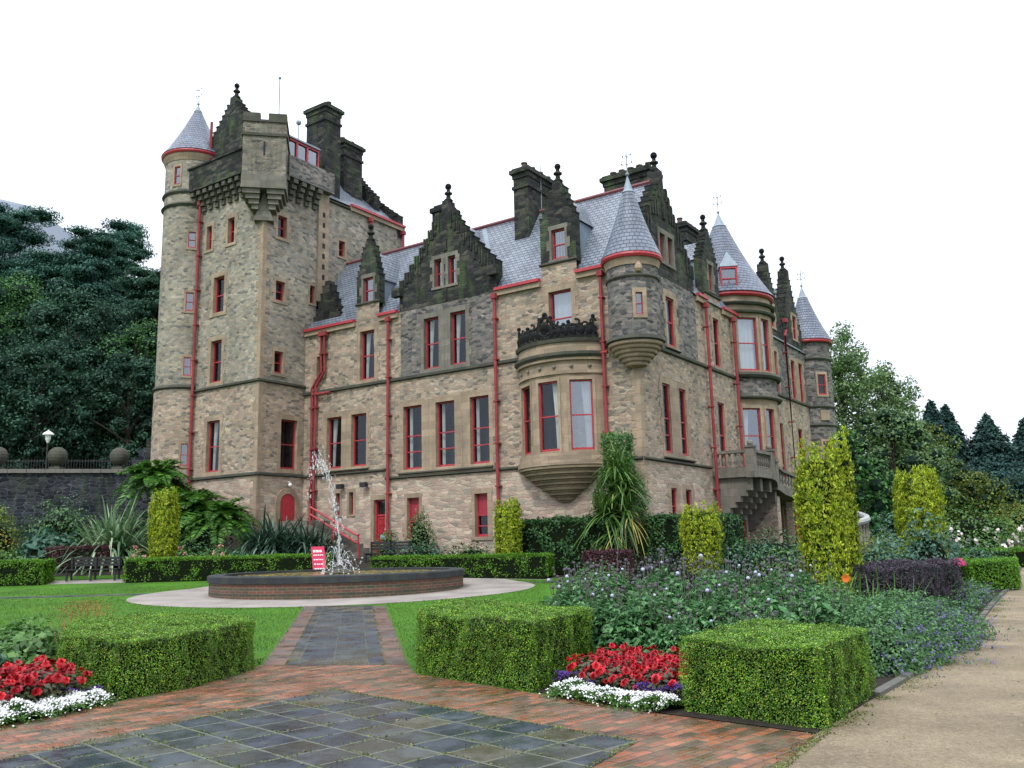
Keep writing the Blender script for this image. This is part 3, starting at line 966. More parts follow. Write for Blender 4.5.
def band(c, r0, prof, mat='string', name='turret_band', a0=0, a1=360, n=32):
    mb = MB(); mb.revolve([(r0, prof[0][1])] + prof + [(r0, prof[-1][1])], *c, a0, a1, n, smooth=False)
    return mb.build(name, M[mat], castle)

# corner turret, corbelled out over the near corner
CT = (-0.1, 0.0); CR = 1.08
cw = [(-90 + 30.8, -90 + 46.2, 10.74, 11.69)]
cyl_wall('turret_wall', CT, CR, -200, 110, 9.85, 13.2, 'grey', cw, 9)
curved_window(CT, CR, *cw[0], sur=(0.13, 0.17, 0.2, 0.14), depth=0.14, room=0.4, bars=(0.5,), thin=0.05, glass='glass_sky')
band(CT, 0.9, [(1.13, 12.37), (1.16, 12.43), (1.1, 12.5)])
band(CT, 0.9, [(1.12, 12.9), (1.17, 13.1), (1.2, 13.2)], 'ashlar')
band(CT, 0.9, [(1.14, 9.72), (1.24, 9.76), (1.2, 9.9), (1.1, 9.93)])
mb = MB()
pr = [(0.06, 8.72)]
for i in range(6):
    r1 = 0.3 + 0.85 * ((i + 1) / 6) ** 0.9; z1 = 8.78 + 0.94 * (i + 1) / 6
    pr += [(r1 - 0.03, z1 - 0.157 + 0.004), (r1, z1 - 0.11), (r1, z1 - 0.02)]
mb.revolve(pr, *CT, n=30, smooth=False)
mb.build('turret_corbel', M['ashlar'], castle)
q = MB(); q.revolve([(1.05, 13.203), (1.27, 13.203), (1.32, 13.3), (1.3, 13.4), (1.05, 13.42)], *CT, n=36); q.build('gutter', M['red'], castle)
cone('turret_roof', CT, 1.24, 13.4, 17.2, 0.2)
q = MB()
an = R(-90 + 40)
P0 = (CT[0] + 1.09 * math.cos(an), CT[1] + 1.09 * math.sin(an), 12.75)
q.ball(P0, 0.17, 10, 1.2); q.ball((P0[0], P0[1], P0[2] + 0.16), 0.1, 8); q.build('carved_shield', M['ashlar'], castle)

# ---------------------------------------------------------------- right front
wr = []
def wR(v0, v1, z0, z1, **k):
    h = (v0, v1, z0, z1); wr.append(h); k.setdefault('depth', 0.17); return window(FR, *h, **k)
wR(3.02, 3.92, 10.2, 12.5, sur=(0.2, 0.3, 0.32, 0.15), curt='F', mat='ashlar')
wR(2.15, 2.92, 5.34, 8.40, sur=(0.22, 0.49, 0.3, 0.2), curt='L', bars=(0.5, 0.26))
wR(3.90, 4.66, 5.34, 8.38, sur=(0.49, 0.3, 0.3, 0.2), curt='L', bars=(0.5, 0.26))
wR(2.50, 3.09, 2.3, 3.85, sur=(0.2, 0.25, 0.22, 0.15)); wR(4.04, 4.66, 2.3, 3.84, sur=(0.25, 0.25, 0.22, 0.15))
wR(8.62, 9.40, 10.1, 12.62, sur=(0.2, 0.28, 0.25, 0.12))
wR(8.5, 9.4, 5.05, 8.30, sur=(0.2, 0.3, 0.24, 0.0), bars=(0.5,), name='glazed_door')
wR(17.75, 18.6, 9.98, 12.5, sur=(0.2, 0.25, 0.25, 0.1)); wR(21.2, 22.0, 9.98, 12.45, sur=(0.22, 0.4, 0.25, 0.1)); wR(22.8, 23.6, 9.98, 12.5, sur=(0.4, 0.2, 0.25, 0.1))
wR(17.6, 18.7, 5.0, 8.2, sur=(0.2, 0.28, 0.24, 0.0), name='glazed_door'); wR(21.6, 22.5, 5.5, 8.2, sur=(0.2, 0.28, 0.24, 0.1))
wR(22.3, 23.1, 13.95, 15.5, sur=(0.18, 0.22, 0.2, 0.1), room=0.2)
wR(18.0, 18.7, 13.95, 15.3, sur=(0.18, 0.22, 0.2, 0.1), room=0.2)
for v, z in ((8.6, 2.6), (10.6, 1.6), (16.6, 1.6)):
    wR(v, v + 0.8, 0.9 if z < 2 else 1.6, 3.9, sur=(0.2, 0.25, 0.22, 0.1), bars=(0.6,))
BAY = (-1.25, 13.87); BR = 2.48
by0, by1 = 13.87 - 2.142, 13.87 + 2.142
wall('wall', FR, 0, 6.45, 9.92, EAVE, 'grey', wr)
wall('wall', FR, 6.45, by0, 9.92, EAVE, 'warm', wr)
wall('wall', FR, by1, 25.8, 9.92, EAVE, 'grey', wr)
wall('wall', FR, 0, by0, 5.0, 9.92, 'warm', wr); wall('wall', FR, by1, 25.8, 5.0, 9.92, 'warm', wr)
wall('wall', FR, 0, 25.8, -0.6, 5.0, 'pink', wr)
string('string_course', FR, 0.95, by0, 9.78, 10.0); string('string_course', FR, by1, 24.5, 9.78, 10.0)
string('string_course', FR, 0.0, 7.2, 4.9, 5.06)
string('sill_band', FR, 1.95, 5.15, 5.063, 5.2, 0.15)
string('sill_band', FR, 2.75, 4.25, 10.003, 10.12, 0.14)
# end gable of the garden wing
gr = [(2.76, 3.36, 14.1, 15.45), (3.62, 4.2, 14.1, 15.45)]
stepped_gable(FR, 3.3, 3.15, EAVE, 14.3, 0.36, 17.75, 10, 'dark', 0.6, gr, 0.17, pin=0.85)
window(FR, *gr[0], sur=(0.15, 0.127, 0.24, 0.12), mat='ashlar_grey', room=0.2, curt='F')
window(FR, *gr[1], sur=(0.127, 0.15, 0.24, 0.12), mat='ashlar_grey', room=0.2, curt='F')
q = MB()
q.fbox(FR, 3.2, 3.4, 16.2, 17.0, 0.002, 0.08)
for i in range(10):
    x0 = .36 + 2.79 * (1 - i / 10) ** GE; z1 = 14.3 + 3.45 * (i + 1) / 10
    for sg in (-1, 1):
        s = 3.3 + sg * (x0 - 0.09); ln = 0.6 + 0.3 * (i % 3)
        if not any(h[0] - 0.3 < s < h[1] + 0.3 and z1 - ln < h[3] + 0.3 for h in gr):
            q.fbox(FR, s - 0.06, s + 0.06, z1 - ln, z1 - 0.03, 0.003, 0.07)
q.build_split('gable_rib', M['dark'], castle)
dormer(FR, 8.75, 1.05, EAVE - 0.01, 13.7, 15.4, 16.85, 6, (8.5, 9.05, 14.0, 15.4), curt='F', fin=0.15)
gutter(FR, 6.5, 7.66, EAVE - 0.05); gutter(FR, 9.84, by0 + 0.1, EAVE - 0.05)
pipe(FR, [(7.35, 12.85), (7.35, 1.0)]); pipe(FR, [(11.05, 12.85), (11.05, 4.0)])
pipe(FR, [(20.2, 14.6), (20.2, 14.1), (19.85, 13.7), (19.85, 1.0)])
for cx, z in ((11.2, 9.0),):
    pass
# two tall stepped gables at the far end
stepped_gable(FR, 18.2, 1.95, EAVE, 14.4, 0.26, 17.3, 10, 'dark', 0.6, [wr[11]] if False else [(18.0, 18.7, 13.95, 15.3)], 0.17, pin=0.6)
stepped_gable(FR, 22.2, 1.9, EAVE, 14.4, 0.26, 17.8, 10, 'dark', 0.6, [(22.3, 23.1, 13.95, 15.5)], 0.17, pin=0.65)
roof_pair('roof', FR, 18.2, 1.8, EAVE, 17.0, -0.5, -0.5, -3.2)
roof_pair('roof', FR, 22.2, 1.75, EAVE, 17.4, -0.5, -0.5, -3.2)
slope('roof', [(0.12, 6.3, EAVE - 0.05), (0.12, 25.0, EAVE - 0.05), (-3.1, 25.0, RIDGE), (-3.1, 3.2, RIDGE)])
slope('roof', [(-6.3, 25.0, EAVE - 0.05), (-6.3, 6.3, EAVE - 0.05), (-3.1, 3.2, RIDGE), (-3.1, 25.0, RIDGE)])
chimney(-3.0, -2.1, 11.0, 14.2, 15.5, 18.9, pots=(1, 5))
chimney(-4.6, -3.6, 16.5, 18.6, 16, 18.6, pots=(1, 4))
# round bay tower
bu = [(-56, -30.5, 10.35, 13.25), (-23, -6, 10.35, 13.25), (8, 26, 10.35, 13.25)]
bl = [(-57, -34.5, 5.45, 8.35), (-25.5, -9, 5.45, 8.35), (8, 26, 5.45, 8.35)]
cyl_wall('bay_wall', BAY, BR, -62, 62, 10.25, 14.45, 'ashlar', bu, 5)
cyl_wall('bay_wall', BAY, BR, -62, 62, 8.9, 10.25, 'grey', (), 5)
cyl_wall('bay_wall', BAY, BR, -62, 62, 4.98, 8.9, 'ashlar', bl, 5)
for i, h in enumerate(bu): curved_window(BAY, BR, *h, sur=(0.12, 0.12, 0.14, 0.1), curt='F', glass='glass_sky', depth=0.2, bars=(0.52,))
for i, h in enumerate(bl): curved_window(BAY, BR, *h, sur=(0.12, 0.12, 0.14, 0.1), curt='L', glass='glass_sky', depth=0.2, bars=(0.5,))
band(BAY, 2.4, [(2.66, 8.84), (2.72, 8.92), (2.66, 9.0)], a0=-62, a1=62); band(BAY, 2.4, [(2.68, 9.98), (2.76, 10.1), (2.66, 10.25)], a0=-62, a1=62)
band(BAY, 2.4, [(2.66, 13.5), (2.7, 13.6), (2.64, 13.66)], a0=-90, a1=90); band(BAY, 2.4, [(2.66, 13.95), (2.74, 14.05), (2.66, 14.12)], a0=-120, a1=120)
cyl_wall('bay_wall', BAY, BR, 62, 298, 12.5, 14.45, 'ashlar', (), 8)
q = MB(); q.revolve([(2.3, 14.453), (2.6, 14.453), (2.68, 14.54), (2.66, 14.68), (2.3, 14.7)], *BAY, n=40); q.build('gutter', M['red'], castle)
cone('bay_roof', BAY, 2.58, 14.68, 20.0, 0.15, 40, fin=1.3)
# dormer window on the cone
dn = R(-62); DF = Frame((BAY[0] + 2.5 * math.cos(dn), BAY[1] + 2.5 * math.sin(dn)), (-math.sin(dn), math.cos(dn)))
b = MB(); ring(b, DF, -0.36, 0.36, 14.85, 15.95, (0.09, 0.09, 0.12, 0.1), -0.16, 0.02); b.fbox(DF, -0.36, 0.36, 15.36, 15.43, -0.1, -0.02); b.fbox(DF, -0.02, 0.02, 14.85, 15.36, -0.1, -0.03)
cdm = b.build('cone_dormer', M['red'], castle)
b = MB(); b.add([DF.p(-0.36, 14.85, -0.1), DF.p(0.36, 14.85, -0.1), DF.p(0.36, 15.95, -0.1), DF.p(-0.36, 15.95, -0.1)]); b.build('pane', M['glass_sky'], cdm)
b = MB()
b.add([DF.p(-0.45, 14.7, -0.1), DF.p(-0.45, 16.07, -0.1), DF.p(-0.45, 16.07, -1.0), DF.p(-0.45, 14.7, -1.0)]); b.add([DF.p(0.45, 14.7, -0.1), DF.p(0.45, 14.7, -1.0), DF.p(0.45, 16.07, -1.0), DF.p(0.45, 16.07, -0.1)])
b.add([DF.p(-0.5, 16.073, 0.06), DF.p(0.5, 16.073, 0.06), DF.p(0, 17.0, -0.3)]); b.add([DF.p(-0.5, 16.073, 0.06), DF.p(0, 17.0, -0.3), DF.p(-0.5, 16.073, -1.1)]); b.add([DF.p(0.5, 16.073, 0.06), DF.p(0.5, 16.073, -1.1), DF.p(0, 17.0, -0.3)])
b.build('lead_roof', M['lead'], cdm)
b = MB(); b.fbox(DF, -0.36, 0.36, 14.85, 15.95, -0.6, -0.3); b.build('room', M['room'], cdm)

# far corner turret
T2 = (-0.2, 25.8)
t2w = [(-54, -31, 10.6, 11.95), (-54, -31, 6.2, 7.6)]
cyl_wall('turret_wall', T2, 1.42, -130, 130, -0.5, 14.1, 'grey', t2w, 9)
curved_window(T2, 1.42, *t2w[0], sur=(0.12, 0.12, 0.15, 0.12), depth=0.14, room=0.4, thin=0.06)
curved_window(T2, 1.42, *t2w[1], sur=(0.12, 0.12, 0.15, 0.12), depth=0.14, room=0.4, thin=0.06)
for z in (8.55, 9.75, 12.9): band(T2, 1.3, [(1.46, z), (1.53, z + 0.1), (1.46, z + 0.2)])
q = MB(); an = R(-42); q.fbox(Frame((T2[0] + 1.41 * math.cos(an), T2[1] + 1.41 * math.sin(an)), (-math.sin(an), math.cos(an))), -0.32, 0.32, 8.95, 9.6, -0.05, 0.07); q.build('carved_panel', M['ashlar'], castle)
q = MB(); q.revolve([(1.35, 14.103), (1.6, 14.103), (1.64, 14.2), (1.6, 14.3), (1.35, 14.32)], *T2, n=32); q.build('gutter', M['red'], castle)
cone('turret_roof', T2, 1.56, 14.3, 18.2, 0.2)
# hidden rear and end walls close the building
for a, b_ in (((-8, 25.8), (-0.2, 25.8)), ((-6.3, 6.3), (-6.3, 25.8)), ((-20.05, 6.3), (-6.3, 6.3))):
    F_ = Frame(b_, (a[0] - b_[0], a[1] - b_[1])); wall('wall', F_, 0, math.hypot(a[0] - b_[0], a[1] - b_[1]), -0.6, EAVE, 'warm')

# ---------------------------------------------------------------- balcony on the right front
def baluster():
    mb = MB(); mb.revolve([(0.05, 0), (0.075, 0.02), (0.075, 0.06), (0.04, 0.1), (0.085, 0.3), (0.05, 0.5), (0.04, 0.58), (0.07, 0.62), (0.07, 0.68)], 0, 0, n=10)
    return mb
bp = [(0.1, 7.5), (1.85, 7.5), (1.85, 10.2), (1.75, 10.9), (1.55, 11.6), (1.6, 12.6), (1.75, 13.6), (1.85, 14.6), (1.85, 19.5)]
bz = [4.62, 4.62, 4.62, 4.5, 4.2, 3.95, 3.8, 3.7, 3.6]
bal = MB()
for i in range(len(bp) - 1):
    (x0, y0), (x1, y1) = bp[i], bp[i + 1]; z0, z1 = bz[i], bz[i + 1]
    F_ = Frame((x0, y0), (x1 - x0, y1 - y0)); L = math.hypot(x1 - x0, y1 - y0)
    for w, za, zb in ((0.16, -0.16, 0.14), (0.12, 0.143, 0.3), (0.15, 0.98, 1.12)):
        if za == 0.143: w = 0.1
        P = lambda s, z, d: F_.p(s, z + z0 + (z1 - z0) * s / L, d)
        c = [(0, za, w), (L, za, w), (L, zb, w), (0, zb, w), (0, za, -w), (L, za, -w), (L, zb, -w), (0, zb, -w)]
        c = [P(*q_) for q_ in c]
        for f in ((0, 1, 2, 3), (5, 4, 7, 6), (3, 2, 6, 7), (4, 5, 1, 0), (4, 0, 3, 7), (1, 5, 6, 2)):
            bal.add([c[k] for k in f])
# floor slab following the steps
for i in range(1, len(bp) - 1):
    bal.add([(0.003, bp[i][1], bz[i]), (bp[i][0], bp[i][1], bz[i]), (bp[i + 1][0], bp[i + 1][1], bz[i + 1]), (0.003, bp[i + 1][1], bz[i + 1])])
    bal.add([(0.003, bp[i][1], bz[i] - 0.15), (0.003, bp[i + 1][1], bz[i + 1] - 0.15), (bp[i + 1][0], bp[i + 1][1], bz[i + 1] - 0.15), (bp[i][0], bp[i][1], bz[i] - 0.15)])
balc = bal.build('balcony', M['ashlar_grey'], castle)
first = None
for i in range(len(bp) - 1):
    (x0, y0), (x1, y1) = bp[i], bp[i + 1]
    L = math.hypot(x1 - x0, y1 - y0); k = max(1, int(L / 0.27))
    for j in range(k):
        t = (j + 0.5) / k
        loc = (x0 + (x1 - x0) * t, y0 + (y1 - y0) * t, bz[i] + (bz[i + 1] - bz[i]) * t + 0.3)
        if first is None:
            first = baluster().build('baluster', M['ashlar_grey'], balc); k_ = first
        else:
            k_ = first.copy(); col.objects.link(k_)
        k_.parent = balc; k_.location = loc
q = MB()
for (x, y), z in zip((bp[1], bp[2], bp[4], bp[7]), (bz[1], bz[2], bz[4], bz[7])):
    q = MB(); q.box((x - 0.2, y - 0.2, z - 0.2), (x + 0.2, y + 0.2, z + 1.2)); q.box((x - 0.25, y - 0.25, z + 1.203), (x + 0.25, y + 0.25, z + 1.3)); q.ball((x, y, z + 1.42), 0.15, 10); q.build('pier', M['ashlar_grey'], balc)
pass
# stepped brackets carrying the balcony
for k_, (y, dx, zt) in enumerate(((7.55, 1.75, 4.45), (8.9, 1.75, 4.45), (10.2, 1.75, 4.45), (11.7, 1.5, 4.0))):
    q = MB(); F_ = Frame((0, y), (1, 0))
    poly = [(0.004, zt - 2.0)]
    n = 6
    for i in range(n):
        poly += [(0.15 + (dx - 0.15) * (i + 1) / n, zt - 1.9 + 1.55 * i / n), (0.15 + (dx - 0.15) * (i + 1) / n, zt - 1.9 + 1.55 * (i + 1) / n)]
    poly += [(dx, zt), (0.004, zt)]
    q.prism(F_, poly, -0.3, 0.02)
    q.build('bracket', M['ashlar_grey'], balc)
# porch wall under the balcony
q = MB()
q.box((0.02, 11.9, -0.5), (1.5, 12.4, 3.7)); q.box((0.02, 17.6, -0.5), (1.5, 18.1, 3.4)); q.box((1.1, 14.6, -0.5), (1.5, 15.2, 3.5))
q.build_split('porch_pier', M['pink'], castle)
window(Frame((1.502, 0), (0, 1)), 14.7, 15.1, 1.0, 3.0, sur=None, name='window', depth=-0.02, room=0.02)

# ---------------------------------------------------------------- tower
tl, tr = [], []
def wTL(u1, u0, z0, z1, **k):
    h = U(u1, u0, z0, z1); tl.append(h); window(FTL, *h, **k)
def wTR(v0, v1, z0, z1, **k):
    h = (v0, v1, z0, z1); tr.append(h); window(FTR, *h, **k)
sm = (0.2, 0.2, 0.24, 0.16)
wTL(24.85, 24.4, 18.25, 19.65, sur=sm); wTL(23.0, 22.45, 18.24, 19.7, sur=sm)
wTL(24.06, 23.15, 14.45, 16.5, sur=(0.26, 0.26, 0.26, 0.2), curt='r'); wTL(24.1, 23.18, 10.58, 12.9, sur=(0.26, 0.26, 0.26, 0.2), curt='R'); wTL(24.18, 23.1, 5.75, 8.5, sur=(0.28, 0.28, 0.28, 0.22), curt='l')
wTR(-2.14, -1.52, 18.3, 19.54, sur=sm); wTR(-2.18, -1.55, 14.75, 15.83, sur=sm); wTR(-2.16, -1.56, 10.8, 11.98, sur=sm)
wTR(-1.6, -0.48, 5.78, 8.4, sur=(0.28, 0.28, 0.26, 0.22), curt='n')
wTR(0.24, 0.62, 15.1, 16.12, sur=(0.12, 0.1, 0.16, 0.12))
wTR(2.41, 2.92, 18.4, 19.36, sur=(0.15, 0.15, 0.18, 0.12))
ARCH = (-1.62, -0.52, 1.6, 4.75)
wall('tower_wall', FTL, -27.2, -20.05, 10.3, 21.2, 'tower', tl); wall('tower_wall', FTL, -27.2, -20.05, 5.46, 10.3, 'warm', tl); wall('tower_wall', FTL, -27.2, -20.05, -0.6, 5.46, 'pink', tl)
wall('tower_wall', FTR, -3.1, 0.7, 10.3, 21.9, 'tower', tr); wall('tower_wall', FTR, -3.1, 0.0, 5.46, 10.3, 'warm', tr); wall('tower_wall', FTR, -3.1, 0.0, -0.6, 5.46, 'pink', [*tr])
wall('tower_wall', FTR, 1.5, 8.0, EAVE, 21.6, 'tower', tr)
wall('tower_wall', Frame((-27.2, 8), (0, -1)), 0, 11.1, -0.6, 21.2, 'tower'); wall('tower_wall', Frame((-20.05, 8), (-1, 0)), 0, 7.15, -0.6, 21.6, 'tower')
for zz in (10.2, 5.36):
    string('string_course', FTL, -25.4, -20.0, zz, zz + 0.2); string('string_course', FTR, -3.16, -0.02, zz, zz + 0.2)
quoin(FTL, -20.05, 0, 0.4, 18.9, 'ashlar')
# arched side door
q = MB(); n = 12; ac, az, ar = -1.07, 4.0, 0.5
for k in range(n):
    a0, a1 = math.pi * k / n, math.pi * (k + 1) / n
    for (r0, r1, d) in ((ar, ar + 0.3, 0.06),):
        pts = [(ac + r0 * math.cos(a0), az + r0 * math.sin(a0)), (ac + r1 * math.cos(a0), az + r1 * math.sin(a0)), (ac + r1 * math.cos(a1), az + r1 * math.sin(a1)), (ac + r0 * math.cos(a1), az + r0 * math.sin(a1))]
        q.prism(FTR, pts, 0.003, d)
q.fbox(FTR, ac - ar - 0.3, ac - ar, 1.4, az, 0.003, 0.06); q.fbox(FTR, ac + ar, ac + ar + 0.3, 1.4, az, 0.003, 0.06)
sd_ = q.build('arched_doorway', M['ashlar'], castle)
q = MB(); q.prism(FTR, [(ac - ar + 0.005, 1.4), (ac + ar - 0.005, 1.4)] + [(ac + (ar - 0.005) * math.cos(a), az + (ar - 0.005) * math.sin(a)) for a in np.linspace(0, math.pi, 14)], 0.003, 0.03)
for k in range(1, 6): q.fbox(FTR, ac - ar + k * ar / 3 - 0.012, ac - ar + k * ar / 3 + 0.012, 1.5, 4.0, 0.03, 0.04)
q.build('door', M['red'], sd_)
q = MB(); q.ball(FTR.p(ac, 4.95, 0.2), 0.1, 8); q.tube([FTR.p(ac, 5.1, 0.01), FTR.p(ac, 5.1, 0.2), FTR.p(ac, 5.0, 0.2)], 0.03, 5); q.build('wall_lamp', M['white'], castle)
# corbel table and parapet
def corbels(F, s0, s1, n, z0, z1):
    q = MB()
    for i in range(n):
        s = s0 + (s1 - s0) * (i + 0.5) / n; w = (s1 - s0) / n * 0.26
        for j in range(4):
            q.fbox(F, s - w, s + w, z0 + (z1 - z0) * j / 4 + (0.002 if j else 0), z0 + (z1 - z0) * (j + 1) / 4 - 0.06, -0.1, 0.14 + 0.14 * j)
            q.fbox(F, s - w * 0.8, s + w * 0.8, z0 + (z1 - z0) * (j + 1) / 4 - 0.058, z0 + (z1 - z0) * (j + 1) / 4, -0.1, 0.08 + 0.14 * j)
    q.build('corbel_table', ashlar('corbel_stone', (0.12, 0.115, 0.09), (0.03, 0.03, 0.028), 0.5, 0.3, 0.5), castle)
corbels(FTL, -25.9, -20.9, 9, 20.6, 21.75); corbels(FTR, -2.3, 0.72, 5, 20.6, 21.75)
q = MB(); q.fbox(FTL, -27.0, -21.2, 21.753, 23.1, 0.1, 0.6); q.fbox(FTL, -27.0, -21.2, 23.103, 23.2, 0.05, 0.68)
q.build('parapet', M['dark'], castle)
q = MB(); q.fbox(FTR, -1.9, 1.48, 21.753, 22.98, -0.35, 0.55); q.build('parapet', M['grey'], castle)
string('string_course', FTR, 1.5, 8.02, 21.45, 21.62, 0.14)
q = MB(); q.box((-27, -3.0, 21.25), (-20.3, 7.9, 21.7)); q.build('tower_roof', M['lead'], castle)
# bartizan set across the corner
BF = Frame((-19.55 - 0.0, -3.6), (1, 1))
q = MB(); k = 1.12
q.fbox(BF, -k, k, 21.2, 23.4, -2.4, 0); q.fbox(BF, -k + 0.0, k, 23.56, 24.2, -2.4, -0.003)
q.cur = 1
q.fbox(BF, -k - 0.07, k + 0.07, 23.403, 23.557, -2.47, 0.08); q.fbox(BF, -k - 0.06, k + 0.06, 24.203, 24.33, -2.46, 0.07)
for a, b_ in ((-k - 0.02, -0.25), (0.18, k + 0.02)):
    q.fbox(BF, a, b_, 24.333, 24.72, -0.35, 0.03)
q.fbox(BF, -k, -k + 0.3, 24.333, 24.72, -2.4, -0.36); q.fbox(BF, k - 0.3, k, 24.333, 24.72, -2.4, -0.36)
q.cur = 2
q.fbox(BF, -k - 0.03, k + 0.03, 20.62, 21.197, -2.3, 0.04)
q.fbox(BF, -k - 0.05, k + 0.05, 20.45, 20.617, -2.3, 0.09)
for i in range(4):
    s = 0.9 - 0.2 * i
    q.fbox(BF, -k + 0.05 + 0.15 * i, -0.18 - 0.03 * i, 20.447 - 0.25 * (i + 1), 20.447 - 0.25 * i - 0.003, -2.0, -0.05 - 0.12 * i)
    q.fbox(BF, 0.18 + 0.03 * i, k - 0.05 - 0.15 * i, 20.447 - 0.25 * (i + 1), 20.447 - 0.25 * i - 0.003, -2.0, -0.05 - 0.12 * i)
q.prism(BF, [(-0.5, 18.9), (0.5, 18.9), (0.05, 20.44), (-0.05, 20.44)], -1.2, -0.6)
q.cur = 3
q.fbox(BF, -0.05, 0.05, 22.3, 23.1, -0.2, 0.004)  # dark box on the face, slit shade put into its colour
q.build('bartizan', [rubble('sooty_tower_stone', [tuple(c * .72 for c in p) for p in TOWER], sx=3.4, sz=7.4, grime=.55, streak=.5), M['string'], M['ashlar_grey'], M['room']], castle)
# cap house gable behind the parapet
stepped_gable(Frame((0, -2.6), (1, 0)), -23.7, 1.9, 21.7, 25.1, 0.3, 27.0, 7, 'dark', 0.6, [(-24.4, -23.9, 23.2, 24.1)], 0.16, pin=0.45)
roof_pair('roof', Frame((0, -2.6), (1, 0)), -23.7, 1.7, 24.8, 26.7, -0.5, -5.5, -5.5)
q = MB(); q.box((-25.45, -2.1, 21.7), (-21.95, 2.9, 24.85)); q.build('cap_house', M['dark'], castle)
q = MB(); q.tube([(-25.3, -2.75, 23.1), (-25.3, -2.75, 26.3)], 0.08, 6); q.build('downpipe', M['redpipe'], castle)
# glazed red lookout
LF = Frame((-20.25, 0), (0, 1))
q = MB(); ring(q, LF, -1.5, 0.82, 23.06, 24.28, (0.07, 0.07, 0.12, 0.07), -0.1, 0.06)
for s in (-0.75, 0.03): q.fbox(LF, s - 0.06, s + 0.06, 23.06, 24.28, -0.08, 0.05)
lk = q.build('lookout', M['red'], castle)
q = MB(); q.add([LF.p(-1.5, 23.06, -0.03), LF.p(0.82, 23.06, -0.03), LF.p(0.82, 24.28, -0.03), LF.p(-1.5, 24.28, -0.03)]); q.build('pane', M['glass_sky'], lk)
q = MB(); q.box((-22.0, -1.5, 24.403), (-20.1, 0.9, 24.5)); q.box((-22.0, -1.5, 23), (-21.9, 0.9, 24.4)); q.build('lookout_roof', M['lead'], lk)
# chimneys of the tower and the rear wing
chimney(-21.9, -20.3, 1.45, 2.7, 21.7, 27.75, 'dark', pots=(2, 1))
chimney(-22.7, -21.6, 4.3, 5.9, 22, 26.9, 'dark', pots=(1, 2))
# slit pilaster
q = MB(); q.fbox(FTR, 0.7, 1.5, 15.3, 21.75, -0.2, 0.13)
pl = q.build('stair_pilaster', M['ashlar'], castle)
q = MB()
for i in range(7): q.fbox(FTR, 1.0, 1.2, 16.6 + i * 0.62, 16.9 + i * 0.62, 0.1, 0.134)
q.build('slit', M['room'], pl)  # raised dark boxes, the shade of slits painted by colour
# rear wing roof with its crow-stepped gables
q = MB()
q.add([(-19.95, 1.5, 21.7), (-19.95, 8.0, 21.7), (-23.0, 8.0, 24.6), (-23.0, 1.5, 26.2)])
q.build('roof', M['slate'], castle)
gutter(FTR, 3.25, 8.05, 21.7)
stepped_gable(Frame((-20.05 - 3.05, 8.0), (1, 0)), 0.0, 3.1, 21.0, 22.1, 0.3, 24.6, 8, 'black', 0.5, (), None, d=0.5, pin=0.3)
stepped_gable(Frame((-22.9, 6.4), (1, 0)), 0.0, 1.9, 21.5, 23.4, 0.3, 25.3, 7, 'black', 0.5, (), None, d=0.0, pin=0.3)
pipe(FTR, [(4.9, 21.2), (4.9, 19.0), (5.5, 18.2), (5.5, 17.0)]); pipe(FTR, [(7.85, 21.2), (7.85, 17.0)])
pipe(FTL, [(-25.3, 21.0), (-25.3, 1.0)])
q = MB(); q.tube([(-22.0, -0.6, 24.4), (-22.0, -0.6, 28.9)], 0.035, 6); q.ball((-22.0, -0.6, 28.95), 0.1, 8); q.ball((-21.2, 0.2, 26.2), 0.16, 10); q.tube([(-21.2, 0.2, 24.4), (-21.2, 0.2, 26.2)], 0.03, 5)
q.build('flag_mast', M['lead'], castle)
# small gable between tower and garden front, set back from the eaves
stepped_gable(FM, -18.9, 1.05, EAVE + 0.01, 13.8, 0.25, 15.9, 5, 'black', 0.4, (), None, d=-0.45, pin=0.3)
# round stair turret at the far left of the tower
TL = (-27.0, -2.5); TRR = 1.65
tw = [(-90 + 47, -90 + 61, 18.5, 19.45), (-90 + 47, -90 + 61.5, 14.82, 15.9), (-90 + 48, -90 + 61.5, 11.15, 12.2), (-90 + 50, -90 + 62, 6.2, 7.4), (-90 + 12, -90 + 25.5, 22.3, 23.4)]
cyl_wall('turret_wall', TL, TRR, -230, 50, 10.5, 24.2, 'tower', tw, 8)
cyl_wall('turret_wall', TL, TRR + 0.05, -230, 50, -0.6, 10.5, 'warm', tw, 8)
for h in tw: curved_window(TL, TRR if h[2] > 10 else TRR + 0.05, *h, sur=(0.1, 0.1, 0.14, 0.12), depth=0.12, room=0.4, thin=0.06, glass='glass_sky')
band(TL, 1.5, [(1.72, 10.4), (1.82, 10.5), (1.7, 10.66)])
band(TL, 1.5, [(1.7, 21.75), (1.78, 21.85), (1.72, 21.98)]); band(TL, 1.5, [(1.7, 21.0), (1.8, 21.1), (1.7, 21.22)]); band(TL, 1.5, [(1.68, 23.8), (1.8, 24.1), (1.82, 24.2)], 'ashlar')
q = MB(); q.revolve([(1.55, 24.203), (1.86, 24.203), (1.92, 24.3), (1.88, 24.42), (1.55, 24.44)], *TL, n=36); q.build('gutter', M['red'], castle)
cone('turret_roof', TL, 1.82, 24.4, 28.0, 0.12, fin=1.3)
# ================================================================== GROUND
GY = [-60, 14, 22.7, 26, 33, 36.5, 40, 46, 60, 90, 200, 700]
GZ = [0, 0, 0.13, 0.2, 0.3, 0.5, 1.1, 1.35, 1.4, 1.6, 3, 6]
def gz(y): return float(np.interp(y, GY, GZ))
def structure(o): o['kind'] = 'structure'; return o

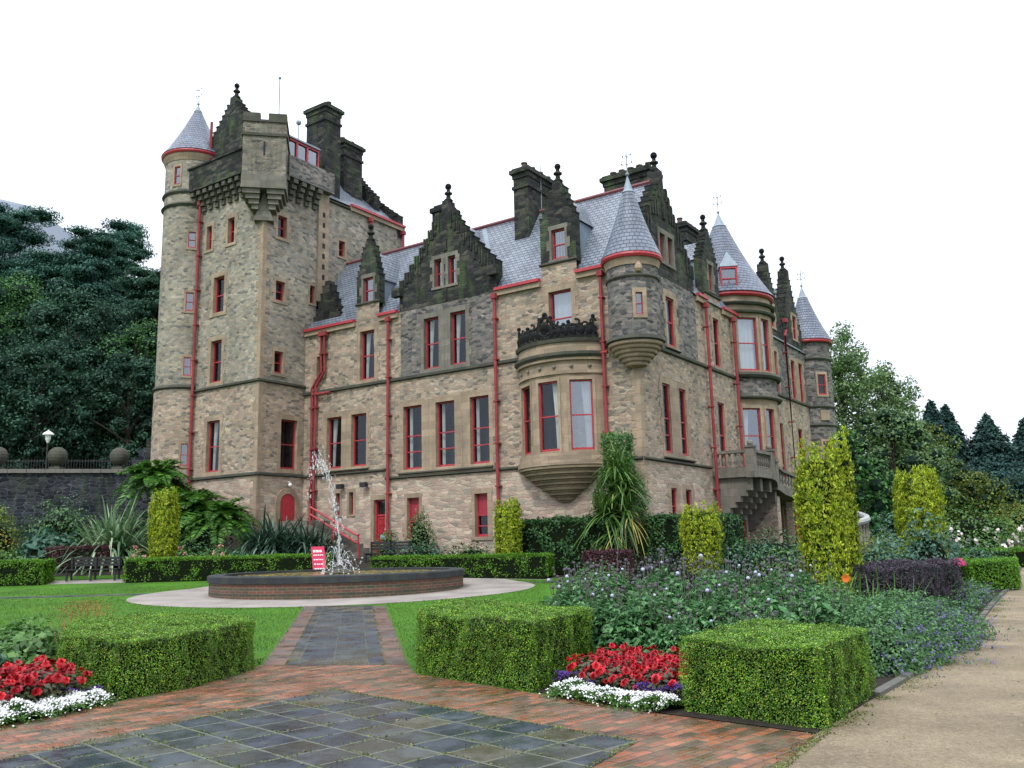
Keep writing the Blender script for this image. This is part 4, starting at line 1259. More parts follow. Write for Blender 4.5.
def drape(name, poly, mat, lift, uvax=None, thick=0.0):
    """flat sheet following the ground, 'lift' above it; uvax: (origin, axis) for UVs in metres"""
    import bmesh
    bm = bmesh.new()
    vs = [bm.verts.new((x, y, 0)) for x, y in poly]
    bm.faces.new(vs)
    bmesh.ops.triangulate(bm, faces=bm.faces[:])
    for yb in GY[1:-1]:
        bmesh.ops.bisect_plane(bm, geom=bm.verts[:] + bm.edges[:] + bm.faces[:], plane_co=(0, yb, 0), plane_no=(0, 1, 0))
    uvl = bm.loops.layers.uv.new('UVMap')
    for v in bm.verts:
        v.co.z = gz(v.co.y) + lift
    bm.normal_update()
    for f in bm.faces:
        if f.normal.z < 0: f.normal_flip()
        for l in f.loops:
            x, y = l.vert.co.x, l.vert.co.y
            if uvax:
                (ox, oy), (ax, ay) = uvax
                l[uvl].uv = ((x - ox) * ax + (y - oy) * ay, -(x - ox) * ay + (y - oy) * ax)
            else:
                l[uvl].uv = (x, y)
    me = bpy.data.meshes.new(name); bm.to_mesh(me); bm.free()
    me.materials.append(mat)
    o = bpy.data.objects.new(name, me); col.objects.link(o)
    return structure(o)

def ground_mats():
    G = {}
    k = NT('lawn_grass')
    p = k.obj()
    a = k.noise(p, 0.5, 4); b = k.noise(p, 14, 6, 0.75); c_ = k.noise(k.scale(p, (60, 60, 60)), 1.0, 3, 0.7)
    c = k.ramp(b, [(0.28, (0.030, 0.100, 0.005)), (0.6, (0.060, 0.170, 0.008)), (0.8, (0.10, 0.205, 0.014))])
    c = k.mix(1.0, c, k.ramp(a, [(0.3, 0.68), (0.7, 1.15)]), 'MULTIPLY')
    c = k.mix(k.ramp(k.noise(p, 1.9, 5, 0.7), [(0.58, 0.0), (0.75, 0.45)]), c, (0.16, 0.19, 0.035))
    c = k.mix(1.0, c, k.ramp(c_, [(0.25, 0.6), (0.75, 1.3)]), 'MULTIPLY')
    G['lawn'] = k.done(c, 0.8, k.bump(c_, 0.8, 0.03), 0.2)
    k = NT('garden_soil')
    n1 = k.noise(k.obj(), 9, 6, 0.75)
    G['soil'] = k.done(k.ramp(n1, [(0.3, (0.012, 0.010, 0.008)), (0.7, (0.045, 0.036, 0.027))]), 0.95, k.bump(n1, 1.0, 0.06), 0.2)
    k = NT('rolled_gravel')
    p = k.obj(); n1 = k.noise(p, 70, 5, 0.8); n2 = k.noise(p, 0.7, 6, 0.7); n3 = k.noise(p, 2.6, 6, 0.75); n4 = k.noise(p, 22, 5, 0.8)
    vo = k.n('ShaderNodeTexVoronoi', Vector=p, Scale=55.0)
    c = k.ramp(n1, [(0.3, (0.135, 0.105, 0.066)), (0.55, (0.25, 0.20, 0.132)), (0.75, (0.36, 0.30, 0.205))])
    c = k.mix(1.0, c, k.ramp(n2, [(0.3, 0.5), (0.65, 1.12)]), 'MULTIPLY')
    c = k.mix(1.0, c, k.ramp(n4, [(0.3, 0.55), (0.7, 1.4)]), 'MULTIPLY')
    c = k.mix(k.ramp(n3, [(0.5, 0.0), (0.72, 0.6)]), c, (0.17, 0.13, 0.08))
    c = k.mix(k.ramp(k.noise(p, 1.1, 5, 0.7), [(0.56, 0.0), (0.7, 0.4)]), c, (0.13, 0.13, 0.055))
    G['gravel'] = k.done(c, 0.9, k.bump(k.math('ADD', n1, k.math('MULTIPLY', vo.outputs['Distance'], 0.7)), 0.7, 0.012), 0.25)
    k = NT('pale_pink_paving')
    p = k.obj(); n1 = k.noise(p, 30, 5, 0.75); n2 = k.noise(p, 0.8, 5)
    c = k.ramp(n1, [(0.3, (0.19, 0.168, 0.15)), (0.7, (0.31, 0.28, 0.25))])
    G['ring'] = k.done(k.mix(1.0, c, k.ramp(n2, [(0.35, 0.72), (0.65, 1.12)]), 'MULTIPLY'), 0.7, k.bump(n1, 0.4, 0.01), 0.3)
    def tiles(name, w, h, cols, joint, jw, rough, offset=0.0, mossy=0.5, wob=0.012, bumpd=0.006):
        k = NT(name)
        uv = k.uv()
        wn = k.n('ShaderNodeTexNoise', Vector=uv, Scale=2.0, Detail=3)
        sc_ = k.n('ShaderNodeVectorMath', operation='SCALE'); k.link(wn.outputs['Color'], sc_.inputs[0]); sc_.inputs['Scale'].default_value = wob * 2
        ad = k.n('ShaderNodeVectorMath', operation='ADD'); k.link(uv, ad.inputs[0]); k.link(sc_.outputs[0], ad.inputs[1])
        s = k.n('ShaderNodeSeparateXYZ', Vector=ad.outputs[0])
        row = k.math('FLOOR', k.math('DIVIDE', s.outputs[1], h))
        xo = k.math('ADD', k.math('DIVIDE', s.outputs[0], w), k.math('MULTIPLY', row, offset))
        colm = k.math('FLOOR', xo)
        cx = k.n('ShaderNodeCombineXYZ', X=colm, Y=row)
        wno = k.n('ShaderNodeTexWhiteNoise', noise_dimensions='2D', Vector=cx.outputs[0])
        n = len(cols)
        c = k.ramp(wno.outputs['Value'], [(i / n, q) for i, q in enumerate(cols)], 'CONSTANT')
        gr = k.noise(uv, 11, 6, 0.75); big = k.noise(uv, 1.1, 5, 0.65)
        c = k.mix(0.8, c, k.ramp(gr, [(0.25, 0.55), (0.75, 1.5)]), 'MULTIPLY')
        fx = k.math('FRACT', xo); fy = k.math('FRACT', k.math('DIVIDE', s.outputs[1], h))
        ex = k.math('MULTIPLY', k.math('MINIMUM', fx, k.math('SUBTRACT', 1.0, fx)), w)
        ey = k.math('MULTIPLY', k.math('MINIMUM', fy, k.math('SUBTRACT', 1.0, fy)), h)
        e = k.math('MINIMUM', ex, ey)
        jm = k.math('MULTIPLY', k.ramp(k.math('DIVIDE', e, jw), [(0.35, 1.0), (1.0, 0.0)]), k.ramp(k.noise(uv, 5.0, 4, 0.7), [(0.35, 0.35), (0.6, 1.0)]))
        jc = k.mix(k.ramp(k.noise(uv, 2.5, 4, 0.7), [(0.45, 0.0), (0.65, 0.75)]), joint, (0.085, 0.11, 0.035))
        c = k.mix(jm, c, jc)
        c = k.mix(k.ramp(k.noise(uv, 3.4, 6, 0.75), [(0.55, 0.0), (0.75, mossy)]), c, (0.075, 0.10, 0.03))
        c = k.mix(1.0, c, k.ramp(big, [(0.3, 0.75), (0.7, 1.2)]), 'MULTIPLY')
        rr = k.math('ADD', k.ramp(k.noise(uv, 2.2, 4, 0.6), [(0.35, rough * 0.6), (0.6, rough + 0.3)]), k.math('MULTIPLY', jm, 0.25))
        hh = k.math('ADD', k.ramp(k.math('DIVIDE', e, jw), [(0.2, 0.0), (1.2, 1.0)]), k.math('MULTIPLY', gr, 0.3))
        tilt = k.math('MULTIPLY', wno.outputs['Value'], 0.3)
        return k.done(c, rr, k.bump(k.math('ADD', hh, tilt), 0.8, bumpd), 0.5)
    SL = [(0.0272, 0.037, 0.0496), (0.0374, 0.0488, 0.06), (0.0204, 0.0296, 0.044), (0.051, 0.0577, 0.0544), (0.0306, 0.0429, 0.0512), (0.0646, 0.0607, 0.044), (0.034, 0.0407, 0.04), (0.0245, 0.034, 0.0464), (0.0442, 0.0518, 0.0576)]
    BR = [(0.1928, 0.0723, 0.038), (0.2344, 0.0829, 0.0433), (0.1423, 0.0644, 0.0365), (0.1108, 0.0617, 0.035), (0.271, 0.1032, 0.0531), (0.0731, 0.0503, 0.0319), (0.1731, 0.0873, 0.0486), (0.1256, 0.0829, 0.048), (0.2018, 0.0767, 0.041), (0.096, 0.0662, 0.0373)]
    G['slate'] = tiles('wet_slate_flags', 0.45, 0.45, SL, (0.12, 0.12, 0.085), 0.017, 0.13, mossy=0.3)
    G['brick'] = tiles('wet_red_brick_paving', 0.225, 0.112, BR, (0.045, 0.045, 0.032), 0.017, 0.18, offset=0.5, mossy=0.15, wob=0.002, bumpd=0.014)
    G['path'] = tiles('dark_path_flags', 0.62, 0.50, SL, (0.05, 0.055, 0.045), 0.014, 0.2, offset=0.37, mossy=0.35)
    G['border'] = tiles('dark_brick_border', 0.35, 0.6, [(0.09, 0.055, 0.042), (0.12, 0.065, 0.048), (0.07, 0.052, 0.045)], (0.06, 0.06, 0.045), 0.015, 0.35)
    return G
G = ground_mats()
MATS_G = G

# one sheet to the horizon
mb = MB()
xs = [-900, -200, -60, -20, 0, 20, 60, 200, 900]
for y0, y1 in zip(GY, GY[1:]):
    for x0, x1 in zip(xs, xs[1:]):
        mb.add([(x0, y0, gz(y0)), (x1, y0, gz(y0)), (x1, y1, gz(y1)), (x0, y1, gz(y1))])
structure(mb.build('ground', G['lawn']))

pax = (-0.176, 0.984)                     # axis of the path to the fountain
FC = (-5.95, 30.3); FRAD = 4.15
def circ(c, r, n=64): return [(c[0] + r * math.cos(6.28319 * i / n), c[1] + r * math.sin(6.28319 * i / n)) for i in range(n)]
drape('ring_path', circ(FC, 6.55), G['ring'], 0.008)
drape('gravel_path', [(2.1, 8.1), (3.4, 9.8), (4.2, 10.8), (7.6, 15.95), (10.8, 21.2), (13.5, 25.5), (19.0, 34.8), (24, 42), (27, 42), (23, 35), (16.5, 24.8), (12, 18), (14, 3), (14, -4), (0.2, -4), (0.2, 4.6), (0.6, 7.75)], G['gravel'], 0.002)
drape('garden_bed', [(0.15, 10.42), (1.25, 9.05), (2.5, 7.9), (3.72, 9.62), (7.9, 15.8), (11.05, 21.05), (13.8, 25.4), (19.3, 34.7), (24, 42), (24, 46), (4, 46), (2.4, 34), (1.5, 30.5), (1.0, 24.5), (0.95, 14.5), (-0.9, 14.8), (-1.3, 12.3)], G['soil'], 0.012)
drape('garden_bed', [(-3.85, 13.2), (-4.56, 10.42), (-5.2, 9.05), (-8, 4), (-16, 8), (-12, 16), (-8.6, 15.4), (-5.5, 14.7)], G['soil'], 0.012)
drape('garden_bed', [(-30, 38.1), (-24, 37.9), (-8.4, 37.9), (-6.5, 37.9), (1.5, 34.3), (4, 34), (4, 48), (-30, 58)], G['soil'], 0.012)
bd = (0.70, -0.714)                       # plaza edge direction
drape('brick_paving', [(2.5, 7.86), (1.33, 9.05), (0.15, 10.32), (-1.35, 12.05), (-1.55, 12.95), (-3.72, 13.3), (-4.52, 10.38), (-5.14, 9.05), (-8.2, 3.4), (-8, -4), (0.5, -4), (0.9, 4.6), (1.85, 6.75)], G['brick'], 0.004, ((2.5, 7.86), (0.714, 0.70)))
drape('slate_paving', [(-2.2, 10.92), (0.99, 7.78), (-0.9, 4.4), (-3, 0), (-9, 0), (-6.5, 4.1)], G['slate'], 0.008, ((0.99, 7.78), bd))
pl0, pr0, pl1, pr1 = (-3.72, 13.3), (-1.55, 12.95), (-5.62, 23.9), (-3.42, 23.5)
lerp = lambda a, b, t: (a[0] + (b[0] - a[0]) * t, a[1] + (b[1] - a[1]) * t)
drape('path_border', [pl0, lerp(pl0, pr0, 0.16), lerp(pl1, pr1, 0.16), pl1], G['border'], 0.006, (pl0, pax))
drape('path_border', [lerp(pl0, pr0, 0.84), pr0, pr1, lerp(pl1, pr1, 0.84)], G['border'], 0.006, (pr0, pax))
drape('slate_path', [lerp(pl0, pr0, 0.16), lerp(pl0, pr0, 0.84), lerp(pl1, pr1, 0.84), lerp(pl1, pr1, 0.16)], G['path'], 0.006, (pl0, pax))
drape('slate_path', [(-22, 29.6), (-12.2, 30.2), (-12.2, 31.0), (-22, 30.6)], G['path'], 0.004, ((-22, 29), (1, 0.04)))
drape('slate_path', [(0.3, 31.2), (3.4, 32.4), (3.4, 33.4), (0.2, 32.2)], G['path'], 0.004, ((0, 31), (1, 0.3)))
drape('slate_path', [(-24, 36.1), (-6.6, 36.3), (1.2, 33.2), (1.4, 33.8), (-6.4, 37.2), (-24, 37.0)], G['ring'], 0.004, ((0, 31), (1, 0.0)))
# kerb stones along the gravel path
kpts = [(3.72, 9.6), (4.45, 10.6), (7.92, 15.8), (11.1, 21.0), (13.85, 25.3), (19.35, 34.6)]
mb = MB()
for a, b in zip(kpts, kpts[1:]):
    L = math.hypot(b[0] - a[0], b[1] - a[1]); n = max(1, int(L / 0.9))
    F_ = Frame(a, (b[0] - a[0], b[1] - a[1]))
    for i in range(n):
        s0, s1 = L * i / n + 0.008, L * (i + 1) / n - 0.008
        zz = gz(a[1] + (b[1] - a[1]) * (i + .5) / n) + random.uniform(-.008, .008)
        mb.fbox(F_, s0, s1, zz - 0.15, zz + 0.045, -0.08 + random.uniform(-.01, .01), 0.02)
structure(mb.build('kerb', ashlar('grey_kerb_stone', (0.13, 0.125, 0.11), (0.04, 0.042, 0.03), 5, 5, 0.8, 0.6)))
# distant moor behind the wood
mb = MB()
random.seed(3)
prev = None
rows = []
for j in range(9):
    row = []
    for i in range(61):
        x = -620 + i * 13.0; d = j / 8
        prof = 142 * math.exp(-((x + 232) / 92) ** 2) + 24
        h = prof * math.sin(d * math.pi * 0.5) ** 0.8 + 5 * noise.noise((x * 0.02, j * 0.7, 0)) * d
        row.append((x, 240 + 160 * d, h - 3))
    rows.append(row)
mb.smooth = True
for a, b in zip(rows, rows[1:]):
    for i in range(60): mb.add([a[i], a[i + 1], b[i + 1], b[i]])
k = NT('hazy_moor'); n1 = k.noise(k.obj(), 0.03, 6, 0.7)  # blue-grey of distance haze put into the hill colour
structure(mb.build('hill', k.done(k.ramp(n1, [(0.3, (0.13, 0.155, 0.185)), (0.7, (0.185, 0.205, 0.245))]), 0.95)))

# ================================================================== FOUNTAIN
def brick_round():
    k = NT('old_fountain_brick')
    uv = k.uv()
    br = k.n('ShaderNodeTexBrick', Vector=uv, Color1=(0.13, 0.058, 0.040, 1), Color2=(0.06, 0.055, 0.042, 1), Mortar=(0.13, 0.12, 0.10, 1))
    br.inputs['Scale'].default_value = 1; br.inputs['Brick Width'].default_value = 0.23; br.inputs['Row Height'].default_value = 0.085; br.inputs['Mortar Size'].default_value = 0.011
    s = k.n('ShaderNodeSeparateXYZ', Vector=uv)
    row = k.math('FLOOR', k.math('DIVIDE', s.outputs[1], 0.085))
    wn = k.n('ShaderNodeTexWhiteNoise', noise_dimensions='1D', W=row)
    c = k.mix(0.85, br.outputs['Color'], k.ramp(wn.outputs['Value'], [(0, (0.6, 0.75, 0.6)), (0.5, (1.5, 1.0, 0.9)), (1, (0.8, 1.0, 0.75))]), 'MULTIPLY')
    g_ = k.noise(uv, 1.5, 5, 0.7)
    c = k.mix(k.ramp(g_, [(0.45, 0), (0.7, 0.7)]), c, (0.04, 0.045, 0.03))
    return k.done(c, 0.75, k.bump(br.outputs['Fac'], -0.4, 0.01), 0.3)
fz0, fz1 = -0.05, 0.87
fb = MB()
fb.revolve([(FRAD, fz0), (FRAD, 0.66)], *FC, n=72, smooth=False)
fb.revolve([(FRAD - 0.42, 0.70), (FRAD - 0.42, 0.1), (0, 0.1)], *FC, n=72, smooth=False)
fount = fb.build('fountain', brick_round())
tag(fount, 'round brick fountain basin with dark coping and a water jet in the lawn', 'fountain')
q = MB(); q.revolve([(FRAD - 0.02, 0.655), (FRAD + 0.06, 0.66), (FRAD + 0.06, 0.84), (FRAD + 0.02, fz1), (FRAD - 0.44, fz1), (FRAD - 0.44, 0.7), (FRAD - 0.40, 0.69)], *FC, n=72, smooth=False)
cop = q.build('coping', ashlar('black_wet_coping', (0.040, 0.045, 0.050), (0.016, 0.02, 0.018), 0.9, 5, 0.6, 0.35), fount)
k = NT('pool_water')
nn = k.noise(k.obj(), 3.5, 3, 0.6)
lv = k.n('ShaderNodeTexVoronoi', Vector=k.obj(), Scale=3.2)
wc = k.ramp(k.noise(k.obj(), 1.2, 4, 0.7), [(0.35, (0.10, 0.105, 0.085)), (0.6, (0.24, 0.21, 0.13))])
wm_ = k.done(wc, 0.08, k.bump(nn, 0.35, 0.05), 0.5)
q = MB(); q.revolve([(0, 0.79), (FRAD - 0.42, 0.79)], *FC, n=64); q.build('water', wm_, fount)
# floating yellow leaves: nobody could count them
P = []
mbl = MB()
for i in range(1100):
    a = random.uniform(0, 6.283); r_ = (FRAD - 0.5) * math.sqrt(random.random()); s = random.uniform(0.05, 0.10); t = random.uniform(0, 3)
    cx, cy = FC[0] + r_ * math.cos(a), FC[1] + r_ * math.sin(a)
    mbl.add([(cx + s * math.cos(t + d), cy + s * (0.6 + 0.4 * (i % 2)) * math.sin(t + d), 0.795 + 0.0001 * (i % 9)) for d in (0, 1.57, 3.14, 4.71)])
k_ = mbl.build('floating_leaves', foliage('yellow_fallen_leaf', [(0, (0.35, 0.22, 0.03)), (0.5, (0.45, 0.34, 0.06)), (1, (0.22, 0.12, 0.03))], trans=0.1), fount); k_['kind'] = 'stuff'
q = MB(); q.revolve([(0.34, 0.5), (0.34, 0.82), (0.26, 0.92), (0.12, 0.98), (0.1, 1.08), (0.0, 1.08)], *FC, n=16, smooth=False)
for i in range(7):
    a = i * 0.9; q.ball((FC[0] + 0.34 * math.cos(a), FC[1] + 0.34 * math.sin(a), 0.83), 0.16, 8, 0.7)
q.build('nozzle', M['string'], fount)
# water jet: thin rising column, spray falling back, droplets
k = NT('jet_water')
jg = k.n('ShaderNodeBsdfGlossy'); jg.inputs['Roughness'].default_value = 0.12
jt = k.n('ShaderNodeBsdfTransparent'); jd = k.n('ShaderNodeBsdfDiffuse'); jd.inputs[0].default_value = (0.85, 0.88, 0.92, 1)
m1 = k.n('ShaderNodeMixShader'); m1.inputs[0].default_value = 0.45; k.link(jd.outputs[0], m1.inputs[1]); k.link(jg.outputs[0], m1.inputs[2])
m2 = k.n('ShaderNodeMixShader'); m2.inputs[0].default_value = 0.5; k.link(jt.outputs[0], m2.inputs[1]); k.link(m1.outputs[0], m2.inputs[2])
k.link(m2.outputs[0], k.out.inputs[0])
jm = k.m
q = MB()
top = 4.72
jx = lambda t: -0.62 * t ** 2.0                      # the jet leans with the breeze
def jit(a): return random.uniform(-a, a)
for s in range(4):
    pts = []
    for i in range(15):
        t = i / 14
        sp = 0.03 + 0.10 * t ** 2
        pts.append((FC[0] + jx(t) + jit(sp), FC[1] + jit(sp), 1.05 + (top - 1.05) * t - (0.25 * random.random() if t > .8 else 0)))
    q.tube(pts, 0.012, 5, 0.005)
# falling drops on the left and a plume at the top
for i in range(330):
    t = random.random()
    if i < 100:
        x = jx(1) + random.gauss(-0.04, 0.15); z = top + random.gauss(-0.2, 0.24); y = random.gauss(0, 0.15)
    elif i < 160:
        fx = random.random(); x = jx(1) - 0.1 - 0.42 * fx ** 0.6 + jit(0.08); z = top - 0.1 - 1.6 * fx ** 1.8 + jit(0.3); y = jit(0.25)
    else:
        tt = random.random(); x = jx(tt) + random.gauss(0, 0.05 + 0.08 * tt); z = 1.1 + 3.5 * tt; y = random.gauss(0, 0.08)
    q.ball((FC[0] + x, FC[1] + y, z), random.uniform(0.005, 0.019), 5, random.uniform(1.5, 4.5))
# low side jets and splash
for i in range(11):
    a = i * 0.571; L = random.uniform(0.3, 0.75); h = random.uniform(0.3, 0.85)
    pts = [(FC[0] + math.cos(a) * L * t, FC[1] + math.sin(a) * L * t, 0.95 + 4 * h * t * (1 - t) - 0.15 * t) for t in np.linspace(0, 1, 9)]
    q.tube(pts, 0.007, 4, 0.004)
for i in range(260):
    a = random.uniform(0, 6.283); r_ = abs(random.gauss(0.25, 0.3)); q.ball((FC[0] + r_ * math.cos(a), FC[1] + r_ * math.sin(a), 0.78 + abs(random.gauss(0, 0.3))), random.uniform(0.008, 0.028), 5)
q.build('water_jet', jm, fount)
# ================================================================== PLANTS
def np_mesh(name, V, F4, mat, parent=None, smooth=False, F3=None):
    me = bpy.data.meshes.new(name)
    V = np.asarray(V, np.float32)
    n4 = len(F4)
    me.vertices.add(len(V)); me.vertices.foreach_set('co', V.ravel())
    me.loops.add(n4 * 4); me.polygons.add(n4)
    me.loops.foreach_set('vertex_index', np.asarray(F4, np.int32).ravel())
    me.polygons.foreach_set('loop_start', np.arange(0, n4 * 4, 4, dtype=np.int32))
    if smooth: me.polygons.foreach_set('use_smooth', np.ones(n4, bool))
    me.materials.append(mat)
    me.update(calc_edges=True)
    o = bpy.data.objects.new(name, me); col.objects.link(o)
    if parent is not None: o.parent = parent
    return o

def unit(a): return a / np.maximum(np.linalg.norm(a, axis=1, keepdims=True), 1e-9)

def leaf_arrays(P, N, size, asp=0.5, fold=0.15, T=None):
    """one rhombic leaf per point, lying in the plane normal to N, pointing along T"""
    n = len(P)
    if T is None: T = rng.normal(size=(n, 3))
    T = unit(T - N * np.sum(T * N, 1, keepdims=True)); B = np.cross(N, T)
    s = np.broadcast_to(np.asarray(size, float).reshape(-1, 1), (n, 1))
    a = P; c = P + T * s
    m = P + T * s * 0.45 + N * s * fold
    b = m + B * s * asp * 0.5; d = m - B * s * asp * 0.5
    V = np.stack([a, b, c, d], 1).reshape(-1, 3)
    return V, np.arange(n * 4).reshape(-1, 4)

def join(parts):
    Vs, Fs, o = [], [], 0
    for V, F_ in parts:
        Vs.append(V); Fs.append(F_ + o); o += len(V)
    return np.concatenate(Vs), np.concatenate(Fs)

def leaves(name, P, N, size, mat, parent=None, asp=0.5, fold=0.15, T=None):
    V, F_ = leaf_arrays(np.asarray(P), unit(np.asarray(N)), size, asp, fold, T)
    return np_mesh(name, V, F_, mat, parent)

def blade_arrays(P, D, L, W, droop, seg=5, taper=0.8):
    """strap leaves from P along D, bending down"""
    n = len(P)
    D = unit(D); L = np.broadcast_to(np.asarray(L, float), (n,)); W = np.broadcast_to(np.asarray(W, float), (n,)); droop = np.broadcast_to(np.asarray(droop, float), (n,))
    up = np.array([0, 0, 1.0])
    S = np.cross(D, up); S = np.where(np.linalg.norm(S, axis=1, keepdims=True) < 1e-3, np.array([1.0, 0, 0]), S); S = unit(S)
    V = np.zeros((n, seg + 1, 2, 3))
    for k in range(seg + 1):
        t = k / seg
        c = P + D * (L * t)[:, None]
        c[:, 2] -= droop * L * t ** 2.2
        w = W * (1 - t ** 2 * taper) * (0.7 + 0.3 * min(1, t * 4)) * 0.5
        V[:, k, 0] = c - S * w[:, None]; V[:, k, 1] = c + S * w[:, None]
    idx = np.arange(n * (seg + 1) * 2).reshape(n, seg + 1, 2)
    F_ = np.stack([idx[:, :-1, 0], idx[:, :-1, 1], idx[:, 1:, 1], idx[:, 1:, 0]], -1).reshape(-1, 4)
    return V.reshape(-1, 3), F_
def blades(name, P, D, L, W, droop, mat, parent=None, seg=5, taper=0.85):
    V, F_ = blade_arrays(np.asarray(P, float), np.asarray(D, float), L, W, droop, seg, taper)
    return np_mesh(name, V, F_, mat, parent)

L_ = {}
L_['box'] = foliage('box_hedge_leaf', [(0, (0.0297, 0.0938, 0.0066)), (0.45, (0.0743, 0.1938, 0.011)), (0.84, (0.1553, 0.3187, 0.0176)), (0.96, (0.351, 0.4875, 0.0385)), (1, (0.405, 0.3125, 0.077))], 0.5, 0.14, 5, 0.45, 0.4, (0.12, 0.125, 0.025))
L_['boxfar'] = foliage('far_hedge_leaf', [(0, (0.039, 0.1125, 0.0088)), (0.6, (0.091, 0.2375, 0.0132)), (1, (0.182, 0.3625, 0.0242))], 0.55, 0.3, 2.0, 0.25)
L_['core'] = plain('dark_core_shade', (0.005, 0.009, 0.003), 0.95, 0.1, 0.3, 8)  # near-black colour stands in for shade in the gaps between leaves
L_['purple'] = foliage('purple_barberry_leaf', [(0, (0.040, 0.014, 0.022)), (0.6, (0.075, 0.026, 0.036)), (1, (0.13, 0.055, 0.05))], 0.6, 0.2, 3, 0.3)
L_['purplegrey'] = foliage('dusky_purple_leaf', [(0, (0.030, 0.028, 0.040)), (0.6, (0.055, 0.048, 0.066)), (1, (0.10, 0.065, 0.085))], 0.6, 0.2, 3, 0.3)
L_['yew'] = foliage('golden_yew_leaf', [(0, (0.08, 0.16, 0.008)), (0.3, (0.18, 0.28, 0.012)), (0.65, (0.35, 0.44, 0.018)), (1, (0.58, 0.60, 0.05))], 0.5, 0.3, 4.5, 0.4)
L_['yewdk'] = foliage('shaded_yew_leaf', [(0, (0.025, 0.06, 0.006)), (0.6, (0.07, 0.125, 0.010)), (1, (0.16, 0.22, 0.016))], 0.6, 0.2, 3, 0.3)  # darker copy of the yew leaf, shade of the gaps in its colour
L_['thistle'] = foliage('globe_thistle_leaf', [(0, (0.0285, 0.0945, 0.0306)), (0.5, (0.0589, 0.1733, 0.054)), (0.85, (0.1092, 0.2625, 0.0855)), (1, (0.1805, 0.3465, 0.135))], 0.5, 0.25, 4, 0.35)
L_['head'] = plain('faded_thistle_head', (0.095, 0.082, 0.10), 0.9, 0.2, 0.4, 60, bump=0.6)
L_['headblue'] = plain('pale_blue_thistle_head', (0.42, 0.44, 0.60), 0.9, 0.2, 0.3, 60, bump=0.6)
L_['stem'] = plain('grey_green_stem', (0.075, 0.10, 0.06), 0.7, 0.2, 0.2)
L_['redpetal'] = foliage('red_begonia_petal', [(0, (0.22, 0.003, 0.008)), (0.5, (0.50, 0.006, 0.012)), (0.9, (0.68, 0.016, 0.025)), (1, (0.70, 0.09, 0.14))], 0.5, 0.3, 6, 0.2, 0.35, None, True)
L_['begleaf'] = foliage('bronze_begonia_leaf', [(0, (0.030, 0.030, 0.014)), (0.5, (0.05, 0.075, 0.022)), (1, (0.10, 0.055, 0.03))], 0.35, 0.2, 6, 0.3)
L_['whitepetal'] = foliage('white_alyssum_petal', [(0, (0.62, 0.63, 0.60)), (0.6, (0.80, 0.80, 0.79)), (1, (0.70, 0.70, 0.74))], 0.6, 0.25, 6, 0.1)
L_['blue'] = foliage('violet_lobelia_petal', [(0, (0.05, 0.02, 0.16)), (1, (0.12, 0.05, 0.30))], 0.6, 0.25, 6, 0.2)
L_['green'] = foliage('fresh_green_leaf', [(0, (0.035, 0.095, 0.018)), (0.6, (0.075, 0.18, 0.035)), (1, (0.13, 0.25, 0.06))], 0.5, 0.28, 3, 0.3)
L_['bluegreen'] = foliage('blue_green_leaf', [(0, (0.025, 0.075, 0.05)), (0.6, (0.05, 0.14, 0.09)), (1, (0.10, 0.22, 0.15))], 0.45, 0.25, 3, 0.3)
L_['catmint'] = foliage('grey_catmint_leaf', [(0, (0.035, 0.110, 0.032)), (0.6, (0.072, 0.18, 0.055)), (1, (0.14, 0.27, 0.11))], 0.65, 0.25, 3, 0.25)
L_['lavender'] = foliage('lavender_petal', [(0, (0.11, 0.08, 0.27)), (0.6, (0.20, 0.15, 0.42)), (1, (0.31, 0.26, 0.52))], 0.7, 0.25, 3, 0.2)
L_['flax'] = foliage('variegated_flax_leaf', [(0, (0.045, 0.11, 0.04)), (0.5, (0.09, 0.18, 0.075)), (0.78, (0.18, 0.27, 0.13)), (1, (0.42, 0.48, 0.30))], 0.35, 0.2, 2, 0.2, 0.5)
L_['dkflax'] = foliage('dark_flax_leaf', [(0, (0.012, 0.036, 0.022)), (0.6, (0.028, 0.075, 0.042)), (0.9, (0.055, 0.12, 0.07)), (1, (0.16, 0.22, 0.18))], 0.3, 0.15, 2, 0.3, 0.6)
L_['fern'] = foliage('tree_fern_leaf', [(0, (0.028, 0.095, 0.012)), (0.6, (0.060, 0.175, 0.020)), (1, (0.14, 0.31, 0.045))], 0.5, 0.3, 1.2, 0.45)
L_['cord'] = foliage('cordyline_leaf', [(0, (0.030, 0.080, 0.014)), (0.55, (0.060, 0.15, 0.025)), (0.95, (0.12, 0.22, 0.04)), (1, (0.36, 0.36, 0.09))], 0.4, 0.2, 1.5, 0.3, 0.5)
L_['cordyel'] = foliage('yellowed_cordyline_leaf', [(0, (0.25, 0.24, 0.05)), (0.6, (0.42, 0.40, 0.10)), (1, (0.50, 0.42, 0.15))], 0.5, 0.2, 2, 0.2)
L_['ivy'] = foliage('climber_leaf', [(0, (0.0216, 0.072, 0.012)), (0.6, (0.042, 0.132, 0.0192)), (1, (0.084, 0.204, 0.036))], 0.5, 0.2, 2, 0.3)
L_['laurel'] = foliage('dark_shrub_leaf', [(0, (0.0156, 0.0585, 0.0182)), (0.6, (0.0364, 0.1105, 0.0286)), (1, (0.078, 0.182, 0.052))], 0.45, 0.2, 1.2, 0.35)
L_['wood'] = foliage('woodland_leaf', [(0, (0.0149, 0.0444, 0.0319)), (0.6, (0.0295, 0.0835, 0.0515)), (1, (0.0617, 0.1436, 0.0736))], 0.7, 0.15, 0.35, 0.5, 0.2)
L_['woodlite'] = foliage('light_woodland_leaf', [(0, (0.0274, 0.0798, 0.0271)), (0.6, (0.0548, 0.145, 0.0438)), (1, (0.1141, 0.2392, 0.0626))], 0.7, 0.2, 0.35, 0.45, 0.2)
